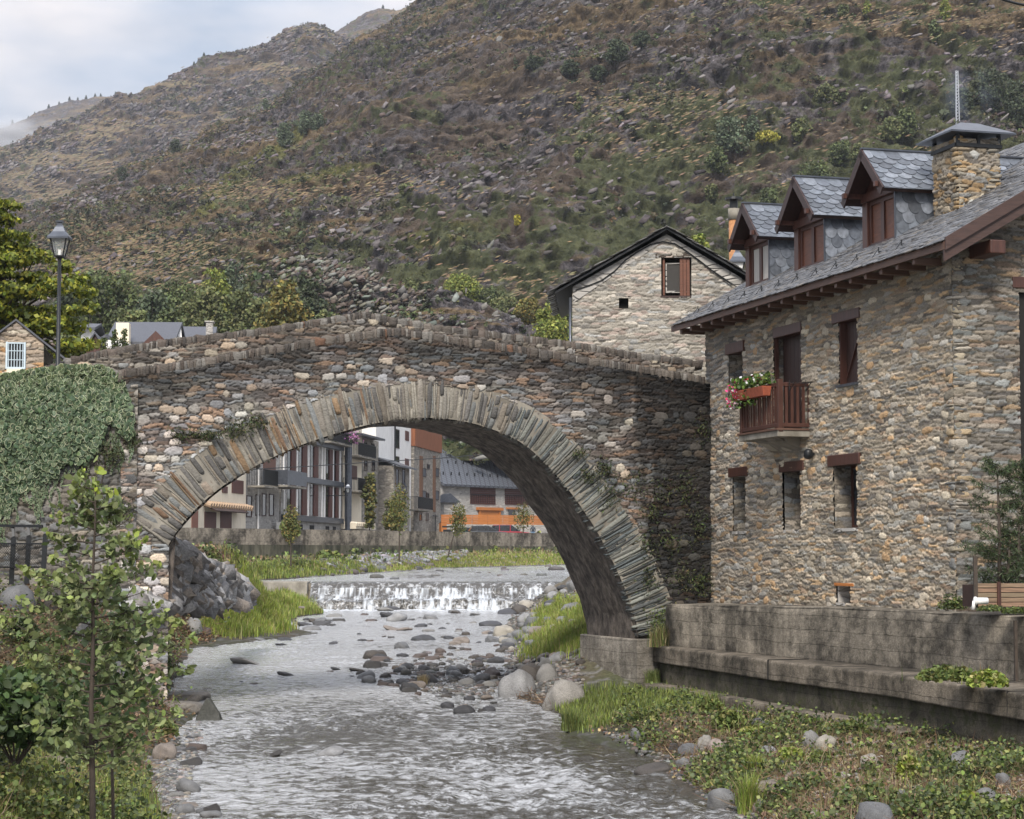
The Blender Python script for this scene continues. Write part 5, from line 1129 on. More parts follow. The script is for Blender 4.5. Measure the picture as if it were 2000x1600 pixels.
# cream house with stacked balconies
b4=thing('balconied_house','narrow cream house with stacked iron balconies beyond the shuttered building','house',tuple(FF.P(U_(688),1.5,-3)))
wall(b4,669,706,13,M['cream']); balcony(b4,670,706,868,893,1.4); balcony(b4,670,706,936,961,1.4)
pane(b4,679,696,909,936,shut,'balcony_door',frame=False); pane(b4,679,696,846,866,shut,'balcony_door',frame=False); pane(b4,674,683,973,994,M['woodbrown'])
b=MB(); b.fbox(FF,U_(666),U_(705),Z_(690,1028)-.3,Z_(690,1024),1.4,0)
for k in np.arange(U_(667),U_(704),.8): b.tube([FF.P(k,Z_(690,1023),0),FF.P(k,Z_(690,1026),1.5)],.22,6)
b.build('tiled_porch',M['cream'],b4)
b=MB(); u0=U_(684);u1=U_(728); b.hexa([FF.P(u0,Z_(706,856),1.2),FF.P(u1,Z_(706,856),1.2),FF.P(u1,Z_(706,846),-6),FF.P(u0,Z_(706,846),-6),FF.P(u0,Z_(706,852),1.2),FF.P(u1,Z_(706,852),1.2),FF.P(u1,Z_(706,840),-6),FF.P(u0,Z_(706,840),-6)]); b.build('roof',M['zinc'],b4)
# stone narrow houses
b5=thing('vine_house','tall narrow brown stone house with slate eaves, vine climbing its front','house',tuple(FF.P(U_(718),1.5,-3)))
wall(b5,706.3,739,Z_(722,858),M['fstone'])
for (a,b,c,d) in ((711,715,865,888),(725,730,868,890),(711,716,892,918),(726,731,895,918),(712,717,935,955),(726,731,936,958),(713,718,985,1005)): pane(b5,a,b,c,d)
b6=thing('slate_roof_house','small dark stone house with a sloping slate roof in front of the white block','house',tuple(FF.P(U_(752),1.5,1)))
b=MB(); ua,ub=U_(739),U_(771); b.fbox(FF,ua,ub,1.2,Z_(752,912),1.5,-2); b.build('wall',M['fstone'],b6)
b=MB(); za,zb=Z_(752,912),Z_(752,886); b.prism([FF.P(ua-.2,za,2.2),FF.P(ua-.2,zb,-1.5),FF.P(ua-.2,zb-.2,-1.5),FF.P(ua-.2,za-.15,2.2)],FF.u*(ub-ua+.6)); b.build('roof',M['zinc'],b6)
for (a,b_,c,d) in ((743,748,918,945),(756,761,918,945),(743,748,960,990),(757,762,962,992)): pane(b6,a,b_,c,d,d=1.5)
pane(b6,744,756,1018,1036,mat('green_door',(.05,.16,.09),.6),'door',d=1.5,frame=False)
# white block
b7=thing('white_block','tall white rendered apartment block with dark red shutters and a black balcony','apartment block',tuple(FF.P(U_(780),1.5,-3)))
wall(b7,739.5,808,17,M['white'],d=-.3)
for (a,b,c,d) in ((776,784,840,874),(776,784,893,906),(776,784,914,935),(776,783,946,960)): pane(b7,a,b,c,d,d=-.3)
for (a,b,c,d) in ((796,803,842,861),(796,803,896,919),(796,803,949,972)): pane(b7,a,b,c,d,shut,'shutter',d=-.3,frame=False)
pane(b7,800,804,1005,1025,d=-.3); balcony(b7,787,817,972,996,1.6)
b=MB(); b.tube([FF.P(U_(771),1.2,0),FF.P(U_(771),16,0)],.09,6); b.build('drain_pipe',M['metal'],b7)
# stone tower
b8=thing('stone_tower','tall stone tower house with timber clad top floor and two brick grooves','tower house',tuple(FF.P(U_(834),1.5,-3)))
ws=wall(b8,808.3,860,Z_(834,878),M['fstone'],d=.0,dep=8)
b=MB(); b.fbox(FF,U_(807.8),U_(860.5),Z_(834,878),Z_(834,838),.15,-8.2); b.build('timber_top',mat('larch_cladding',(.24,.085,.035),.7,var=.25,scale=(4,4,.4)),b8)
for (a,b_) in ((819,825),(845,850)):
    k=MB(); k.fbox(FF,U_(a),U_(b_),Z_(a,1000),Z_(a,890),.06,-.02); gr=k.build('brick_groove',mat('rust_brick',(.17,.085,.045),.9,var=.35,scale=(3,3,8)),b8)
    for (c,d) in ((916,930),(960,975)): pane(b8,a+5,b_+6,c,d,M['zinc'],'niche',d=.02)
for a in (819,832): pane(b8,a,a+4,1003,1016)
pane(b8,834,838,908,915); pane(b8,833,837,964,972)
k=MB(); k.bar(FF.P(U_(845),1.2,.3),FF.P(U_(845),Z_(845,1005),.3),.18,.1); k.bar(FF.P(U_(841),Z_(845,1008),.3),FF.P(U_(849),Z_(845,1008),.3),.12,.12); t=k.build('street_post',M['metal']); tag(t,'dark post with a short cross arm in front of the stone tower','post')
# street lanterns on the far facades
for (px,py,l_) in ((640,957,'wall lantern on a bracket in front of the dark red shutters'),(756,955,'grey wall lantern in front of the small slate roof house')):
    p=FF.P(U_(px),Z_(px,py),1.8); t,m=lantern('wall_lantern',l_,'wall lantern',(p[0],p[1],p[2]-.4),.1,1.0,post=False); m.build('lantern_glass',M['lglass'],t)
    k=MB(); k.bar(p+np.array((0,0,-.5)),p-FF.n*1.8+np.array((0,0,-.5)),.08,.08); k.build('bracket',M['metal'],t)
# long slate roofed building
go=at(866,1085,246); GL=Fr((go[0],go[1],0),(.62,.785,0))
b9=thing('slate_roofed_hall','long low stone hall with a wide slate roof and brown shutters behind the orange fence','building',tuple(GL.P(15,1.5,-3)))
ez=GL.px(866,945)[1]; gw=lambda a,b: (GL.px(a,1000)[0],GL.px(b,1000)[0])
b=MB(); b.fbox(GL,-.2,60,1.2,ez,0,-10); b.build('wall',M['gstone'],b9)
b=MB(); rz=ez+5.6; b.hexa([GL.P(-.8,ez-.3,.7),GL.P(61,ez-.3,.7),GL.P(61,rz,-8),GL.P(-.8,rz,-8),GL.P(-.8,ez-.05,.75),GL.P(61,ez-.05,.75),GL.P(61,rz+.25,-8),GL.P(-.8,rz+.25,-8)]); b.hexa([GL.P(-.8,rz,-8),GL.P(61,rz,-8),GL.P(61,ez,-18),GL.P(-.8,ez,-18),GL.P(-.8,rz+.25,-8),GL.P(61,rz+.25,-8),GL.P(61,ez+.2,-18),GL.P(-.8,ez+.2,-18)]); 
def tiledmat():
    m,t,b_=newmat('diamond_slate'); N=t.nodes.new; K=t.links.new
    tc=N('ShaderNodeTexCoord'); mp=N('ShaderNodeMapping'); mp.inputs['Rotation'].default_value=(0,0,math.radians(-51.7)); mp.inputs['Scale'].default_value=(1.1,1.1,1.6)
    K(tc.outputs['Object'],mp.inputs[0]); sx=N('ShaderNodeSeparateXYZ'); K(mp.outputs[0],sx.inputs[0])
    def w(sg):
        a=N('ShaderNodeMath'); a.operation='MULTIPLY_ADD'; K(sx.outputs[2],a.inputs[0]); a.inputs[1].default_value=sg; K(sx.outputs[0],a.inputs[2])
        f=N('ShaderNodeMath'); f.operation='FRACT'; K(a.outputs[0],f.inputs[0]); return f.outputs[0]
    mn=N('ShaderNodeMath'); mn.operation='MINIMUM'; K(w(1),mn.inputs[0]); K(w(-1),mn.inputs[1])
    r=N('ShaderNodeValToRGB'); r.color_ramp.elements[0].position=.08; r.color_ramp.elements[1].position=.22; r.color_ramp.elements[0].color=(.03,.032,.038,1); r.color_ramp.elements[1].color=(.105,.115,.135,1)
    K(mn.outputs[0],r.inputs[0]); K(r.outputs[0],b_.inputs['Base Color']); b_.inputs['Roughness'].default_value=.5; return m
rf=b.build('roof',tiledmat(),b9)
b=MB()
for k in np.arange(1,40,1.5):
    for (d_,zz) in ((-1.0,1.25),(-3.4,2.8)): b.fbox(GL,k+(d_<-2)*.7,k+.12+(d_<-2)*.7,ez+zz-.1,ez+zz+.28,d_+.12,d_)
b.build('snow_hooks',M['metal'],rf)
for (a,c,y0,y1) in ((918,967,950,985),(986,1034,951,986)):
    u0,u1=gw(a,c); z1=GL.px((a+c)/2,y0)[1];z0=GL.px((a+c)/2,y1)[1]; b=MB()
    for k in range(9): b.fbox(GL,u0,u1,z0+(z1-z0)*k/9,z0+(z1-z0)*(k+.9)/9,.08,-.02)
    s=b.build('roller_shutter',shut,b9); b=MB()
    for k in np.arange(u0,u1,.35): b.fbox(GL,k,k+.05,z0+.1,z0+1.2,.2,.16)
    b.fbox(GL,u0,u1,z0+1.15,z0+1.22,.2,.16); b.build('railing',M['metal'],s)
u0,u1=gw(934,976); b=MB(); b.fbox(GL,u0-.4,u1+.4,GL.px(955,997)[1],GL.px(955,993)[1]+.1,.3,0); b.fbox(GL,u0,u0+.3,2,GL.px(955,997)[1],.2,0); b.fbox(GL,u1-.3,u1,2,GL.px(955,997)[1],.2,0); b.build('door_surround',M['orange'],b9)
b=MB(); b.fbox(GL,u0+.3,u1-.3,2,GL.px(955,997)[1],.08,0); b.build('door',M['orange'],b9)
u0,u1=gw(993,1006); b=MB(); b.fbox(GL,u0,u1,3,GL.px(1000,995)[1],.06,0); b.build('window',M['glass'],b9); b=MB(); b.fbox(GL,u0-.5,u1+.8,GL.px(1000,995)[1],GL.px(1000,993)[1]+.1,.2,0); b.build('lintel',M['orange'],b9)
# porch with little slate gable
pp=at(880,1010,238); t=thing('porch','small slate gabled porch at the left end of the stone hall','porch',(pp[0],pp[1],1.5)); Fp=Fr((pp[0],pp[1],0),(.93,.36,0))
b=MB(); b.fbox(Fp,-.8,.75,3,Fp.px(880,980)[1],0,-2); b.build('wall',M['gstone'],t)
zt=Fp.px(880,964)[1];ze=Fp.px(880,980)[1]; b=MB(); b.prism([Fp.P(-1.4,ze-.1,.3),Fp.P(1.2,ze-.1,.3),Fp.P(-.1,zt,.3)],-Fp.n*3); b.build('roof',M['zinc'],t)
b=MB(); b.prism([Fp.P(-1.6,ze-2.3,1.5),Fp.P(1.0,ze-3.0,1.5),Fp.P(1.0,ze-3.2,1.5),Fp.P(-1.6,ze-2.5,1.5)],-Fp.n*3); b.build('lean_to',M['wooddark'],t)
# hidden house gable behind the long roof
pp=at(905,885,262); Fg=Fr((pp[0],pp[1],0),(.9,.43,0)); t=thing('gable_behind_hall','white gable peeking over the slate roof of the hall','house',tuple(pp)); b=MB(); z0_=Fg.px(905,900)[1]; za=Fg.px(905,877)[1]
b.prism([Fg.P(-2.4,1,0),Fg.P(3.2,1,0),Fg.P(3.2,z0_,0),Fg.P(.3,za,0),Fg.P(-2.4,z0_,0)],-Fg.n*6); b.build('wall',M['white'],t)
b=MB(); b.prism([Fg.P(-3.0,z0_-.4,.2),Fg.P(.3,za,.2),Fg.P(3.8,z0_-.4,.2),Fg.P(3.8,z0_-.1,.2),Fg.P(.3,za+.3,.2),Fg.P(-3.0,z0_-.1,.2)],-Fg.n*7); b.build('roof',M['zinc'],t)
# orange board fence on a low wall
fa=at(861,1024,226);fb=at(1075,1024,232); Ff=Fr((fa[0],fa[1],0),((fb-fa)*(1,1,0))/np.linalg.norm((fb-fa)[:2])); Lf=np.linalg.norm((fb-fa)[:2])+4
t=thing('board_fence','orange horizontal board fence on a low stone wall behind the parked cars','fence',tuple(Ff.P(5,2)))
zt=Ff.px(950,1006)[1]; zb=fa[2]; n=6
for k in range(int(Lf/1.9)+1):
    u0=k*1.9; b=MB()
    for i in range(n): b.fbox(Ff,u0+.03,u0+1.87,zb+(zt-zb)*i/n+.01,zb+(zt-zb)*(i+1)/n-.01,RS.uniform(0,.04),-.05)
    b.build('panel',M['orange'],t)
b=MB(); b.fbox(Ff,-.3,Lf,1.2,zb,.1,-.3); b.build('low_wall',M['gstone'],t)
b=MB(); b.fbox(Ff,-.3,.35,1.4,zb+.1,.8,.2); o=b.build('orange_post',M['orange']); tag(o,'bright orange gate post at the left end of the board fence','post')
pp=at(875,1034,215); b=MB(); b.box((pp[0],pp[1],2.2),(.5,.4,.5)); b.box((pp[0],pp[1],3.0),(.6,.5,.08)); tag(b.build('litter_bin',M['metal']),'dark covered bin behind the parapet beside the orange gate post','bin')
# cars
def car(lab,px,Y,col,yaw,Lc=4.2,Hc=1.5,suv=False):
    p=at(px,1030,Y); t=thing('parked_car',lab,'car',(p[0],p[1],1.55),'cars parked behind the parapet'); Fc=Fr((p[0],p[1],1.55),(math.cos(yaw),math.sin(yaw),0)); h=Lc/2
    paint=mat('car_paint_'+str(px),col,.3,var=.05,bump=0,spec=.7)
    lo=[(-h,.35),(-h,.8),(-h+.15,.95),(-h*.55,1.0),(h*.5,.95),(h-.1,.85),(h,.6),(h,.3)]
    b=MB(); b.prism([Fc.P(u,z,.85) for u,z in lo],-Fc.n*1.7); b.build('body',paint,t,bevel=.05)
    k=Hc; cab=[(-h+.08,.97),(-h+.4,k-.05),(-h+.7,k),(h*.05,k),(h*.5,.96)]
    b=MB(); b.prism([Fc.P(u,z,.74) for u,z in cab],-Fc.n*1.48); c=b.build('cabin',M['glass'],t,bevel=.04)
    b=MB(); b.prism([Fc.P(-h+.38,k-.05,.72),Fc.P(h*.08,k-.05,.72),Fc.P(h*.05,k+.03,.66),Fc.P(-h+.6,k+.03,.66)],-Fc.n*1.4)
    for u in (-h*.05,-h*.6): b.hexa([Fc.P(u,.97,.76),Fc.P(u+.1,.97,.76),Fc.P(u+.1,.97,-.76),Fc.P(u,.97,-.76),Fc.P(u,k,.74),Fc.P(u+.1,k,.74),Fc.P(u+.1,k,-.74),Fc.P(u,k,-.74)])
    b.build('roof',paint,t,bevel=.02)
    for u in (-h*.6,h*.6):
        for d in (.86,-.72):
            b=MB(); b.tube([Fc.P(u,.32,d),Fc.P(u,.32,d-.16)],.32,14); w=b.build('wheel',M['metal'],t); b=MB(); b.tube([Fc.P(u,.32,d+.01),Fc.P(u,.32,d)],.19,10); b.build('rim',M['zinc'],w)
    for d in (.6,-.6): b=MB(); b.fbox(Fc,h-.02,h+.02,.62,.8,d+.18,d-.18); b.build('tail_light',mat('red_lens',(.5,.02,.02),.3,bump=0),t)
car('dark grey hatchback behind the far parapet, left of the red car',952,214,(.03,.035,.045),.15,4.1,1.52)
car('red car parked behind the far parapet between the dark one and the walker',995,216,(.30,.015,.03),.2,4.2,1.62)
car('dark green car mostly hidden by the sapling, leftmost in the parked row',925,220,(.015,.05,.035),.3,4.0,1.42)
# ---- person standing behind the parapet
def person(px,pyt,Y,lab):
    p=at(px,pyt,Y); z0=1.5; Hh=1.72; me=bpy.data.meshes.new('person'); s=Hh/1.75; x,y=p[0],p[1]
    J=[(0,0,.95,.14),(0,0,1.15,.14),(0,0,1.38,.17),(0,0,1.50,.06),(0,-.01,1.58,.06),(0,-.02,1.66,.10),(0,-.02,1.74,.07),
       (.19,0,1.40,.065),(.25,.0,1.12,.05),(.2,-.16,.95,.04),(.18,-.22,.90,.035),(-.19,0,1.40,.065),(-.26,0,1.12,.05),(-.22,-.14,.92,.04),(-.2,-.2,.87,.035),
       (.10,0,.90,.10),(.11,.0,.50,.07),(.11,.02,.08,.05),(.11,-.12,.04,.045),(-.10,0,.90,.10),(-.11,-.02,.50,.07),(-.12,.02,.08,.05),(-.12,-.12,.04,.045)]
    E=[(0,1),(1,2),(2,3),(3,4),(4,5),(5,6),(2,7),(7,8),(8,9),(9,10),(2,11),(11,12),(12,13),(13,14),(0,15),(15,16),(16,17),(17,18),(0,19),(19,20),(20,21),(21,22)]
    me.from_pydata([(a*s,b*s,c*s) for a,b,c,r in J],E,[]); o=bpy.data.objects.new('person',me); SC.collection.objects.link(o); o.location=(x,y,z0)
    o.modifiers.new('skin','SKIN'); 
    for i,(a,b,c,r) in enumerate(J): me.skin_vertices[0].data[i].radius=(r*s,r*s)
    me.skin_vertices[0].data[0].use_root=True
    o.modifiers.new('sub','SUBSURF').levels=1; o.modifiers['sub'].render_levels=2
    m,t,b=newmat('person_clothes'); N=t.nodes.new; tc=N('ShaderNodeTexCoord'); sx=N('ShaderNodeSeparateXYZ'); r=N('ShaderNodeValToRGB'); dv=N('ShaderNodeMath'); dv.operation='DIVIDE'; dv.inputs[1].default_value=1.8
    t.links.new(tc.outputs['Object'],sx.inputs[0]); t.links.new(sx.outputs[2],dv.inputs[0]); t.links.new(dv.outputs[0],r.inputs[0]); cr=r.color_ramp; cr.interpolation='CONSTANT'
    cr.elements[0].color=(.16,.26,.38,1); cr.elements[1].position=.52; cr.elements[1].color=(.02,.028,.04,1); e=cr.elements.new(.86); e.color=(.4,.25,.18,1); e=cr.elements.new(.93); e.color=(.03,.02,.015,1)
    t.links.new(r.outputs[0],b.inputs['Base Color']); me.materials.append(m); tag(o,lab,'person'); return o
person(1041,1017,212,'person in dark jacket and blue jeans standing right of the red car')
# cables
def cable(pts,r,lab,name='overhead_cable'):
    m=MB(); m.tube(pts,r,5); tag(m.build(name,M['metal']),lab,'cable')
cable([at(470,918,140),at(600,911,150),at(720,903,160),at(860,895,172),at(930,889,178),at(1080,874,190)],.035,'thin overhead cable crossing in front of the far houses under the arch')
cable([at(1890,-30,30),at(1960,0,30),at(1985,7,30),at(2015,13,30),at(2100,20,30)],.022,'thick black cable crossing the top right corner')
# ---- village houses left, behind the bridge ramp
def vroof(lab,px0,px1,yr,ye,Y,yaw,m=None,extra=None,hm=None):
    a=at(px0,ye,Y); F_=Fr((a[0],a[1],0),(math.cos(yaw),math.sin(yaw),0)); L_=F_.px(px1,ye)[0]; ze=F_.px((px0+px1)/2,ye)[1]; zr=F_.px((px0+px1)/2,yr,-5)[1]
    t=thing('village_house',lab,'house',tuple(F_.P(L_/2,ze-8))); b=MB(); b.fbox(F_,.3,L_-.3,0,ze,-.4,-9); b.build('wall',hm or M['white'],t)
    b=MB(); b.hexa([F_.P(0,ze-.2,.2),F_.P(L_,ze-.2,.2),F_.P(L_,zr-.2,-5),F_.P(0,zr-.2,-5),F_.P(0,ze,.2),F_.P(L_,ze,.2),F_.P(L_,zr,-5),F_.P(0,zr,-5)]); b.hexa([F_.P(0,zr-.2,-5),F_.P(L_,zr-.2,-5),F_.P(L_,ze-.2,-10),F_.P(0,ze-.2,-10),F_.P(0,zr,-5),F_.P(L_,zr,-5),F_.P(L_,ze,-10),F_.P(0,ze,-10)])
    r=b.build('roof',M['zroof'],t); return t,F_,ze,zr,r
M['zroof']=mat('far_slate_roof',(.075,.08,.095),.6,var=.2,scale=(3,3,3),bump=.2)
t,F_,ze,zr,r=vroof('white house with a long grey slate roof, skylight and beige chimney behind the left ramp',205,341,629,668,150,.05)
b=MB(); u0=F_.px(231,650)[0];u1=F_.px(256,650)[0]; b.fbox(F_,u0,u1,ze-5,F_.px(243,634)[1],1.2,.2); b.build('chimney',M['cream'],t)
b=MB(); u0=F_.px(322,640)[0]; b.hexa([F_.P(u0,zr-1.3,-3.4),F_.P(u0+.9,zr-1.5,-3.2),F_.P(u0+.7,zr-.6,-4.4),F_.P(u0-.2,zr-.5,-4.5),F_.P(u0,zr-1.15,-3.3),F_.P(u0+.9,zr-1.35,-3.1),F_.P(u0+.7,zr-.45,-4.3),F_.P(u0-.2,zr-.35,-4.4)]); b.build('skylight',M['white'],r)
b=MB(); u0=F_.px(306,660)[0]; zc=F_.px(306,648)[1]; b.prism([F_.P(u0-1.,zc-1,.6),F_.P(u0,zc,.6),F_.P(u0+1,zc-1,.6),F_.P(u0+1,zc-3,.6),F_.P(u0-1,zc-3,.6)],-F_.n*3); b.build('dormer',M['wood'],t)
t,F_,ze,zr,r=vroof('lower grey slate roof house with a stone chimney right of the skylight roof',343,418,638,668,156,.1)
b=MB(); u0=F_.px(401,640)[0];u1=F_.px(414,640)[0]; b.fbox(F_,u0,u1,ze-1,F_.px(407,626)[1],-1,-2.2); b.fbox(F_,u0-.1,u1+.1,F_.px(407,626)[1],F_.px(407,624)[1],-.9,-2.3); b.build('chimney',M['gstone'],t)
t,F_,ze,zr,r=vroof('pale roofed house half hidden by the yellow-green tree',150,186,632,640,160,.1)
a=at(182,690,120); F_=Fr((a[0],a[1],0),(1,.1,0)); t=thing('timber_shed','brown timber gabled shed left of the small cypresses','shed',tuple(a)); b=MB(); za=F_.px(186,654)[1]; b.prism([F_.P(-.5,a[2]-2,0),F_.P(.45,a[2]-2,0),F_.P(.45,za-.7,0),F_.P(.1,za,0),F_.P(-.4,za-.9,0)],-F_.n*3); b.build('wall',M['wood'],t)
b=MB(); b.prism([F_.P(-.6,za-1.,.2),F_.P(.1,za+.05,.2),F_.P(.6,za-.8,.2),F_.P(.6,za-.7,.2),F_.P(.1,za+.18,.2),F_.P(-.7,za-.95,.2)],-F_.n*3.4); b.build('roof',M['zroof'],t)
a=at(203,690,125); F_=Fr((a[0],a[1],0),(1,0,0)); t=thing('white_cottage','white cottage wall with dark sloping eave between shed and cypresses','house',tuple(a)); b=MB(); b.fbox(F_,-.7,1.1,0,F_.px(203,664)[1],0,-4); b.build('wall',M['white'],t); b=MB(); z=F_.px(203,658)[1]; b.prism([F_.P(-.9,z-.6,.3),F_.P(.2,z,.3),F_.P(.2,z+.15,.3),F_.P(-.95,z-.45,.3)],-F_.n*4); b.build('roof',M['zroof'],t)
# stone hut with white grille
a=at(32,720,50); HH=Fr((a[0],a[1],0),(math.cos(.12),math.sin(.12),0)); t=thing('stone_hut','small gabled stone hut with a white barred window at the left edge','hut',tuple(a))
ap_=HH.px(32,626); er=HH.px(90,672); wu0,wz1=HH.px(12,668);wu1,wz0=HH.px(50,721)
kk=(ap_[1]-er[1])/(er[0]-ap_[0])
V,F,c=masonry(HH,ap_[0]-1.3,er[0]-.05,2.6,ap_[1],.02,90,[(.36,.29,.22),(.30,.25,.20),(.40,.36,.29),(.40,.24,.12),(.25,.21,.18)],(.20,.17,.13),slate=(.45,.085),cob=(.4,.16),cobp=.12,depth=.05,mask=lambda U,Z:(Z<ap_[1]-kk*abs(U-ap_[0])-.03)&~((U>wu0)&(U<wu1)&(Z>wz0)&(Z<wz1)))
mk('gable_wall',V,F,M['stone'],t,col=c)
b=MB(); b.prism([HH.P(ap_[0]-1.25,2.6,-.06),HH.P(er[0]-.08,2.6,-.06),HH.P(er[0]-.08,er[1]-.06,-.06),HH.P(ap_[0],ap_[1]-.06,-.06),HH.P(ap_[0]-1.25,ap_[1]-1.25*kk-.06,-.06)],-HH.n*2.5); b.build('hut_body',M['fstone'],t)
b=MB(); 
for s in (1,-1): b.hexa([HH.P(ap_[0],ap_[1]-.02,.1),HH.P(ap_[0]+s*1.5,ap_[1]-kk*1.5-.02,.1),HH.P(ap_[0]+s*1.5,ap_[1]-kk*1.5-.02,-2.6),HH.P(ap_[0],ap_[1]-.02,-2.6),HH.P(ap_[0],ap_[1]+.035,.1),HH.P(ap_[0]+s*1.5,ap_[1]-kk*1.5+.035,.1),HH.P(ap_[0]+s*1.5,ap_[1]-kk*1.5+.035,-2.6),HH.P(ap_[0],ap_[1]+.035,-2.6)])
b.build('roof',M['slate'] if False else M['zroof'],t)
b=MB(); bl=mat('pale_blue_paint',(.50,.60,.66),.5,var=.05,bump=0); f=.045
b.fbox(HH,wu0,wu1,wz0,wz0+f,.05,-.04);b.fbox(HH,wu0,wu1,wz1-f,wz1,.05,-.04);b.fbox(HH,wu0,wu0+f,wz0,wz1,.055,-.04);b.fbox(HH,wu1-f,wu1,wz0,wz1,.055,-.04)
w=b.build('window_frame',bl,t); b=MB()
for i in range(1,7): u=wu0+(wu1-wu0)*i/7; b.fbox(HH,u-.008,u+.008,wz0+f,wz1-f,.04,.02)
for i in (1,2): z=wz0+(wz1-wz0)*i/3; b.fbox(HH,wu0+f,wu1-f,z-.008,z+.008,.045,.018)
b.build('grille',bl,w); b=MB(); b.fbox(HH,wu0,wu1,wz0,wz1,-.045,-.05); b.build('pane',M['glass'],w)
b=MB(); b.fbox(HH,wu0+.03,wu1-.03,wz0-.1,wz0-.005,.08,-.03); b.build('sill',M['cream'],t)
# ---- lattice mast on the mountain
def hillpt(px,py,name='mountain'):
    V=HF[name]; 
    if name not in HP: HP[name]=(1000+4000*V[...,0]/V[...,1], None)
    X,Y,Z=V[...,0],V[...,1],V[...,2]; 
    # inverse projection: world -> photo px
    yf=Y*CT+Z*ST; zz=-Y*ST+Z*CT; PXs=1000+FL*X/yf; PYs=800-FL*zz/yf
    d=(PXs-px)**2+(PYs-py)**2; k=np.where(d<max(d.min()*4,30)); i=np.argmin(Y[k]); return V[k[0][i],k[1][i]]
HP={}
mp_=hillpt(1865,236); t=thing('lattice_mast','white lattice mast standing on the mountain slope above the chimney','mast',tuple(mp_)); hM=100/4000*mp_[1]; b=MB(); r=.42
cor=[(r,0),(-r*.5,r*.87),(-r*.5,-r*.87)]
for (x,y) in cor: b.bar(mp_+(x,y,-1),mp_+(x*.6,y*.6,hM),.10,.10)
for k in range(16):
    z0=hM*k/16;z1=hM*(k+1)/16
    for i in range(3): (x,y),(x2,y2)=cor[i],cor[(i+1)%3]; s0=1-.4*k/16;s1=1-.4*(k+1)/16; b.bar(mp_+(x*s0,y*s0,z0),mp_+(x2*s1,y2*s1,z1),.06,.06)
b.build('lattice',mat('galvanised',(.45,.47,.5),.5,bump=0),t)
# ================================================================== VEGETATION
def crown(clumps,N,ls,cols,rs,p_shell=.45):
    """clumps: (centre, radii)"""
    w=np.array([np.prod(r)**(2/3) for c,r in clumps]); idx=rs.choice(len(clumps),N,p=w/w.sum())
    C=np.array([c for c,r in clumps])[idx];R=np.array([r for c,r in clumps])[idx]
    d=norm(rs.normal(0,1,(N,3))); rad=rs.uniform(0,1,N)**p_shell
    P=C+d*R*rad[:,None]; tone=rs.normal(1,.13,(len(clumps),1))[idx]
    return leaves(P,rs.uniform(.7,1.3,N)*ls,np.clip(pal(N,cols,.2,rs)*tone,.003,1),rs,'rhomb',asp=.7,dirs=d*.8)
def tree(name,lab,base,H,Wd,cols,seed,group=None,N=2600,ls=None,cat_='tree',shape='round',trunk=True,low=.12):
    rs=np.random.RandomState(seed); base=np.array(base,float); t=thing(name,lab,cat_,tuple(base),group); ls=ls or Wd*.055
    cl=[]; n=int(26+14*(H/max(Wd,.1)))
    for i in range(n):
        z=low+(1-low)*(i+.5)/n*.96; 
        if shape=='cone': w=(1-z)**.8*.9+.05
        else: w=math.sin(math.pi*min(1,(z-low)/(1-low)*.86+.12))**.6
        a=i*2.4+rs.uniform(-.6,.6); r=Wd/2*w*rs.uniform(.2,.82); cr=Wd*rs.uniform(.12,.21)*(.5+.6*w)
        cl.append((base+(math.cos(a)*r,math.sin(a)*r,z*H),(cr,cr,cr*.75)))
    b=MB(); b.tube([base-(0,0,.3),base+(rs.normal(0,.01)*H,0,H*.4),base+(rs.normal(0,.02)*H,0,H*.8)],[Wd*.035+.01,Wd*.022+.006,Wd*.006+.003],7)
    for c,r in cl[::2]:
        zb=min(max(.25*H,(c[2]-base[2])*.7),H*.7); b.tube([base+(0,0,zb),(base+(0,0,zb))*.4+c*.6+(0,0,-.02*H),c],[Wd*.012+.003,Wd*.007+.002,Wd*.002+.001],5)
    b.build('trunk',M['bark'],t,smooth=True)
    v,f,c=crown(cl,N,ls,cols,rs); mk('crown',v,f,M['leafdull'] if base[1]>70 else M['leaf'],t,col=c); return t
GR=[(.10,.125,.05),(.13,.155,.06),(.07,.09,.04)]; OL=[(.13,.15,.06),(.17,.18,.075),(.09,.105,.045)]; YG=[(.20,.23,.05),(.26,.27,.06),(.13,.17,.04)]; OC=[(.24,.19,.05),(.17,.15,.045),(.11,.12,.04)]; DK=[(.045,.06,.033),(.065,.08,.042)]; GG=[(.10,.13,.075),(.13,.16,.10),(.07,.09,.05)]
# valley trees behind the village
vt=[(215,520,130,GR,'broad dark green tree above the long slate roof, left of the pale feathery one'),(165,540,90,DK,'dark tree between the yellow-green tree and the broad valley tree'),(297,562,80,GG,'pale feathery tree above the skylight of the slate roof'),(352,548,110,GR,'mid green tree right of the pale feathery tree'),(405,556,90,OL,'olive tree above the stone chimney'),(425,512,58,YG,'light yellow tree high behind the olive one'),(455,500,62,GG,'grey green tree just left of the rocky knoll, on the slope'),(470,560,75,OL,'olive bushy tree left of the ochre tree'),(515,575,60,OL,'small olive tree touching the ochre tree'),(556,542,78,OC,'ochre yellow autumn tree in front of the rocky knoll'),(602,532,62,DK,'dark pointed tree right of the ochre autumn tree'),(640,600,60,OL,'low olive tree above the bridge crest, left side'),(255,600,70,OL,'low olive tree just above the slate ridge'),(330,600,60,GR,'low tree behind the skylight')]
for i,(px,py,w,cols,lab) in enumerate(vt):
    Y=[205,210,190,215,200,260,262,195,190,185,196,180,170,175][i]; p=at(px,py,Y); hh=p[2]-(5 if py>=590 else 3); tree('valley_tree',lab,(p[0],Y,p[2]-hh),hh,w*1.75/4000*Y,cols,100+i,'trees on the valley floor',N=15000 if w>80 else 9000,ls=.40,low=.3)
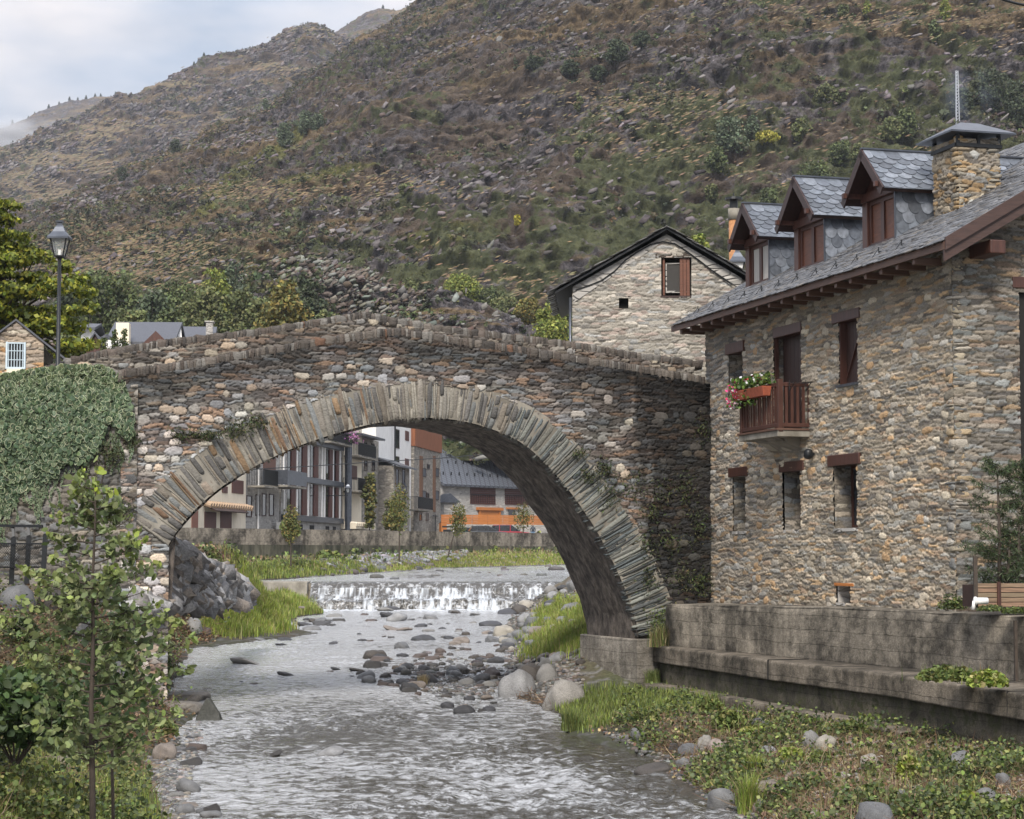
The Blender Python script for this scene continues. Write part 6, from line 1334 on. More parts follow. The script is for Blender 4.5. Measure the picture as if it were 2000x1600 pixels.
rt=[(900,540,74,YG,'bright yellow-green bush tree on the shoulder right of the knoll'),(838,556,40,DK,'dark tree between the knoll and the yellow-green bush tree'),(958,562,50,GR,'green tree right of the yellow-green bush tree'),(800,545,30,OL,'small olive tree over the knoll crest'),(985,580,50,OL,'dull olive tree below the green tree'),(1032,584,46,OC,'low ochre bush above the far parapet'),(1092,585,86,YG,'light green tree touching the left eave of the gable house'),(1070,600,50,YG,'yellowish bush left of the light green tree near the eave'),(1362,455,56,YG,'yellow-green bush above the right slope of the gable house')]
for i,(px,py,w,cols,lab) in enumerate(rt):
    Y=[300,302,300,298,296,262,215,218,150][i]; p=at(px,py,Y); hh=[7,7,7,5,5,5,14,9,12][i]; hh=hh*.62; tree('slope_tree',lab,(p[0],Y,p[2]-hh),hh,w*1.35/4000*Y,cols,140+i,'trees on the slope behind the bridge',N=5000,ls=.34,low=.08)
tree('slope_tree','dark green tree seen under the arch between the tower and the slate hall',(at(890,860,300)[0],300,2),18,22,GR,170,'trees on the slope behind the bridge',N=5000,ls=.8)
# hillside trees and bushes one can point at
hb=[(560,262,40,44,GG,'left half of the grey-green thicket on the mid slope'),(595,240,50,44,GG,'tallest part of the grey-green thicket on the mid slope'),(620,232,34,28,GG,'right end of the grey-green thicket on the mid slope'),(525,292,26,22,OL,'small olive bush at the lower end of the thicket'),(340,280,24,26,DK,'dark bush left of the thicket, high on the slope'),(240,335,26,28,DK,'dark round bush over the left mid slope'),(515,200,14,24,GG,'slender tree on the ridge left of the thicket'),(1012,425,14,18,[(.4,.36,.05)],'tiny bright yellow tree alone on the lower slope'),(1430,262,90,62,GG,'large grey-green tree left of the yellow grass patch'),(1400,310,52,44,GR,'dark lower half of the large grey-green tree'),(1465,250,36,40,GG,'upper right part of the large grey-green tree'),(1597,345,90,52,GR,'round dark bush above the second dormer'),(1640,300,56,42,GR,'bush above the round dark bush, left of the third dormer'),(1672,300,30,34,OL,'olive bush left of the third dormer peak'),(1935,180,110,80,DK,'big dark thicket right of the lattice mast'),(1880,200,50,50,DK,'dark bush just right of the mast foot'),(1990,200,60,90,DK,'dark tree at the right frame edge beyond the chimney'),(1200,95,58,40,DK,'largest dark bush high on the upper slope'),(1040,116,44,24,DK,'dark bush high on the slope, left of the largest'),(1165,140,40,24,DK,'dark bush below the largest upper bush'),(1115,132,44,24,DK,'dark bush between the two upper bushes'),(1250,75,40,30,DK,'dark bush right of the largest upper bush'),(1610,180,52,30,OL,'olive bush in the middle of the right slope'),(1640,185,40,26,OL,'olive bush beside another one in the middle right slope'),(1690,20,20,40,YG,'yellow-green tree at the top edge of the slope'),(1842,18,24,44,YG,'slim light green tree at the top right'),(1830,62,34,40,GR,'dark green tree below the slim light one'),(1645,18,30,24,OL,'olive bush at the top edge'),(790,365,34,20,OL,'pale bush on the central rocks'),(1128,205,20,26,OL,'small bush on the centre rocks'),(1128,300,28,22,OL,'olive bush on the centre right slope'),(1500,265,44,18,[(.30,.28,.05)],'bright yellow grass mound right of the large tree'),(1390,370,30,28,OL,'bush above the orange flue'),(1735,250,50,40,OL,'bush right of the second dormer peak'),(1770,240,50,50,GR,'green bush left of the stone chimney'),(1560,250,40,40,OL,'bush on the slope above the first bushes'),(600,32,10,10,DK,'tiny tree on the rounded peak'),(1500,400,50,50,GR,'dark bush right of the orange flue')]
for i,(px,py,w,h,cols,lab) in enumerate(hb):
    if py<45 and px<700: continue
    p=hillpt(px,py+h*.45); s=p[1]/4000; tree('hillside_bush',lab,p-(0,0,h*s*.1),h*s*1.1,w*s,cols,200+i,'bushes on the mountain slope',N=900 if w<40 else 2200,ls=max(w*s*.06,.5),low=.02,cat_='bush')
# skyline pines
rs=np.random.RandomState(4); pn=None
for i,(px,nm) in enumerate([(130,'far_ridge'),(148,'far_ridge'),(165,'far_ridge'),(180,'far_ridge'),(200,'far_ridge'),(212,'far_ridge'),(221,'far_ridge'),(232,'far_ridge'),(64,'far_ridge'),(50,'far_ridge'),(20,'far_ridge'),(250,'mountain_shoulder'),(375,'mountain_shoulder'),(395,'mountain_shoulder'),(588,'mountain_shoulder'),(597,'mountain_shoulder'),(607,'mountain_shoulder'),(674,'far_peak'),(766,'far_peak'),(748,'far_peak'),(110,'far_ridge'),(90,'far_ridge')]):
    V=HF[nm]; yf=V[...,1]*CT+V[...,2]*ST; PXs=1000+FL*V[...,0]/yf; PYs=800-FL*(-V[...,1]*ST+V[...,2]*CT)/yf; j=np.where(abs(PXs-px)<6); k=np.argmin(PYs[j]); p=V[j[0][k],j[1][k]]
    hh=rs.uniform(4,12)*p[1]/4000*.8
    if pn is None: pn=tree('ridge_pine','small dark pine standing on the far skyline ridge',p-(0,0,1),10,8,DK,300,'pines along the skyline',N=220,ls=2.2,shape='cone',low=.1); pn.location=tuple(p-(0,0,1)); pn.scale=(hh/10,)*3; continue
    r=pn.copy(); SC.collection.objects.link(r); r.location=tuple(p-(0,0,1)); r.scale=(hh/10,)*3; r.rotation_euler=(0,0,i)
    for ch in list(pn.children): c=ch.copy(); SC.collection.objects.link(c); c.parent=r
# mountain scrub: countless low bushes
def scrub(name,Vs,N,seed,cols,size=(1.0,3.2),k=16,label=None):
    rs=np.random.RandomState(seed); G=Vs.reshape(-1,3); 
    T=np.linspace(0,1,Vs.shape[0]); m=fbm(G[:,0]*.02,G[:,2]*.03+G[:,1]*.005,3,seed)+.25*vn(G[:,0]*.1,G[:,2]*.13,seed+1); m=np.where(m>np.percentile(m,22),m**4,m**4*.25)
    w=m*G[:,1]**-0.0; i=rs.choice(len(G),N,p=w/w.sum()); C=G[i]+rs.normal(0,.8,(N,3))*(1,1,.15); s=rs.uniform(size[0],size[1],N)**1.0*rs.uniform(.5,1,N)
    P=(C[:,None]+norm(rs.normal(0,1,(N,k,3)))*s[:,None,None]*(.5,.5,.36)*rs.uniform(.5,1,(N,k,1))).reshape(-1,3)
    base=np.repeat(pal(N,cols,.28,rs),k,0); v,f,c=leaves(P,np.repeat(s*.42,k)*rs.uniform(.6,1.3,N*k),base*rs.uniform(.8,1.2,(N*k,1)),rs,'rhomb',asp=.8,up=.8)
    o=mk(name,v,f,M['leafdull'],col=c); tag(o,label,None,None,'stuff'); o['category']='scrub'
scrub('mountain_scrub',HF['mountain'],42000,1,[(.055,.062,.035),(.075,.075,.045),(.045,.052,.028),(.10,.085,.05),(.09,.095,.045),(.12,.09,.05),(.10,.115,.05),(.12,.13,.06)],(.6,2.3),label='low scrub dotted over the mountain slope')
def crags(name,Vs,N,seed,cols,size,lab,cat_,flat=.35):
    rs=np.random.RandomState(seed); G=Vs.reshape(-1,3); m=rdg(G[:,0]*.012+G[:,2]*.02,G[:,2]*.03-G[:,0]*.008,4,seed); m=np.clip(m-np.percentile(m,50),0,1)**1.5+.006
    i=rs.choice(len(G),N,p=m/m.sum()); C=G[i]+rs.normal(0,1,(N,3))*(1.2,1.2,.3); s=rs.uniform(*size,N)*rs.uniform(.4,1,N)
    A=norm(np.array((.88,0,.42))+rs.normal(0,.22,(N,3))); B=norm(np.cross(A,np.array((0,-1,.5))+rs.normal(0,.3,(N,3))))
    H=np.stack([s,s*rs.uniform(.25,.6,N),s*rs.uniform(flat*.6,flat*1.3,N)],1); v,f,c=rstones(C,A,B,H,pal(N,cols,.14,rs),p=9,jit=.10,n=2,rs=rs); tag(mk(name,v,f,M['crag'],col=c),lab,cat_,None,'stuff')
M['crag']=mat('crag_rock',(0,0,0),.95,var=.35,scale=(.5,.5,.9),bump=.6,vc=True,dist=.6,spec=.1)
CR=[(.11,.097,.10),(.145,.128,.13),(.075,.066,.067),(.10,.08,.07),(.175,.16,.158)]
crags('rock_outcrops',HF['mountain'],16000,5,CR,(.28,1.05),'grey rock outcrops breaking through the mountain slope','rock')
crags('knoll_crags',HF['rocky_knoll'],3600,6,[(.14,.115,.098),(.165,.15,.13),(.11,.082,.066),(.18,.19,.165)],(.2,.8),'grey-green crags of the rocky knoll','rock')
crags('shoulder_crags',HF['mountain_shoulder'],8000,7,CR,(.7,2.2),'rock bands on the distant mountain shoulder','rock')
def mgrass(name,Vs,N,seed,cols,size,lab):
    rs=np.random.RandomState(seed); G=Vs.reshape(-1,3); a=math.radians(24); d=G[:,0]*math.cos(a)-G[:,2]*math.sin(a); e=G[:,0]*math.sin(a)+G[:,2]*math.cos(a); m=fbm(d*.012,-e*.075+G[:,0]*.0,4,seed); m=np.clip(m-np.percentile(m,66),0,1)**1.3+2e-3
    i=rs.choice(len(G),N,p=m/m.sum()); P=G[i]+rs.normal(0,1,(N,3))*(1.5,1.5,.25)+(0,-.3,.25); s=rs.uniform(*size,N); t=np.tile((.93,0,.30),(N,1))+rs.normal(0,.15,(N,3)); b=norm(np.cross(t,(0,-1,.6))); t=norm(t)
    V=np.stack([P-t*s[:,None],P-b*s[:,None]*.22,P+t*s[:,None],P+b*s[:,None]*.22],1).reshape(-1,3); F=(np.array([[0,1,2,3]])[None]+(np.arange(N)*4)[:,None,None]).reshape(-1,4)
    tag(mk(name,V,F,M['leafdull'],col=np.repeat(pal(N,cols,.2,rs),4,0)),lab,'grass',None,'stuff')
mgrass('mountain_grass',HF['mountain'],20000,8,[(.18,.125,.07),(.15,.105,.06),(.21,.15,.085),(.13,.12,.06)],(.25,.8),'dry ochre grass in slanting bands across the mountain slope')
mgrass('shoulder_grass',HF['mountain_shoulder'],12000,9,[(.18,.135,.08),(.15,.125,.075)],(.7,2.4),'pale grass bands on the distant mountain shoulder')
scrub('knoll_scrub',HF['rocky_knoll'],5200,2,[(.06,.08,.035),(.10,.12,.05),(.13,.13,.05),(.05,.06,.03)],(.6,2.2),label='low green scrub on the rocky knoll')
scrub('shoulder_scrub',HF['mountain_shoulder'],4000,3,[(.055,.06,.035),(.07,.07,.045)],(2,5),k=9,label='sparse scrub on the distant mountain shoulder')
# ================================================================== RIVERBANKS
def ghits(P,y0=12,y1=175,n=500):
    """photo-measured region samples -> points on the ground"""
    P=np.asarray(P,float); out=np.zeros((len(P),3)); Y=np.geomspace(y0,y1,n)
    for i in range(0,len(P),2000):
        p=P[i:i+2000]; x=(p[:,0]-1000)/FL; y=-(p[:,1]-800)/FL; d=CT-ST*y; rx=x/d; rz=(ST+CT*y)/d
        Yg=np.repeat(Y[None],len(p),0); g=np.maximum(gz(rx[:,None]*Yg,Yg),wz(Yg)); k=np.argmax(rz[:,None]*Yg<g,1); k=np.maximum(k,1)
        y_=Y[k]*.5+Y[k-1]*.5; out[i:i+2000]=np.stack([rx*y_,y_,np.maximum(gz(rx*y_,y_),wz(y_))],1)
    return out
def inpoly(poly,n,rs):
    p=np.array(poly,float); out=[]
    while sum(len(o) for o in out)<n:
        q=rs.uniform(p.min(0),p.max(0),(n*2,2)); out.append(q[pip(q[:,0],q[:,1],poly)])
    return np.vstack(out)[:n]
def land(P,m=.02): return P[(gz(P[:,0],P[:,1])>wz(P[:,1])+m)]
BG=[(.22,.28,.045),(.26,.31,.06),(.15,.21,.04),(.31,.29,.11)]; MG=[(.12,.16,.045),(.16,.20,.055),(.08,.11,.035),(.20,.21,.07)]; DG=[(.05,.07,.028),(.07,.095,.035)]; BR_=[(.16,.095,.06),(.11,.07,.045),(.21,.13,.075),(.26,.20,.12)]; DRY=[(.34,.28,.15),(.27,.21,.12)]
rs=np.random.RandomState(21)
def grass(name,polys,N,h,cols,lab,seed,w=.009,lean=.45,clump=.25):
    rs=np.random.RandomState(seed); A=np.vstack([inpoly(p,int(N/len(polys)*.22),rs) for p in polys]); G=land(ghits(A)); k=max(1,int(N/len(G)))
    P=np.repeat(G,k,0); P[:,:2]+=rs.normal(0,clump,(len(P),2))*np.minimum(1,P[:,1:2]/60+.25); P=land(P); P[:,2]=gz(P[:,0],P[:,1])-.01
    ww=w*np.maximum(1,P[:,1]/40)
    tone=.65+.7*fbm(P[:,0]*1.2,P[:,1]*1.2,3,seed)
    v,f,c=blades(P,h*rs.uniform(.5,1.25,len(P))*(.6+.8*vn(P[:,0]*.9,P[:,1]*.9,seed)),pal(len(P),cols,.18,rs)*tone[:,None],rs,w=ww[:,None],lean=lean)
    o=mk(name,v,f,M['leaf'],col=c); tag(o,lab,'grass',None,'stuff'); return o
grass('bright_grass',[[(368,1182),(440,1168),(560,1162),(622,1185),(640,1203),(560,1218),(480,1236),(420,1233),(388,1215)]],26000,.42,BG,'bright green grass on the gravel spit below the weir, left',31)
grass('bright_grass',[[(1030,1238),(1150,1218),(1150,1268),(1040,1278)],[(1060,1180),(1130,1175),(1140,1220),(1040,1225)]],12000,.28,BG,'bright green grass under the right foot of the arch',32)
grass('meadow_grass',[[(840,1075),(930,1068),(1130,1085),(1135,1102),(900,1108),(760,1116),(640,1124),(700,1108)]],22000,.16,BG+DRY[:1],'green grass on the far bank below the embankment wall',33)
grass('meadow_grass',[[(460,1110),(560,1100),(700,1100),(740,1112),(640,1126),(480,1133)]],8000,.30,MG+BG,'dark green tufts at the water edge of the far bank',34)
grass('dry_grass',[[(380,1095),(700,1080),(860,1070),(1000,1050),(1130,1060),(1130,1085),(900,1090),(480,1115),(380,1110)]],6000,.28,DRY+BR_+MG,'dry brown grass on the gravel slope under the embankment wall',35)
grass('bank_grass',[[(1085,1385),(1150,1352),(1300,1352),(1420,1372),(1260,1400),(1150,1424),(1085,1412)]],13000,.20,MG+BG[:1],'grass along the water beside the concrete footing',36)
grass('foreground_grass',[[(-120,1500),(60,1470),(190,1480),(330,1560),(330,1680),(-120,1680)]],16000,.30,BG+MG,'long grass in the bottom left corner under the sapling',37,w=.006)
grass('bank_grass',[[(1300,1440),(1500,1420),(1800,1420),(2120,1430),(2120,1680),(1600,1650),(1450,1560)]],9000,.16,MG+DRY,'thin grass scattered over the right foreground bank',38,w=.005)
grass('bank_grass',[[(1800,1310),(2080,1330),(2080,1380),(1850,1345)]],10,.1,MG,'x',39) if False else None
# ground cover leaves
def cover(name,poly,N,cols,brown,lab,seed,size=(.03,.075),hmax=.14,dens=1.4):
    rs=np.random.RandomState(seed); A=inpoly(poly,int(N*.25),rs); G=land(ghits(A),.03); P=np.repeat(G,4,0); P[:,:2]+=rs.normal(0,.16,(len(P),2)); P=land(P,.03)
    m=fbm(P[:,0]*dens,P[:,1]*dens,3,seed)+.12*(rs.rand(len(P))-.5); kind=(m>.54); keep=rs.rand(len(P))<np.where(m>.60,1,np.where(kind,.45,.42)); P=P[keep];kind=kind[keep];m=m[keep]
    hh=hmax*(.25+1.6*np.clip(m-.45,0,1)*4)*rs.rand(len(P)); P[:,2]=gz(P[:,0],P[:,1])+hh
    c=np.where(kind[:,None],pal(len(P),cols,.25,rs)*(.6+.8*rs.rand(len(P),1)),pal(len(P),brown,.3,rs))
    v,f,cc=leaves(P,rs.uniform(size[0],size[1],len(P))*np.maximum(1,P[:,1]/45),c,rs,'round',asp=.75,up=1.0)
    o=mk(name,v,f,M['leaf'],col=cc); tag(o,lab,'ground cover',None,'stuff'); return o
cover('ground_cover',[(1150,1405),(1260,1355),(1450,1375),(1700,1425),(2120,1400),(2120,1690),(1480,1690),(1400,1560),(1270,1470)],64000,MG+DG,BR_+DRY[:1],'weeds, ivy and dead brown stems covering the right foreground bank',51)
cover('ground_cover',[(-120,1200),(60,1150),(300,1180),(372,1255),(345,1340),(385,1400),(300,1490),(335,1690),(-120,1690)],52000,MG+DG,BR_,'weeds and brown brush covering the left bank',52,hmax=.3)
cover('ground_cover',[(330,1180),(400,1180),(440,1235),(350,1270)],5000,DG+MG[:1],BR_,'brown brush at the foot of the bridge, left bank',53,hmax=.4)
cover('ground_cover',[(360,1062),(860,1052),(860,1080),(360,1104)],3500,MG+DG,BR_+DRY,'brown and green weeds at the foot of the embankment wall',55,size=(.05,.1),hmax=.12)
cover('ground_cover',[(380,1085),(560,1090),(900,1065),(1130,1050),(1130,1080),(900,1085),(420,1125)],4500,MG+DG,BR_,'straggling weeds under the embankment wall',54,size=(.05,.1),hmax=.22)
# brush sticks
def twigs(name,poly,N,L,lab,seed,cols=BR_):
    rs=np.random.RandomState(seed); G=land(ghits(inpoly(poly,N,rs))); n=len(G); d=norm(rs.normal(0,1,(n,3))*(1,1,.35)+(0,0,.3)); Ln=L*rs.uniform(.4,1.3,n)
    s=norm(np.cross(d,rs.normal(0,1,(n,3))))*.0045*np.maximum(1,G[:,1:2]/35); mid=G+d*Ln[:,None]*.5+rs.normal(0,.04,(n,3)); e=mid+norm(d+rs.normal(0,.5,(n,3)))*Ln[:,None]*.5
    V=np.stack([G-s,G+s,mid+s,mid-s,e+s*.3,e-s*.3],1).reshape(-1,3); F=(np.array([[0,1,2,3],[3,2,4,5]])[None]+(np.arange(n)*6)[:,None,None]).reshape(-1,4)
    tag(mk(name,V,F,M['leaf'],col=np.repeat(pal(n,cols,.25,rs),6,0)),lab,'brush',None,'stuff')
twigs('dry_brush',[(1200,1400),(1500,1400),(2120,1440),(2120,1690),(1500,1660),(1300,1480)],17000,.30,'dead reddish brown stems lying over the right bank',61)
twigs('dry_brush',[(-100,1220),(330,1190),(420,1200),(430,1235),(350,1300),(320,1480),(330,1640),(-100,1640)],9000,.5,'dead brown stems tangled over the left bank',62)
twigs('dry_brush',[(960,1340),(1090,1360),(1080,1400),(990,1380)],500,.3,'brown drift weed caught between the pale boulders',63)
# weed clumps one can point at
wc=[(1425,1405,70,46,MG,'dark leafy clump below the lower quay step, left'),(1385,1380,60,34,MG,'leafy clump left of the dark clump at the lower quay step'),(1470,1430,60,26,BG,'bright yellow-green low clump right of the two pale stones'),(1545,1475,60,36,BG,'bright leafy clump in the middle of the right bank'),(1600,1480,46,30,MG,'darker leafy clump right of the bright one'),(1760,1400,90,40,MG,'nettle clump under the upper quay step'),(1900,1415,110,44,MG,'wide nettle clump near the right edge'),(1775,1500,50,60,BG,'tall light green clump left of the round grey boulder'),(1895,1565,52,42,BG,'bright round clump at the bottom right'),(1940,1590,44,34,BG,'bright clump in the bottom right corner'),(1700,1545,40,30,MG,'small clump above the big bottom boulder'),(1265,1400,60,34,MG,'leafy clump beside the footing grass'),(1850,1320,120,34,MG,'weeds sprouting on top of the upper quay step'),(1930,1330,80,36,BG,'bright fern-like weeds on the quay step, right'),(1340,1355,56,26,MG,'weeds at the foot of the long step'),(1660,1420,70,30,MG,'clump at the end of the lower step'),(100,1400,120,70,DG,'dark shrubby clump left of the sapling stem'),(70,1320,110,80,MG,'green shrub on the left bank above the dark clump'),(300,1290,80,70,MG,'green shrub between the sapling and the water'),(40,1230,90,60,DG,'dark ivy clump below the iron fence'),(310,1420,80,40,MG,'weeds overhanging the water by the flat ledge'),(210,1560,90,50,MG,'leafy clump right of the sapling base')]
for i,(px,py,w,h,cols,lab) in enumerate(wc):
    rs=np.random.RandomState(400+i)
    if i in (12,13): p=at(px,py+8,31.8 if i==12 else 31.)
    elif i==14: p=ghit(px,py+h*.4)
    else: p=ghit(px,py+h*.4)
    s=p[1]/4000; t=thing('weed_clump',lab,'plant',tuple(p),'weed clumps on the banks'); n=int(260+w*h*.16)
    P=p+norm(rs.normal(0,1,(n,3)))*np.array((w*s*.5,w*s*.4,h*s*.8))*rs.uniform(.2,1,(n,1))**.5; P[:,2]=np.abs(P[:,2]-p[2])+p[2]
    v,f,c=leaves(P,rs.uniform(.05,.11,n),pal(n,cols,.22,rs)*rs.uniform(.7,1.25,(n,1)),rs,'round',asp=.7,up=.9); mk('foliage',v,f,M['leaf'],t,col=c)
    m=24; B0=p+rs.normal(0,1,(m,3))*(w*s*.25,w*s*.2,0); v,f,c=blades(B0,h*s*rs.uniform(.7,1.2,m),pal(m,cols+BR_[:1],.2,rs),rs,w=.008,lean=.5); mk('stems',v,f,M['leaf'],t,col=c)
gt=[(1462,1560,54,80,BG,'tall bright grass tuft at the water edge, right bank'),(1115,1410,50,44,MG,'grass tuft left of the concrete footing weeds'),(1475,1500,44,40,BG,'grass tuft above the tall bright one'),(826,1330,28,20,DRY,'dry straw tuft among the midstream stones'),(1690,1480,30,30,DRY,'pale dry tuft in the right bank weeds'),(1290,1255,60,44,DRY+MG,'dry drooping grass tuft on the concrete footing beside the arch'),(1275,1330,36,28,MG,'small tuft growing in the footing corner')]
for i,(px,py,w,h,cols,lab) in enumerate(gt):
    rs=np.random.RandomState(450+i); p=ghit(px,py+h*.4) if i not in (5,6) else at(px,py+h*.2,46.0); s=p[1]/4000; n=420; t=p+rs.normal(0,1,(n,3))*(w*s*.16,w*s*.16,0); v,f,c=blades(t,h*s*rs.uniform(.5,1.15,n),pal(n,cols,.2,rs),rs,w=.006,lean=.65); o=mk('grass_tuft',v,f,M['leaf'],col=c); tag(o,lab,'grass tuft',None); 
# ================================================================== ROCKS
def rockproto(seed,p,col,var,ang=0):
    rs=np.random.RandomState(seed); v,f,c=rstones([(0,0,0)],[(1,0,0)],[(0,1,0)],[(1,1,1)],[col],p=p,jit=.0,n=6,rs=rs)
    d=norm(v); n1=fbm(d[:,0]*1.3+d[:,2]*.7+seed,d[:,1]*1.3-d[:,2]*.9,3,seed)-.5; v=v*(1+var*n1[:,None]*2.4+rs.normal(0,.012,(len(v),1)))
    if ang:
        for _ in range(5):
            k=norm(rs.normal(0,1,3)); k[2]=abs(k[2]); h=rs.uniform(.55,.8); dd=v@k; m=dd>h; v[m]-=(dd[m]-h)[:,None]*k
    c=np.clip(c*(.75+.5*vn(v[:,0]*2+seed,v[:,1]*2+v[:,2]*2,seed))[:,None],0,1); return v,f,c
RP={'dark':[],'pale':[],'mid':[]}
for kind,cs in (('dark',[(.045,.042,.04),(.06,.052,.045),(.035,.035,.037),(.075,.055,.045),(.05,.05,.055)]),('mid',[(.14,.14,.138),(.18,.175,.165),(.12,.122,.125),(.19,.16,.135),(.15,.15,.15)]),('pale',[(.25,.235,.21),(.30,.275,.23),(.22,.22,.22),(.27,.22,.19)])):
    for i,c_ in enumerate(cs):
        v,f,c=rockproto(500+i*3+len(kind),2.0 if i%2 else 2.2,c_,.35,ang=(i%3==0 and kind=='dark')); me=None
        o=mk('river_stone',v,f,M['rock'],col=c,smooth=(i%3!=0)); RP[kind].append(o.data); bpy.data.objects.remove(o)
def rock(p,sx,sy,sz,kind,rs,lab,cat_='stone',grp=None,sink=.25,tilt=.15,name='river_stone'):
    me=RP[kind][rs.randint(len(RP[kind]))]; o=bpy.data.objects.new(name,me); SC.collection.objects.link(o); o.location=(p[0],p[1],p[2]+sz*(1-2*sink)*.5)
    o.scale=(sx,sy,sz); o.rotation_euler=(rs.normal(0,tilt),rs.normal(0,tilt),rs.uniform(-.5,.5)); tag(o,lab,cat_,grp); return o
rs=np.random.RandomState(70)
def R_(px,py,w,h,kind,lab,water=True,grp=None,**k):
    p=wl(px,py) if water else ghit(px,py); s=p[1]/4000; rs_l=np.random.RandomState(int(px*7+py)); return rock((p[0],p[1]+w*s*.3,p[2]),w*s*.5,w*s*.45,h*s*.78,kind,rs_l,lab,grp=grp,**k)
R_(1006,1362,62,48,'pale','rounded pale boulder left of the bigger one at the water edge, right',name='boulder',cat_='boulder')
R_(1104,1382,76,52,'pale','largest smooth pale boulder just left of the concrete footing',water=False,name='boulder',cat_='boulder')
R_(1035,1335,56,40,'dark','dark angular boulder between the two pale boulders and the footing',name='boulder',cat_='boulder',water=False)
R_(1070,1330,40,32,'mid','grey boulder right of the dark angular one',water=False,name='boulder',cat_='boulder')
# dark pyramid boulder in the left channel
p=wl(408,1408); s=p[1]/4000; b=MB(); V=[(-.5,-.2,-.25),(.48,-.3,-.25),(.55,.3,-.25),(-.45,.4,-.25),(-.46,-.1,.12),(.36,-.12,.28),(.40,.2,.22),(-.3,.3,.2),(-.10,-.02,.86),(.08,.12,.80)]
b.add([p+np.array(v)*(56*s,50*s,54*s)/1.0 for v in V],[(3,2,1,0),(0,1,5,4),(1,2,6,5),(2,3,7,6),(3,0,4,7),(4,5,8),(5,6,9,8),(6,7,9),(7,4,8,9)],(.04,.041,.033)); o=b.build('boulder',M['rock'],col=True,bevel=.03); tag(o,'dark pointed boulder standing in the left channel','boulder')
R_(385,1466,46,17,'dark','flat dark rock with weed below the pointed boulder',name='boulder',cat_='boulder')
R_(643,1476,44,14,'pale','low pale stone alone in the near channel')
R_(772,1213,36,14,'pale','tan stone alone below the weir')
R_(536,1475,30,8,'dark','thin dark stone breaking the near water')
R_(480,1298,60,9,'mid','long flat tan stone in the left riffle')
R_(1275,1512,70,16,'dark','long dark slab at the edge of the near pool'); R_(1338,1510,32,26,'mid','rounded grey stone right of the long dark slab')
big=[(1410,1570,62,34,'mid','big rounded grey boulder at the lower right water edge'),(1475,1578,48,28,'mid','dark blue-grey boulder right of the big rounded one'),(1705,1610,70,60,'mid','largest grey boulder at the bottom edge, right bank'),(1605,1600,60,22,'mid','flat blue-grey rock at the bottom edge'),(1586,1450,36,30,'mid','left stone of the pale pair on the bank'),(1615,1458,44,30,'pale','right stone of the pale pair on the bank'),(1880,1495,44,36,'mid','round grey boulder in the weeds, right'),(1818,1510,40,30,'dark','dark blue boulder left of the round grey one'),(1948,1482,30,24,'pale','palest small stone, near the right edge above the grey boulder'),(1930,1570,50,36,'mid','grey boulder behind the bright round clump'),(1405,1462,40,26,'pale','pale flat stone near the bank edge, upper'),(1345,1470,46,24,'mid','grey stone in the row at the bank edge'),(1320,1462,30,22,'dark','dark stone at the left end of the row at the bank edge'),(1246,1440,34,22,'mid','light grey stone at the tip of the grass bank'),(1378,1455,28,26,'pale','small pale stone between the row stones'),(1500,1540,46,22,'mid','grey stone right of the tall grass tuft'),(1525,1500,36,22,'dark','dark stone above the flat grey one'),(1700,1490,36,24,'pale','pale stone in the brown stems'),(1890,1600,60,40,'mid','boulder in the bottom right corner'),(1480,1418,26,22,'mid','small grey stone by the leafy clump'),(1500,1470,36,16,'pale','small flat white stone in the weeds'),(1645,1520,26,16,'pale','small tan stone in the middle of the bank'),(1550,1518,30,16,'mid','small grey stone in the grass'),(1765,1560,30,22,'mid','small round stone, lower right bank'),(1960,1530,30,24,'mid','grey stone by the right edge')]
for a in big: R_(a[0],a[1]+a[3]*.3,*a[2:5],a[5],water=False,name='bank_boulder',cat_='boulder',grp='boulders on the right foreground bank',sink=.24)
lb_=[(105,1500,60,40,'mid','grey lichen boulder in the grass left of the sapling stem'),(225,1325,40,60,'mid','leaning pale rock behind the sapling'),(375,1228,34,26,'mid','round boulder at the left water edge below the bridge'),(400,1236,30,20,'dark','dark boulder beside the round one, left edge'),(320,1475,44,30,'mid','grey boulder at the left water edge, near'),(370,1492,50,16,'dark','dark flat rock with red weed, left edge'),(365,1542,56,18,'mid','flat stone below the red weed'),(360,1585,34,16,'mid','small blue-grey stone in the bottom left water edge'),(410,1585,38,20,'dark','dark stone at the bottom left water edge'),(60,1430,70,40,'mid','flat rock in the left bank weeds'),(150,1240,40,60,'mid','grey rock face in the left bank'),(30,1180,60,44,'mid','block of the broken wall under the fence'),(95,1180,50,40,'dark','dark block of the broken wall under the fence'),(260,1230,40,40,'pale','pale rock behind the sapling leaves')]
for a in lb_: R_(a[0],a[1]+a[3]*.3,*a[2:5],a[5],water=False,name='bank_boulder',cat_='boulder',grp='boulders on the left bank',sink=.1)
# flat ledges left edge
for (px,py,w,h,lab) in ((285,1395,190,30,'flat eroded ledge of grey rock at the left water edge'),(330,1372,110,22,'smaller flat ledge just above the grey ledge')):
    p=wl(px,py); s=p[1]/4000; v,f,c=rstones([(p[0],p[1]+.4,p[2]+.02)],[(1,0,0)],[(0,1,0)],[(w*s*.5,.75,h*s*.75)],[(.15,.135,.115)],p=5,jit=.05,n=6); tag(mk('rock_ledge',v,f,M['rock'],col=c),lab,'ledge')
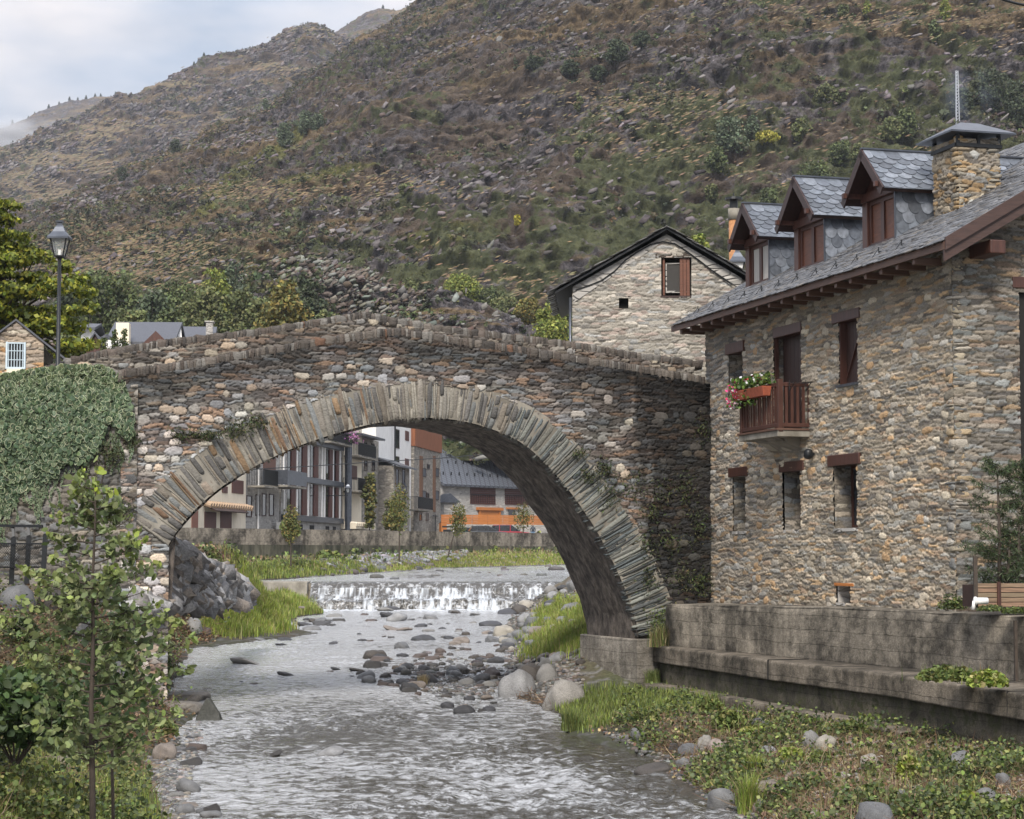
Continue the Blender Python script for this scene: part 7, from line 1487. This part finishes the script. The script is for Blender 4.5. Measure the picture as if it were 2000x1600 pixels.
# groups: midstream cluster, right shore, scattered, left shore, far
def rocks(poly,N,wr,ar,kinds,lab,grp,seed,water=True,dens=None):
    if seed in (98,87,88,90):   # the smallest ones, past what one would count: one object
        rs=np.random.RandomState(seed); q=inpoly(poly,N,rs); C=[];A=[];B=[];H=[]
        for (px,py) in q:
            p=wl(px,py) if water else ghit(px,py); s_=p[1]/4000; w=rs.uniform(*wr)*rs.uniform(.6,1.2)*s_*.5; a_=rs.uniform(-.6,.6); C.append((p[0],p[1],p[2]+w*.1)); A.append((math.cos(a_),math.sin(a_),0)); B.append((-math.sin(a_),math.cos(a_),0)); H.append((w,w*rs.uniform(.6,.95),w*rs.uniform(*ar)))
        v,f,c=rstones(C,A,B,H,pal(N,[(.05,.047,.045),(.07,.065,.06),(.12,.118,.115),(.09,.075,.062)],.15,rs),p=2.3,jit=.05,n=4,rs=rs); tag(mk('small_stones',v,f,M['rock'],col=c),grp,'stones',None,'stuff'); return
    rs=np.random.RandomState(seed); q=inpoly(poly,N,rs); 
    for (px,py) in q:
        p=wl(px,py) if water else ghit(px,py); s=p[1]/4000; w=rs.uniform(*wr)*rs.uniform(.6,1.2)
        rock(p,w*s*.5,w*s*rs.uniform(.35,.6),w*s*rs.uniform(*ar)*.5,kinds[rs.randint(len(kinds))],rs,lab,grp=grp,sink=.3)
rocks([(735,1275),(800,1262),(880,1272),(960,1262),(1000,1300),(1060,1335),(1010,1345),(960,1400),(900,1392),(830,1370),(770,1355),(730,1345),(700,1315)],78,(14,42),(.45,.8),['dark','dark','dark','mid'],'wet stone in the dark cluster in midstream','stones of the midstream cluster',81)
rocks([(760,1285),(850,1268),(940,1275),(1010,1310),(990,1350),(900,1375),(820,1360),(750,1340)],62,(9,24),(.45,.8),['dark','dark','mid'],'small wet pebble-like stone filling the midstream cluster','small stones of the midstream cluster',98)
rocks([(880,1240),(985,1235),(1010,1290),(960,1330),(880,1280),(830,1290)],24,(12,34),(.4,.7),['dark','dark','mid'],'wet stone between the midstream cluster and the right shore','stones off the right shore',82)
rocks([(975,1225),(1010,1190),(1060,1165),(1100,1140),(1125,1150),(1140,1190),(1135,1225),(1060,1235),(1030,1280),(985,1290)],64,(14,36),(.6,.95),['pale','mid','mid','dark'],'rounded stone heaped on the right shore beyond the arch','stones of the right shore under the arch',83,water=False)
rocks([(1010,1290),(1060,1275),(1135,1290),(1138,1345),(1070,1350),(1020,1330)],20,(14,34),(.6,.9),['mid','dark','pale'],'rounded stone in the weeds left of the footing','stones left of the footing',84,water=False)
rocks([(560,1185),(1000,1195),(960,1230),(860,1250),(640,1260),(440,1270),(380,1330),(420,1250),(640,1210)],56,(12,38),(.25,.45),['dark','dark','mid'],'low wet stone poking out of the riffle below the weir','scattered stones in the riffle',85)
rocks([(450,1232),(640,1203),(650,1210),(560,1228),(430,1243)],18,(12,30),(.4,.7),['dark','mid'],'stone along the edge of the grassy spit','stones edging the grassy spit',86)
rocks([(660,1110),(860,1095),(900,1105),(760,1120),(500,1132),(480,1126)],26,(8,26),(.5,.8),['mid','pale','dark'],'grey stone at the foot of the far bank','stones of the far bank',87,water=False)
rocks([(820,1118),(1090,1104),(1095,1125),(700,1133)],16,(8,30),(.25,.4),['dark'],'dark stone in the shallow water above the weir','stones above the weir',88)
rocks([(330,1480),(380,1410),(400,1440),(350,1560),(430,1600),(330,1600)],14,(16,44),(.4,.65),['dark','mid'],'wet stone along the near left water edge','stones of the near left water edge',97)
rocks([(340,1340),(700,1300),(720,1360),(600,1350),(420,1330)],7,(12,32),(.25,.4),['dark'],'dark stone awash left of the midstream cluster','stones awash in the left channel',89)
rocks([(1180,1440),(1260,1475),(1330,1500),(1400,1560),(1440,1600),(1520,1600),(1440,1540),(1300,1450)],18,(10,26),(.4,.7),['mid','dark'],'small stone along the near right water edge','stones of the near right water edge',90,water=False)
# gravel: pebbles one could not count
rs=np.random.RandomState(91)
def pebbles(polys,N,size,cols,lab,seed,zo=0):
    rs=np.random.RandomState(seed); G=np.vstack([ghits(inpoly(p,N//len(polys),rs)) for p in polys]); n=len(G); a=rs.uniform(0,3.14,n); A=np.stack([np.cos(a),np.sin(a),0*a],1);B=np.stack([-np.sin(a),np.cos(a),0*a],1)
    s=rs.uniform(size[0],size[1],n)*np.maximum(1,G[:,1]/60); H=np.stack([s,s*rs.uniform(.5,.9,n),s*rs.uniform(.4,.7,n)],1); v,f,c=rstones(G,A,B,H,pal(n,cols,.14,rs)*rs.uniform(.6,1.15,(n,1)),p=2.4,jit=.05,n=2,rs=rs)
    tag(mk('gravel',v,f,M['rock'],col=c),lab,'gravel',None,'stuff')
pebbles([[(1000,1200),(1060,1160),(1140,1150),(1140,1345),(1060,1370),(990,1340),(985,1240)]],2600,(.03,.09),[(.16,.16,.155),(.24,.22,.20),(.09,.09,.09),(.13,.10,.08)],'small gravel on the right shore under the arch',92)
pebbles([[(620,1095),(860,1070),(900,1075),(840,1095),(660,1112)],[(700,1100),(960,1060),(900,1090)]],5000,(.05,.13),[(.20,.20,.21),(.26,.26,.27),(.13,.13,.14)],'pale grey gravel slope under the far embankment wall',93)
pebbles([[(1300,1460),(1600,1440),(2100,1470),(2100,1680),(1600,1650)]],5200,(.02,.075),[(.22,.22,.21),(.30,.27,.23),(.13,.13,.13),(.24,.19,.15)],'stones and pebbles showing between the weeds of the right bank',96)
pebbles([[(770,1300),(900,1285),(990,1310),(960,1360),(840,1360)]],900,(.03,.08),[(.10,.10,.10),(.15,.13,.11),(.07,.07,.07)],'gravel bar between the stones of the midstream cluster',99)
pebbles([[(1180,1430),(1500,1480),(1700,1620),(1450,1620),(1380,1560)],[(290,1480),(400,1400),(350,1640),(300,1640)]],2600,(.02,.06),[(.16,.16,.155),(.22,.19,.16),(.08,.08,.08)],'small gravel along the near water edges',94)
# rubble slope of schist slabs at the left foot of the arch
rs=np.random.RandomState(95); C=[];A=[];B=[];H=[];CC=[]
for i in range(620):
    px=rs.uniform(262,475); top=np.interp(px,[262,331,350,400,470,475],[1050,1060,1072,1100,1142,1150]); bot=np.interp(px,[262,330,400,475],[1190,1185,1180,1165]); py=rs.uniform(top,bot)
    Y=np.interp(px,[262,331,360,475],[42.0,42.9,45.5,64])+(bot-py)*.02; p=at(px,py,Y); C.append(p); d=norm(np.array((.75,.25,-.62))+rs.normal(0,.25,3)); A.append(d); B.append(norm(np.cross(d,rs.normal(0,.4,3)+(.3,-1,.4)))); s=Y/45
    H.append((rs.uniform(.10,.36)*s,rs.uniform(.08,.2)*s,rs.uniform(.03,.09)*s)); CC.append(np.array([(.34,.335,.33),(.44,.43,.42),(.23,.225,.225),(.28,.24,.20),(.15,.14,.13)][rs.randint(5)])*rs.uniform(.6,1.2))
v,f,c=rstones(C,A,B,H,CC,p=12,jit=.10,n=2,rs=rs); tag(mk('rubble_slope',v,f,M['rock'],col=c),'heap of sharp grey schist slabs at the left foot of the arch','rubble',None,'stuff')
# ================================================================== WALL PLANTS, IVY, SAPLING
rs=np.random.RandomState(120)
def tuft(fr,px,py,w,h,cols,lab,seed,name='wall_fern',d=.1,n=None,grp='ferns rooted in the bridge masonry'):
    rs=np.random.RandomState(seed); p=fr.P(*fr.px(px,py,d),d); s=p[1]/4000; n=n or int(40+w*h*(.05 if 600+8<seed<600+20 else .12)); P=p+rs.normal(0,1,(n,3))*(w*s*.28,.07,h*s*.26)
    v,f,c=leaves(P,rs.uniform(.05,.11,n),pal(n,cols,.3,rs),rs,'rhomb',asp=.35,droop=.6); o=mk(name,v,f,M['moss'],col=c); return tag(o,lab,'wall plant',grp)
FE=[(.045,.06,.022),(.065,.085,.03),(.03,.04,.018),(.09,.085,.04)]
for i,(px,py,w,h,lab) in enumerate([(500,825,50,30,'fern mat above the ring, right end of the left row'),(460,840,60,34,'fern mat in the middle of the left row above the ring'),(400,850,50,24,'sparse fern at the middle left of the row'),(350,850,40,30,'fern at the left end of the row above the ring'),(255,862,44,34,'fern in the joint below the ivy tip'),(215,890,44,50,'dark fern bunch left of the vertical joint'),(1130,885,34,20,'small fern high above the right haunch'),(1150,930,50,30,'fern above the right haunch ring'),(1180,915,36,30,'fern right of the haunch fern'),(1190,965,50,60,'trailing plant down the right ring edge'),(1235,950,60,60,'dark hanging plant on the stained masonry'),(1290,960,60,50,'plant in the dark stain, centre'),(1270,1000,50,40,'plant below the centre stain plant'),(1340,960,40,90,'long dark growth beside the house corner'),(1370,840,34,60,'dark moss patch high near the house corner'),(1260,1060,60,50,'plant above the lower ring, right'),(1310,1060,60,60,'bushy plant on the pier face'),(1365,1030,40,90,'growth running down the house joint'),(1330,1130,70,60,'moss patch at the foot of the pier'),(1265,1130,40,70,'trailing stems beside the ring foot'),(1290,1215,70,60,'thick weeds on the footing beside the quay wall'),(1370,1140,50,50,'moss beside the house base'),(395,850,90,14,'thin moss line above the ring'),(240,1000,40,40,'brown plant in the left river wall')]):
    tuft(BR,px,py,w,h,FE if i!=20 else MG+DG,lab,600+i)
# ivy
ivp=[(-80,732),(0,731),(60,722),(120,712),(200,714),(236,735),(256,790),(262,850),(248,862),(232,840),(212,822),(196,870),(165,905),(130,905),(100,935),(40,962),(18,1000),(-80,1040)]
rs=np.random.RandomState(130); A=inpoly(ivp,8500,rs); u=[];P=[]
r=np.array([LW.px(a,b,.2) for a,b in A]); edge=fbm(r[:,0]*3,r[:,1]*3,3,131); bul=.07+.17*sst(0,1.1,3.75-r[:,1])*sst(-.2,1.8,r[:,1]-.6)*1.0
P=LW.o+r[:,0:1]*LW.u+r[:,1:2]*UP+((bul*(.5+.9*fbm(r[:,0]*2.2,r[:,1]*2.2,3,132)))*rs.uniform(.55,1.05,len(r)))[:,None]*LW.n
cols=pal(len(P),[(.06,.10,.055),(.08,.125,.07),(.045,.075,.04),(.10,.14,.07)],.2,rs); yel=sst(3.2,3.7,r[:,1])[:,None]; cols=cols*(1-yel*.3)+np.array((.18,.20,.05))*yel*.3*rs.rand(len(P),1)
rim=pal(len(P),[(.30,.35,.22),(.22,.28,.16),(.38,.41,.26),(.07,.11,.05),(.06,.10,.045)],.15,rs)
iv=thing('variegated_ivy','thick curtain of white edged variegated ivy hanging over the left river wall','ivy',tuple(LW.P(-2,2)))
v,f,c=leaves(P,rs.uniform(.08,.20,len(P)),cols,rs,'ivy',up=.1,dirs=np.tile(LW.n*1.6+UP*.3,(len(P),1)),rim=rim,droop=.9); mk('foliage',v,f,M['leaf'],iv,col=c)
top=inpoly([(-80,736),(0,734),(60,725),(120,715),(200,717),(232,738),(200,745),(100,745),(-80,750)],1500,rs); r=np.array([LW.px(a,b,.0) for a,b in top]); d=-rs.uniform(0,.9,len(r)); P=LW.o+r[:,0:1]*LW.u+(r[:,1:2]+.03*0)*UP+d[:,None]*LW.n; P[:,2]+=.04
v,f,c=leaves(P,rs.uniform(.08,.14,len(P)),pal(len(P),[(.09,.12,.04),(.14,.16,.05)],.2,rs),rs,'ivy',up=1.2,rim=pal(len(P),[(.28,.30,.14),(.34,.36,.2)],.15,rs)); mk('top_foliage',v,f,M['leaf'],iv,col=c)
SP=[]
for k in range(46):
    x=rs.uniform(-60,262); y0=np.interp(x,[-60,18,100,165,232,262],[1030,985,930,895,835,845]); L_=rs.uniform(20,95)
    for j in range(int(L_/4)): SP.append(LW.P(*LW.px(x+6*math.sin(j*.3+k),y0+j*4.,.1),.08+.05*rs.rand()))
SP=np.array(SP); v,f,c=leaves(SP,rs.uniform(.05,.11,len(SP)),pal(len(SP),[(.07,.11,.06),(.09,.13,.07)],.2,rs),rs,'ivy',up=.1,dirs=np.tile(LW.n*1.6,(len(SP),1)),rim=pal(len(SP),[(.36,.40,.26),(.28,.32,.20)],.15,rs),droop=.9); mk('trailing_strands',v,f,M['leaf'],iv,col=c)
b=MB(); 
for k in range(26):
    x=rs.uniform(-60,240); y0=rs.uniform(730,800); pts=[LW.P(*LW.px(x,y0,.06),.06)]
    for j in range(6): x+=rs.normal(0,8); y0+=rs.uniform(20,40); pts.append(LW.P(*LW.px(x,y0,.06),.06))
    b.tube(pts,.012,4)
b.build('stems',M['bark'],iv)
# young alder in the foreground
def bez(a,b,c,n=8):
    t=np.linspace(0,1,n)[:,None]; return (1-t)**2*a+2*t*(1-t)*b+t**2*c
rs=np.random.RandomState(140); Ys=18.; base=at(182,1660,Ys); al=thing('alder_sapling','young alder with round green leaves standing in the left foreground','sapling',tuple(base))
stem=[base,at(180,1500,Ys),at(178,1380,Ys),at(182,1260,Ys),at(181,1130,Ys),at(186,1020,Ys),at(187,935,Ys),at(188,905,Ys)]
b=MB(); b.tube(stem,[.030,.027,.023,.018,.014,.009,.005,.002],8); b.build('trunk',M['bark'],al,smooth=True)
sv=np.array(stem); LP=[];LD=[];LT=[]
def onstem(py):
    ys_=[1660,1500,1380,1260,1130,1020,935,905]; return np.array([np.interp(-py,[-y for y in ys_],sv[:,k]) for k in range(3)])
brs=[]
for py in np.linspace(955,1500,42):
    half=np.interp(py,[905,1000,1120,1200,1300,1420,1500],[16,52,100,128,150,140,80]); sd=1 if len(brs)%2 else -1; L_=half*rs.uniform(.7,1.25)
    if 1290<py<1360 and sd>0: L_=half*1.30
    a=onstem(py); up=rs.uniform(.15,.5)*L_; e=at(182+sd*L_,py-up,Ys+rs.uniform(-.6,.6)*L_/170); m=at(182+sd*L_*.5,py-up*.25,Ys+rs.uniform(-.15,.15)); brs.append(bez(a,m,e))
for k in range(22): # towards and away from the viewer
    py=rs.uniform(980,1480); a=onstem(py); dY=rs.choice([-1,1])*rs.uniform(.25,.75); e=a+np.array((rs.uniform(-.35,.35),dY,rs.uniform(.05,.35))); brs.append(bez(a,(a+e)/2-(0,0,.08),e))
b=MB()
for q_ in brs:
    n=len(q_); b.tube(q_,list(np.linspace(.0085,.002,n)),5)
    Lq=np.linalg.norm(q_[-1]-q_[0])
    for j in range(int(5+Lq*18)):
        t=rs.uniform(.18,1); i=t*(n-1); i0=int(min(i,n-2)); p=q_[i0]*(1-i+i0)+q_[i0+1]*(i-i0); d=norm(rs.normal(0,1,3)*(1,1,.6)+(0,0,.15)+norm(q_[-1]-q_[0])*.8); tl=rs.uniform(.05,.20)*(1.1-t*.5); tw=[p,p+d*tl*.5+(0,0,.01),p+d*tl]
        b.tube(tw,[.003,.002,.0015],4,cap=False)
        for s_ in np.linspace(.25,1,rs.randint(3,6)): LP.append(p+d*tl*s_+rs.normal(0,.018,3)); LT.append(t)
    LP.append(q_[-1]); LT.append(1)
for py in np.linspace(905,960,16): LP.append(onstem(py)+rs.normal(0,.03,3)); LT.append(1.3)
b.build('branches',M['bark'],al,smooth=True)
LP=np.array(LP);LT=np.array(LT); hz=sst(-.9,.75,LP[:,2])[:,None]; young=np.clip(sst(.75,1.05,LT)[:,None]*(.35+.65*hz)*rs.uniform(.2,1.2,(len(LP),1)),0,1)
c0=pal(len(LP),[(.14,.175,.07),(.19,.23,.09),(.10,.13,.055),(.22,.25,.12)],.18,rs); c1=pal(len(LP),[(.36,.44,.06),(.28,.36,.05)],.15,rs); cols=c0*(1-young)+c1*young
v,f,c=leaves(LP,rs.uniform(.030,.060,len(LP)),cols,rs,'round',asp=1.25,up=.5,droop=.25); mk('foliage',v,f,M['leaf'],al,col=c)
b=MB(); b2=at(222,1640,19.2); b.tube([b2,at(219,1500,19.2),at(220,1300,19.2),at(216,1180,19.2)],[.018,.015,.011,.005],6); t=thing('alder_sapling','second thinner alder stem half hidden behind the main sapling','sapling',tuple(b2)); b.build('trunk',M['bark'],t,smooth=True)
n=420; P=at(225,1330,19.2)+norm(rs.normal(0,1,(n,3)))*(.42,.4,.8)*rs.uniform(.3,1,(n,1)); v,f,c=leaves(P,rs.uniform(.045,.08,n),pal(n,[(.06,.10,.032),(.085,.135,.04),(.045,.075,.025)],.18,rs),rs,'round',asp=1.2,up=.5); mk('foliage',v,f,M['leaf'],t,col=c)
# low alder growth at the left frame edge
t=thing('bank_shrub','dense leafy alder shrub at the left edge behind the sapling','shrub',tuple(at(30,1400,22))); n=2600; P=at(30,1380,22)+norm(rs.normal(0,1,(n,3)))*(.85,.6,.42)*rs.uniform(.2,1,(n,1))**.5
v,f,c=leaves(P,rs.uniform(.05,.09,n),pal(n,[(.05,.085,.03),(.075,.12,.035),(.04,.065,.022)],.2,rs),rs,'round',asp=1.1,up=.5); mk('foliage',v,f,M['leaf'],t,col=c)
b=MB(); 
for k in range(14): e=at(rs.uniform(-100,160),rs.uniform(1330,1440),22+rs.uniform(-.4,.4)); b.tube([at(30,1500,22),at(30,1440,22)*.5+e*.5,e],[.012,.008,.003],4)
b.build('branches',M['bark'],t)
# big yellow-green tree on the left
rs=np.random.RandomState(150); tb=at(20,760,62); bt=thing('left_tree','large yellow-green broadleaf tree behind the stone hut and lamp','tree',tuple(tb)); cl=[]
for i in range(95):
    py=rs.uniform(395,690); xm=np.interp(py,[390,430,450,500,560,620,690],[34,24,62,90,140,158,172]); px=rs.uniform(-160,xm-14); 
    if py<450 and px>20: continue
    r=rs.uniform(.30,.62); c_=at(px,py,62+rs.uniform(-1.6,1.6)*(1 if px<60 else .5)); cl.append((c_,(r*1.5,r*1.2,r*.42)))
for (px,py) in ((150,545),(168,600),(150,640),(120,520),(165,570),(20,402),(15,430),(60,500)): cl.append((at(px,py,62),(.45,.4,.22)))
b=MB(); b.tube([tb-(0,0,1),at(10,650,62),at(0,520,62),at(-5,430,62)],[.28,.22,.13,.04],9)
for c_,r_ in cl[::2]: b.tube([at(5,rs.uniform(560,700),62),(at(5,600,62)+c_)/2+(0,0,-.2),c_],[.07,.04,.012],5)
b.build('trunk',M['bark'],bt,smooth=True)
v,f,c=crown(cl,21000,.17,[(.16,.19,.025),(.22,.24,.03),(.10,.13,.022),(.28,.28,.035),(.07,.095,.02)],rs); mk('crown',v,f,M['leaf'],bt,col=c)
# small cypresses
for (px,pt,lab) in ((224,640,'taller left cypress of the pair in front of the beige chimney'),(243,638,'right cypress of the pair in front of the beige chimney'),(204,657,'smallest cypress, left of the pair')):
    p=at(px,pt,100); tree('cypress',lab,(p[0],100,p[2]-2.6),2.6,1.15,[(.06,.085,.02),(.08,.10,.025),(.04,.06,.018)],700+px,'small cypresses behind the left ramp',N=1500,ls=.10,shape='cone',low=.02)
# saplings staked on the far bank
for i,(px,pb,pt,w,lean,lab) in enumerate([(780,1104,950,44,0,'thin sapling on the far bank in front of the white block'),(872,1092,985,36,32,'leaning sapling in front of the board fence'),(1022,1075,985,44,0,'bushy sapling in front of the red car'),(568,1112,992,40,0,'thin sapling in front of the shuttered building')]):
    p=ghit(px,pb); s=p[1]/4000; e=at(px+lean,pt,p[1]); t=thing('bank_sapling',lab,'sapling',tuple(p),'saplings on the far bank'); b=MB(); b.tube([p-(0,0,.2),(p+e)/2,e],[.05,.035,.015],6); b.build('trunk',M['bark'],t)
    n=900; mid=p*.28+e*.72; P=mid+norm(rs.normal(0,1,(n,3)))*(w*s*.5,w*s*.4,(pb-pt)*s*.34)*rs.uniform(.15,1,(n,1))**.7
    v,f,c=leaves(P,rs.uniform(.10,.2,n),pal(n,[(.10,.12,.035),(.15,.15,.04),(.07,.09,.03),(.20,.15,.05)],.2,rs),rs,'rhomb'); mk('foliage',v,f,M['leafdull'],t,col=c)
for (px,pt,pb,w,cols,lab,Y) in ((722,915,1036,32,OL+OC,'vine tree climbing the brown stone house',186),(770,965,1036,50,OL+OC,'loose autumn bush in front of the white block',183),(565,1010,1040,46,MG,'low bush at the parapet before the shuttered building',140),(640,1070,1100,70,MG,'green bush on the far bank slope',128)):
    p=at(px,pb,Y); s=Y/4000; h=(pb-pt)*s; tree('street_tree',lab,p-(0,0,.3),h,w*s,cols,800+px,None,N=1500,ls=.3,low=.1)
yy=at(446,1160,70); tree('mullein_plant','upright yellow-leaved plant on the rubble at the left foot of the arch',yy-(0,0,.3),1.5,.55,[(.30,.30,.05),(.14,.18,.04)],880,None,N=600,ls=.09,shape='cone',low=.05,cat_='plant')
# ================================================================== FENCE, PLANTER, SHRUB
fy=38.; ft=thing('iron_fence','black iron mesh fence panel on the left bank platform','fence',tuple(at(40,1135,fy)))
pts=[(-40,1130),(22,1136),(52,1134),(84,1131)]
for (px,py) in pts:
    a=at(px,py+6,fy+(84-px)*.004); e=a+(.03,.0,.88); b=MB(); b.bar(a,e,.085,.05,up=(0,1,0)); b.bar(e,e+(-.04,.10,.20),.06,.05,up=(1,0,0)); b.build('post',M['metal'],ft)
a=at(-60,1026,fy+.6);e=at(84,1028,fy+.1); b=MB(); b.bar(a,e,.05,.05); b.build('top_rail',M['metal'],ft)
for py in (1062,1108): a=at(-60,py,fy+.5);e=at(84,py,fy); b=MB(); b.bar(a,e,.03,.03); b.build('rail',M['metal'],ft)
b=MB()
for k in range(34):
    x0=-60+k*4.4
    for sg in (-1,1):
        xa,xb=x0,x0+sg*46*.8; a=at(np.clip(xa,-60,84),1062,fy);e=at(np.clip(xb,-60,84),1108,fy); b.bar(a,e,.006,.006)
b.build('wire_mesh',M['metal'],ft)
pl0=at(1908,1186,33.4); Fp=Fr((pl0[0],pl0[1],pl0[2]),(math.cos(math.radians(14)),math.sin(math.radians(14)),0))
t=thing('wooden_planter','slatted wooden planter box on the terrace at the right edge','planter',tuple(Fp.P(.6,0,-.3)))
hz_=Fp.px(1908,1139)[1]
for k in range(5):
    b=MB(); b.fbox(Fp,0,1.9,hz_*k/5+.006,hz_*(k+1)/5-.006,.0,-.03); b.build('slat',mat('planter_wood_%d'%k,(.24-.02*(k%3),.15,.095),.7,var=.35,scale=(1.5,1.5,18),bump=.3),t)
b=MB(); b.fbox(Fp,.02,1.88,.0,hz_-.03,-.03,-.55); b.build('box',M['wooddark'],t)
b=MB(); b.fbox(Fp,.36,.42,0,hz_+.02,.03,0); b.build('batten',M['wood'],t)
pv=at(1903,1174,33.1); b=MB(); b.tube([pv,pv+(.22,.05,.0)],.055,14); b.tube([pv,pv+(.03,.0,0)],.07,14); b.tube([pv+(0,0,.0),pv+(-.02,0,-.14)],.03,8); tag(b.build('white_pipe',M['white'],smooth=True),'short white plastic waste pipe lying at the planter corner','pipe')
b=MB(); a=at(1906,1186,33.2); b.bar(a,a+UP*.82,.07,.06); tag(b.build('timber_post',M['bark']),'weathered timber post at the left corner of the planter','post')
rs=np.random.RandomState(160); cb=at(1990,1150,34.0); cs=thing('feathery_conifer','feathery dark green conifer growing from the wooden planter','conifer',tuple(cb))
b=MB()
for (x,y,x2,y2) in ((1952,1150,1948,925),(1985,1150,1990,1010),(1965,1150,1972,1040),(2030,1150,2040,900)): b.tube([at(x,y,34),at((x+x2)/2+2,(y+y2)/2,34),at(x2,y2,34)],[.035,.028,.012],6)
LP=[]
for k in range(120):
    y=rs.uniform(900,1150); x0=rs.choice([1950,1990,2040]); ln=np.interp(y,[890,950,1050,1150],[22,50,75,60])*rs.uniform(.4,1.1); sd=rs.choice([-1,1]); a=at(x0,y,34); Yk=34+rs.uniform(-.35,.35); e=at(max(x0+sd*ln,1872),y-ln*rs.uniform(-.1,.8),Yk)
    q_=bez(a,(a+e)/2+(0,0,-.05),e); b.tube(q_,list(np.linspace(.010,.003,8)),4)
    for j in range(130): t_=rs.uniform(.1,1); i=int(t_*7*.999); LP.append(q_[i]+(q_[min(i+1,7)]-q_[i])*rs.rand()+rs.normal(0,.03,3)*(1.1,1.1,1.2)-(0,0,.03))
b.build('trunk',M['bark'],cs,smooth=True)
LP=np.array(LP); v,f,c=leaves(LP,rs.uniform(.06,.12,len(LP)),pal(len(LP),[(.06,.085,.035),(.065,.095,.04),(.03,.05,.025),(.08,.10,.045)],.2,rs),rs,'rhomb',asp=.15,droop=.7); mk('foliage',v,f,M['leaf'],cs,col=c)
for (px,py,w,h,lab) in ((1862,1172,66,44,'low bushy shrub at the foot of the house corner'),(1935,1186,60,16,'thin weeds along the terrace edge below the planter'),(1985,1190,60,18,'weeds at the terrace edge, right frame edge')):
    p=at(px,py+h*.4,34.6 if px<1900 else 33.0); s=p[1]/4000; n=700; P=p+norm(rs.normal(0,1,(n,3)))*(w*s*.5,.2,h*s*.7)*rs.uniform(.2,1,(n,1)); P[:,2]=np.abs(P[:,2]-p[2])+p[2]; v,f,c=leaves(P,rs.uniform(.03,.07,n),pal(n,DG+MG,.25,rs),rs,'rhomb'); tag(mk('terrace_shrub',v,f,M['leaf'],col=c),lab,'shrub')
# ================================================================== AIR
def vol(name,V,F,dens,colr,lab,cat_):
    m=bpy.data.materials.new(name); m.use_nodes=True; n=m.node_tree; n.nodes.remove(n.nodes['Principled BSDF']); p=n.nodes.new('ShaderNodeVolumePrincipled'); p.inputs['Color'].default_value=(*colr,1); p.inputs['Density'].default_value=dens; p.inputs['Anisotropy'].default_value=0
    n.links.new(p.outputs[0],n.nodes['Material Output'].inputs['Volume']); o=mk(name,V,F,m); return tag(o,lab,cat_,None,'stuff')
b=MB(); b.box((0,1150,395),(2200,1450,401.5)); vol('haze',np.vstack(b.V),b.F,.00010,(.82,.88,1.0),'thin even haze in the valley air','haze')
def puff(name,p,r,dens,colr,sc,lab,cat_,lo=.42,hi=.68):
    v,f,c=rstones([p],[(1,0,0)],[(0,1,0)],[r],[(1,1,1)],p=2,jit=0,n=6)
    m=bpy.data.materials.new(name); m.use_nodes=True; n=m.node_tree; n.nodes.remove(n.nodes['Principled BSDF']); N=n.nodes.new; K=n.links.new
    q=N('ShaderNodeVolumePrincipled'); q.inputs['Color'].default_value=(*colr,1)
    tc=N('ShaderNodeTexCoord'); mp=N('ShaderNodeMapping'); mp.inputs['Location'].default_value=(-1,-1,-1); mp.inputs['Scale'].default_value=(2,2,2); K(tc.outputs['Generated'],mp.inputs[0])
    ln=N('ShaderNodeVectorMath'); ln.operation='LENGTH'; K(mp.outputs[0],ln.inputs[0]); fa=N('ShaderNodeMapRange'); fa.interpolation_type='SMOOTHSTEP'; fa.inputs[1].default_value=1.0; fa.inputs[2].default_value=.15; K(ln.outputs['Value'],fa.inputs[0])
    nz=N('ShaderNodeTexNoise'); nz.inputs['Scale'].default_value=sc; nz.inputs['Detail'].default_value=3; K(tc.outputs['Generated'],nz.inputs['Vector']); rg=N('ShaderNodeMapRange'); rg.inputs[1].default_value=lo; rg.inputs[2].default_value=hi; rg.inputs[4].default_value=dens; K(nz.outputs[0],rg.inputs[0])
    mu=N('ShaderNodeMath'); mu.operation='MULTIPLY'; K(fa.outputs[0],mu.inputs[0]); K(rg.outputs[0],mu.inputs[1]); K(mu.outputs[0],q.inputs['Density']); K(q.outputs[0],n.nodes['Material Output'].inputs['Volume'])
    tag(mk(name,v,f,m),lab,cat_,None,'stuff')
p=at(38,266,1800); s=1800/4000; puff('mist',p,(150*s,45,42*s),.075,(.97,.98,1),2.2,'white cloud patch clinging to the far left ridge','mist',.36,.60)
p=at(1893,180,40); s=.01; puff('smoke',p,(70*s,.4,80*s),.9,(.62,.72,.95),2.6,'faint bluish smoke drifting from the stone chimney','smoke')
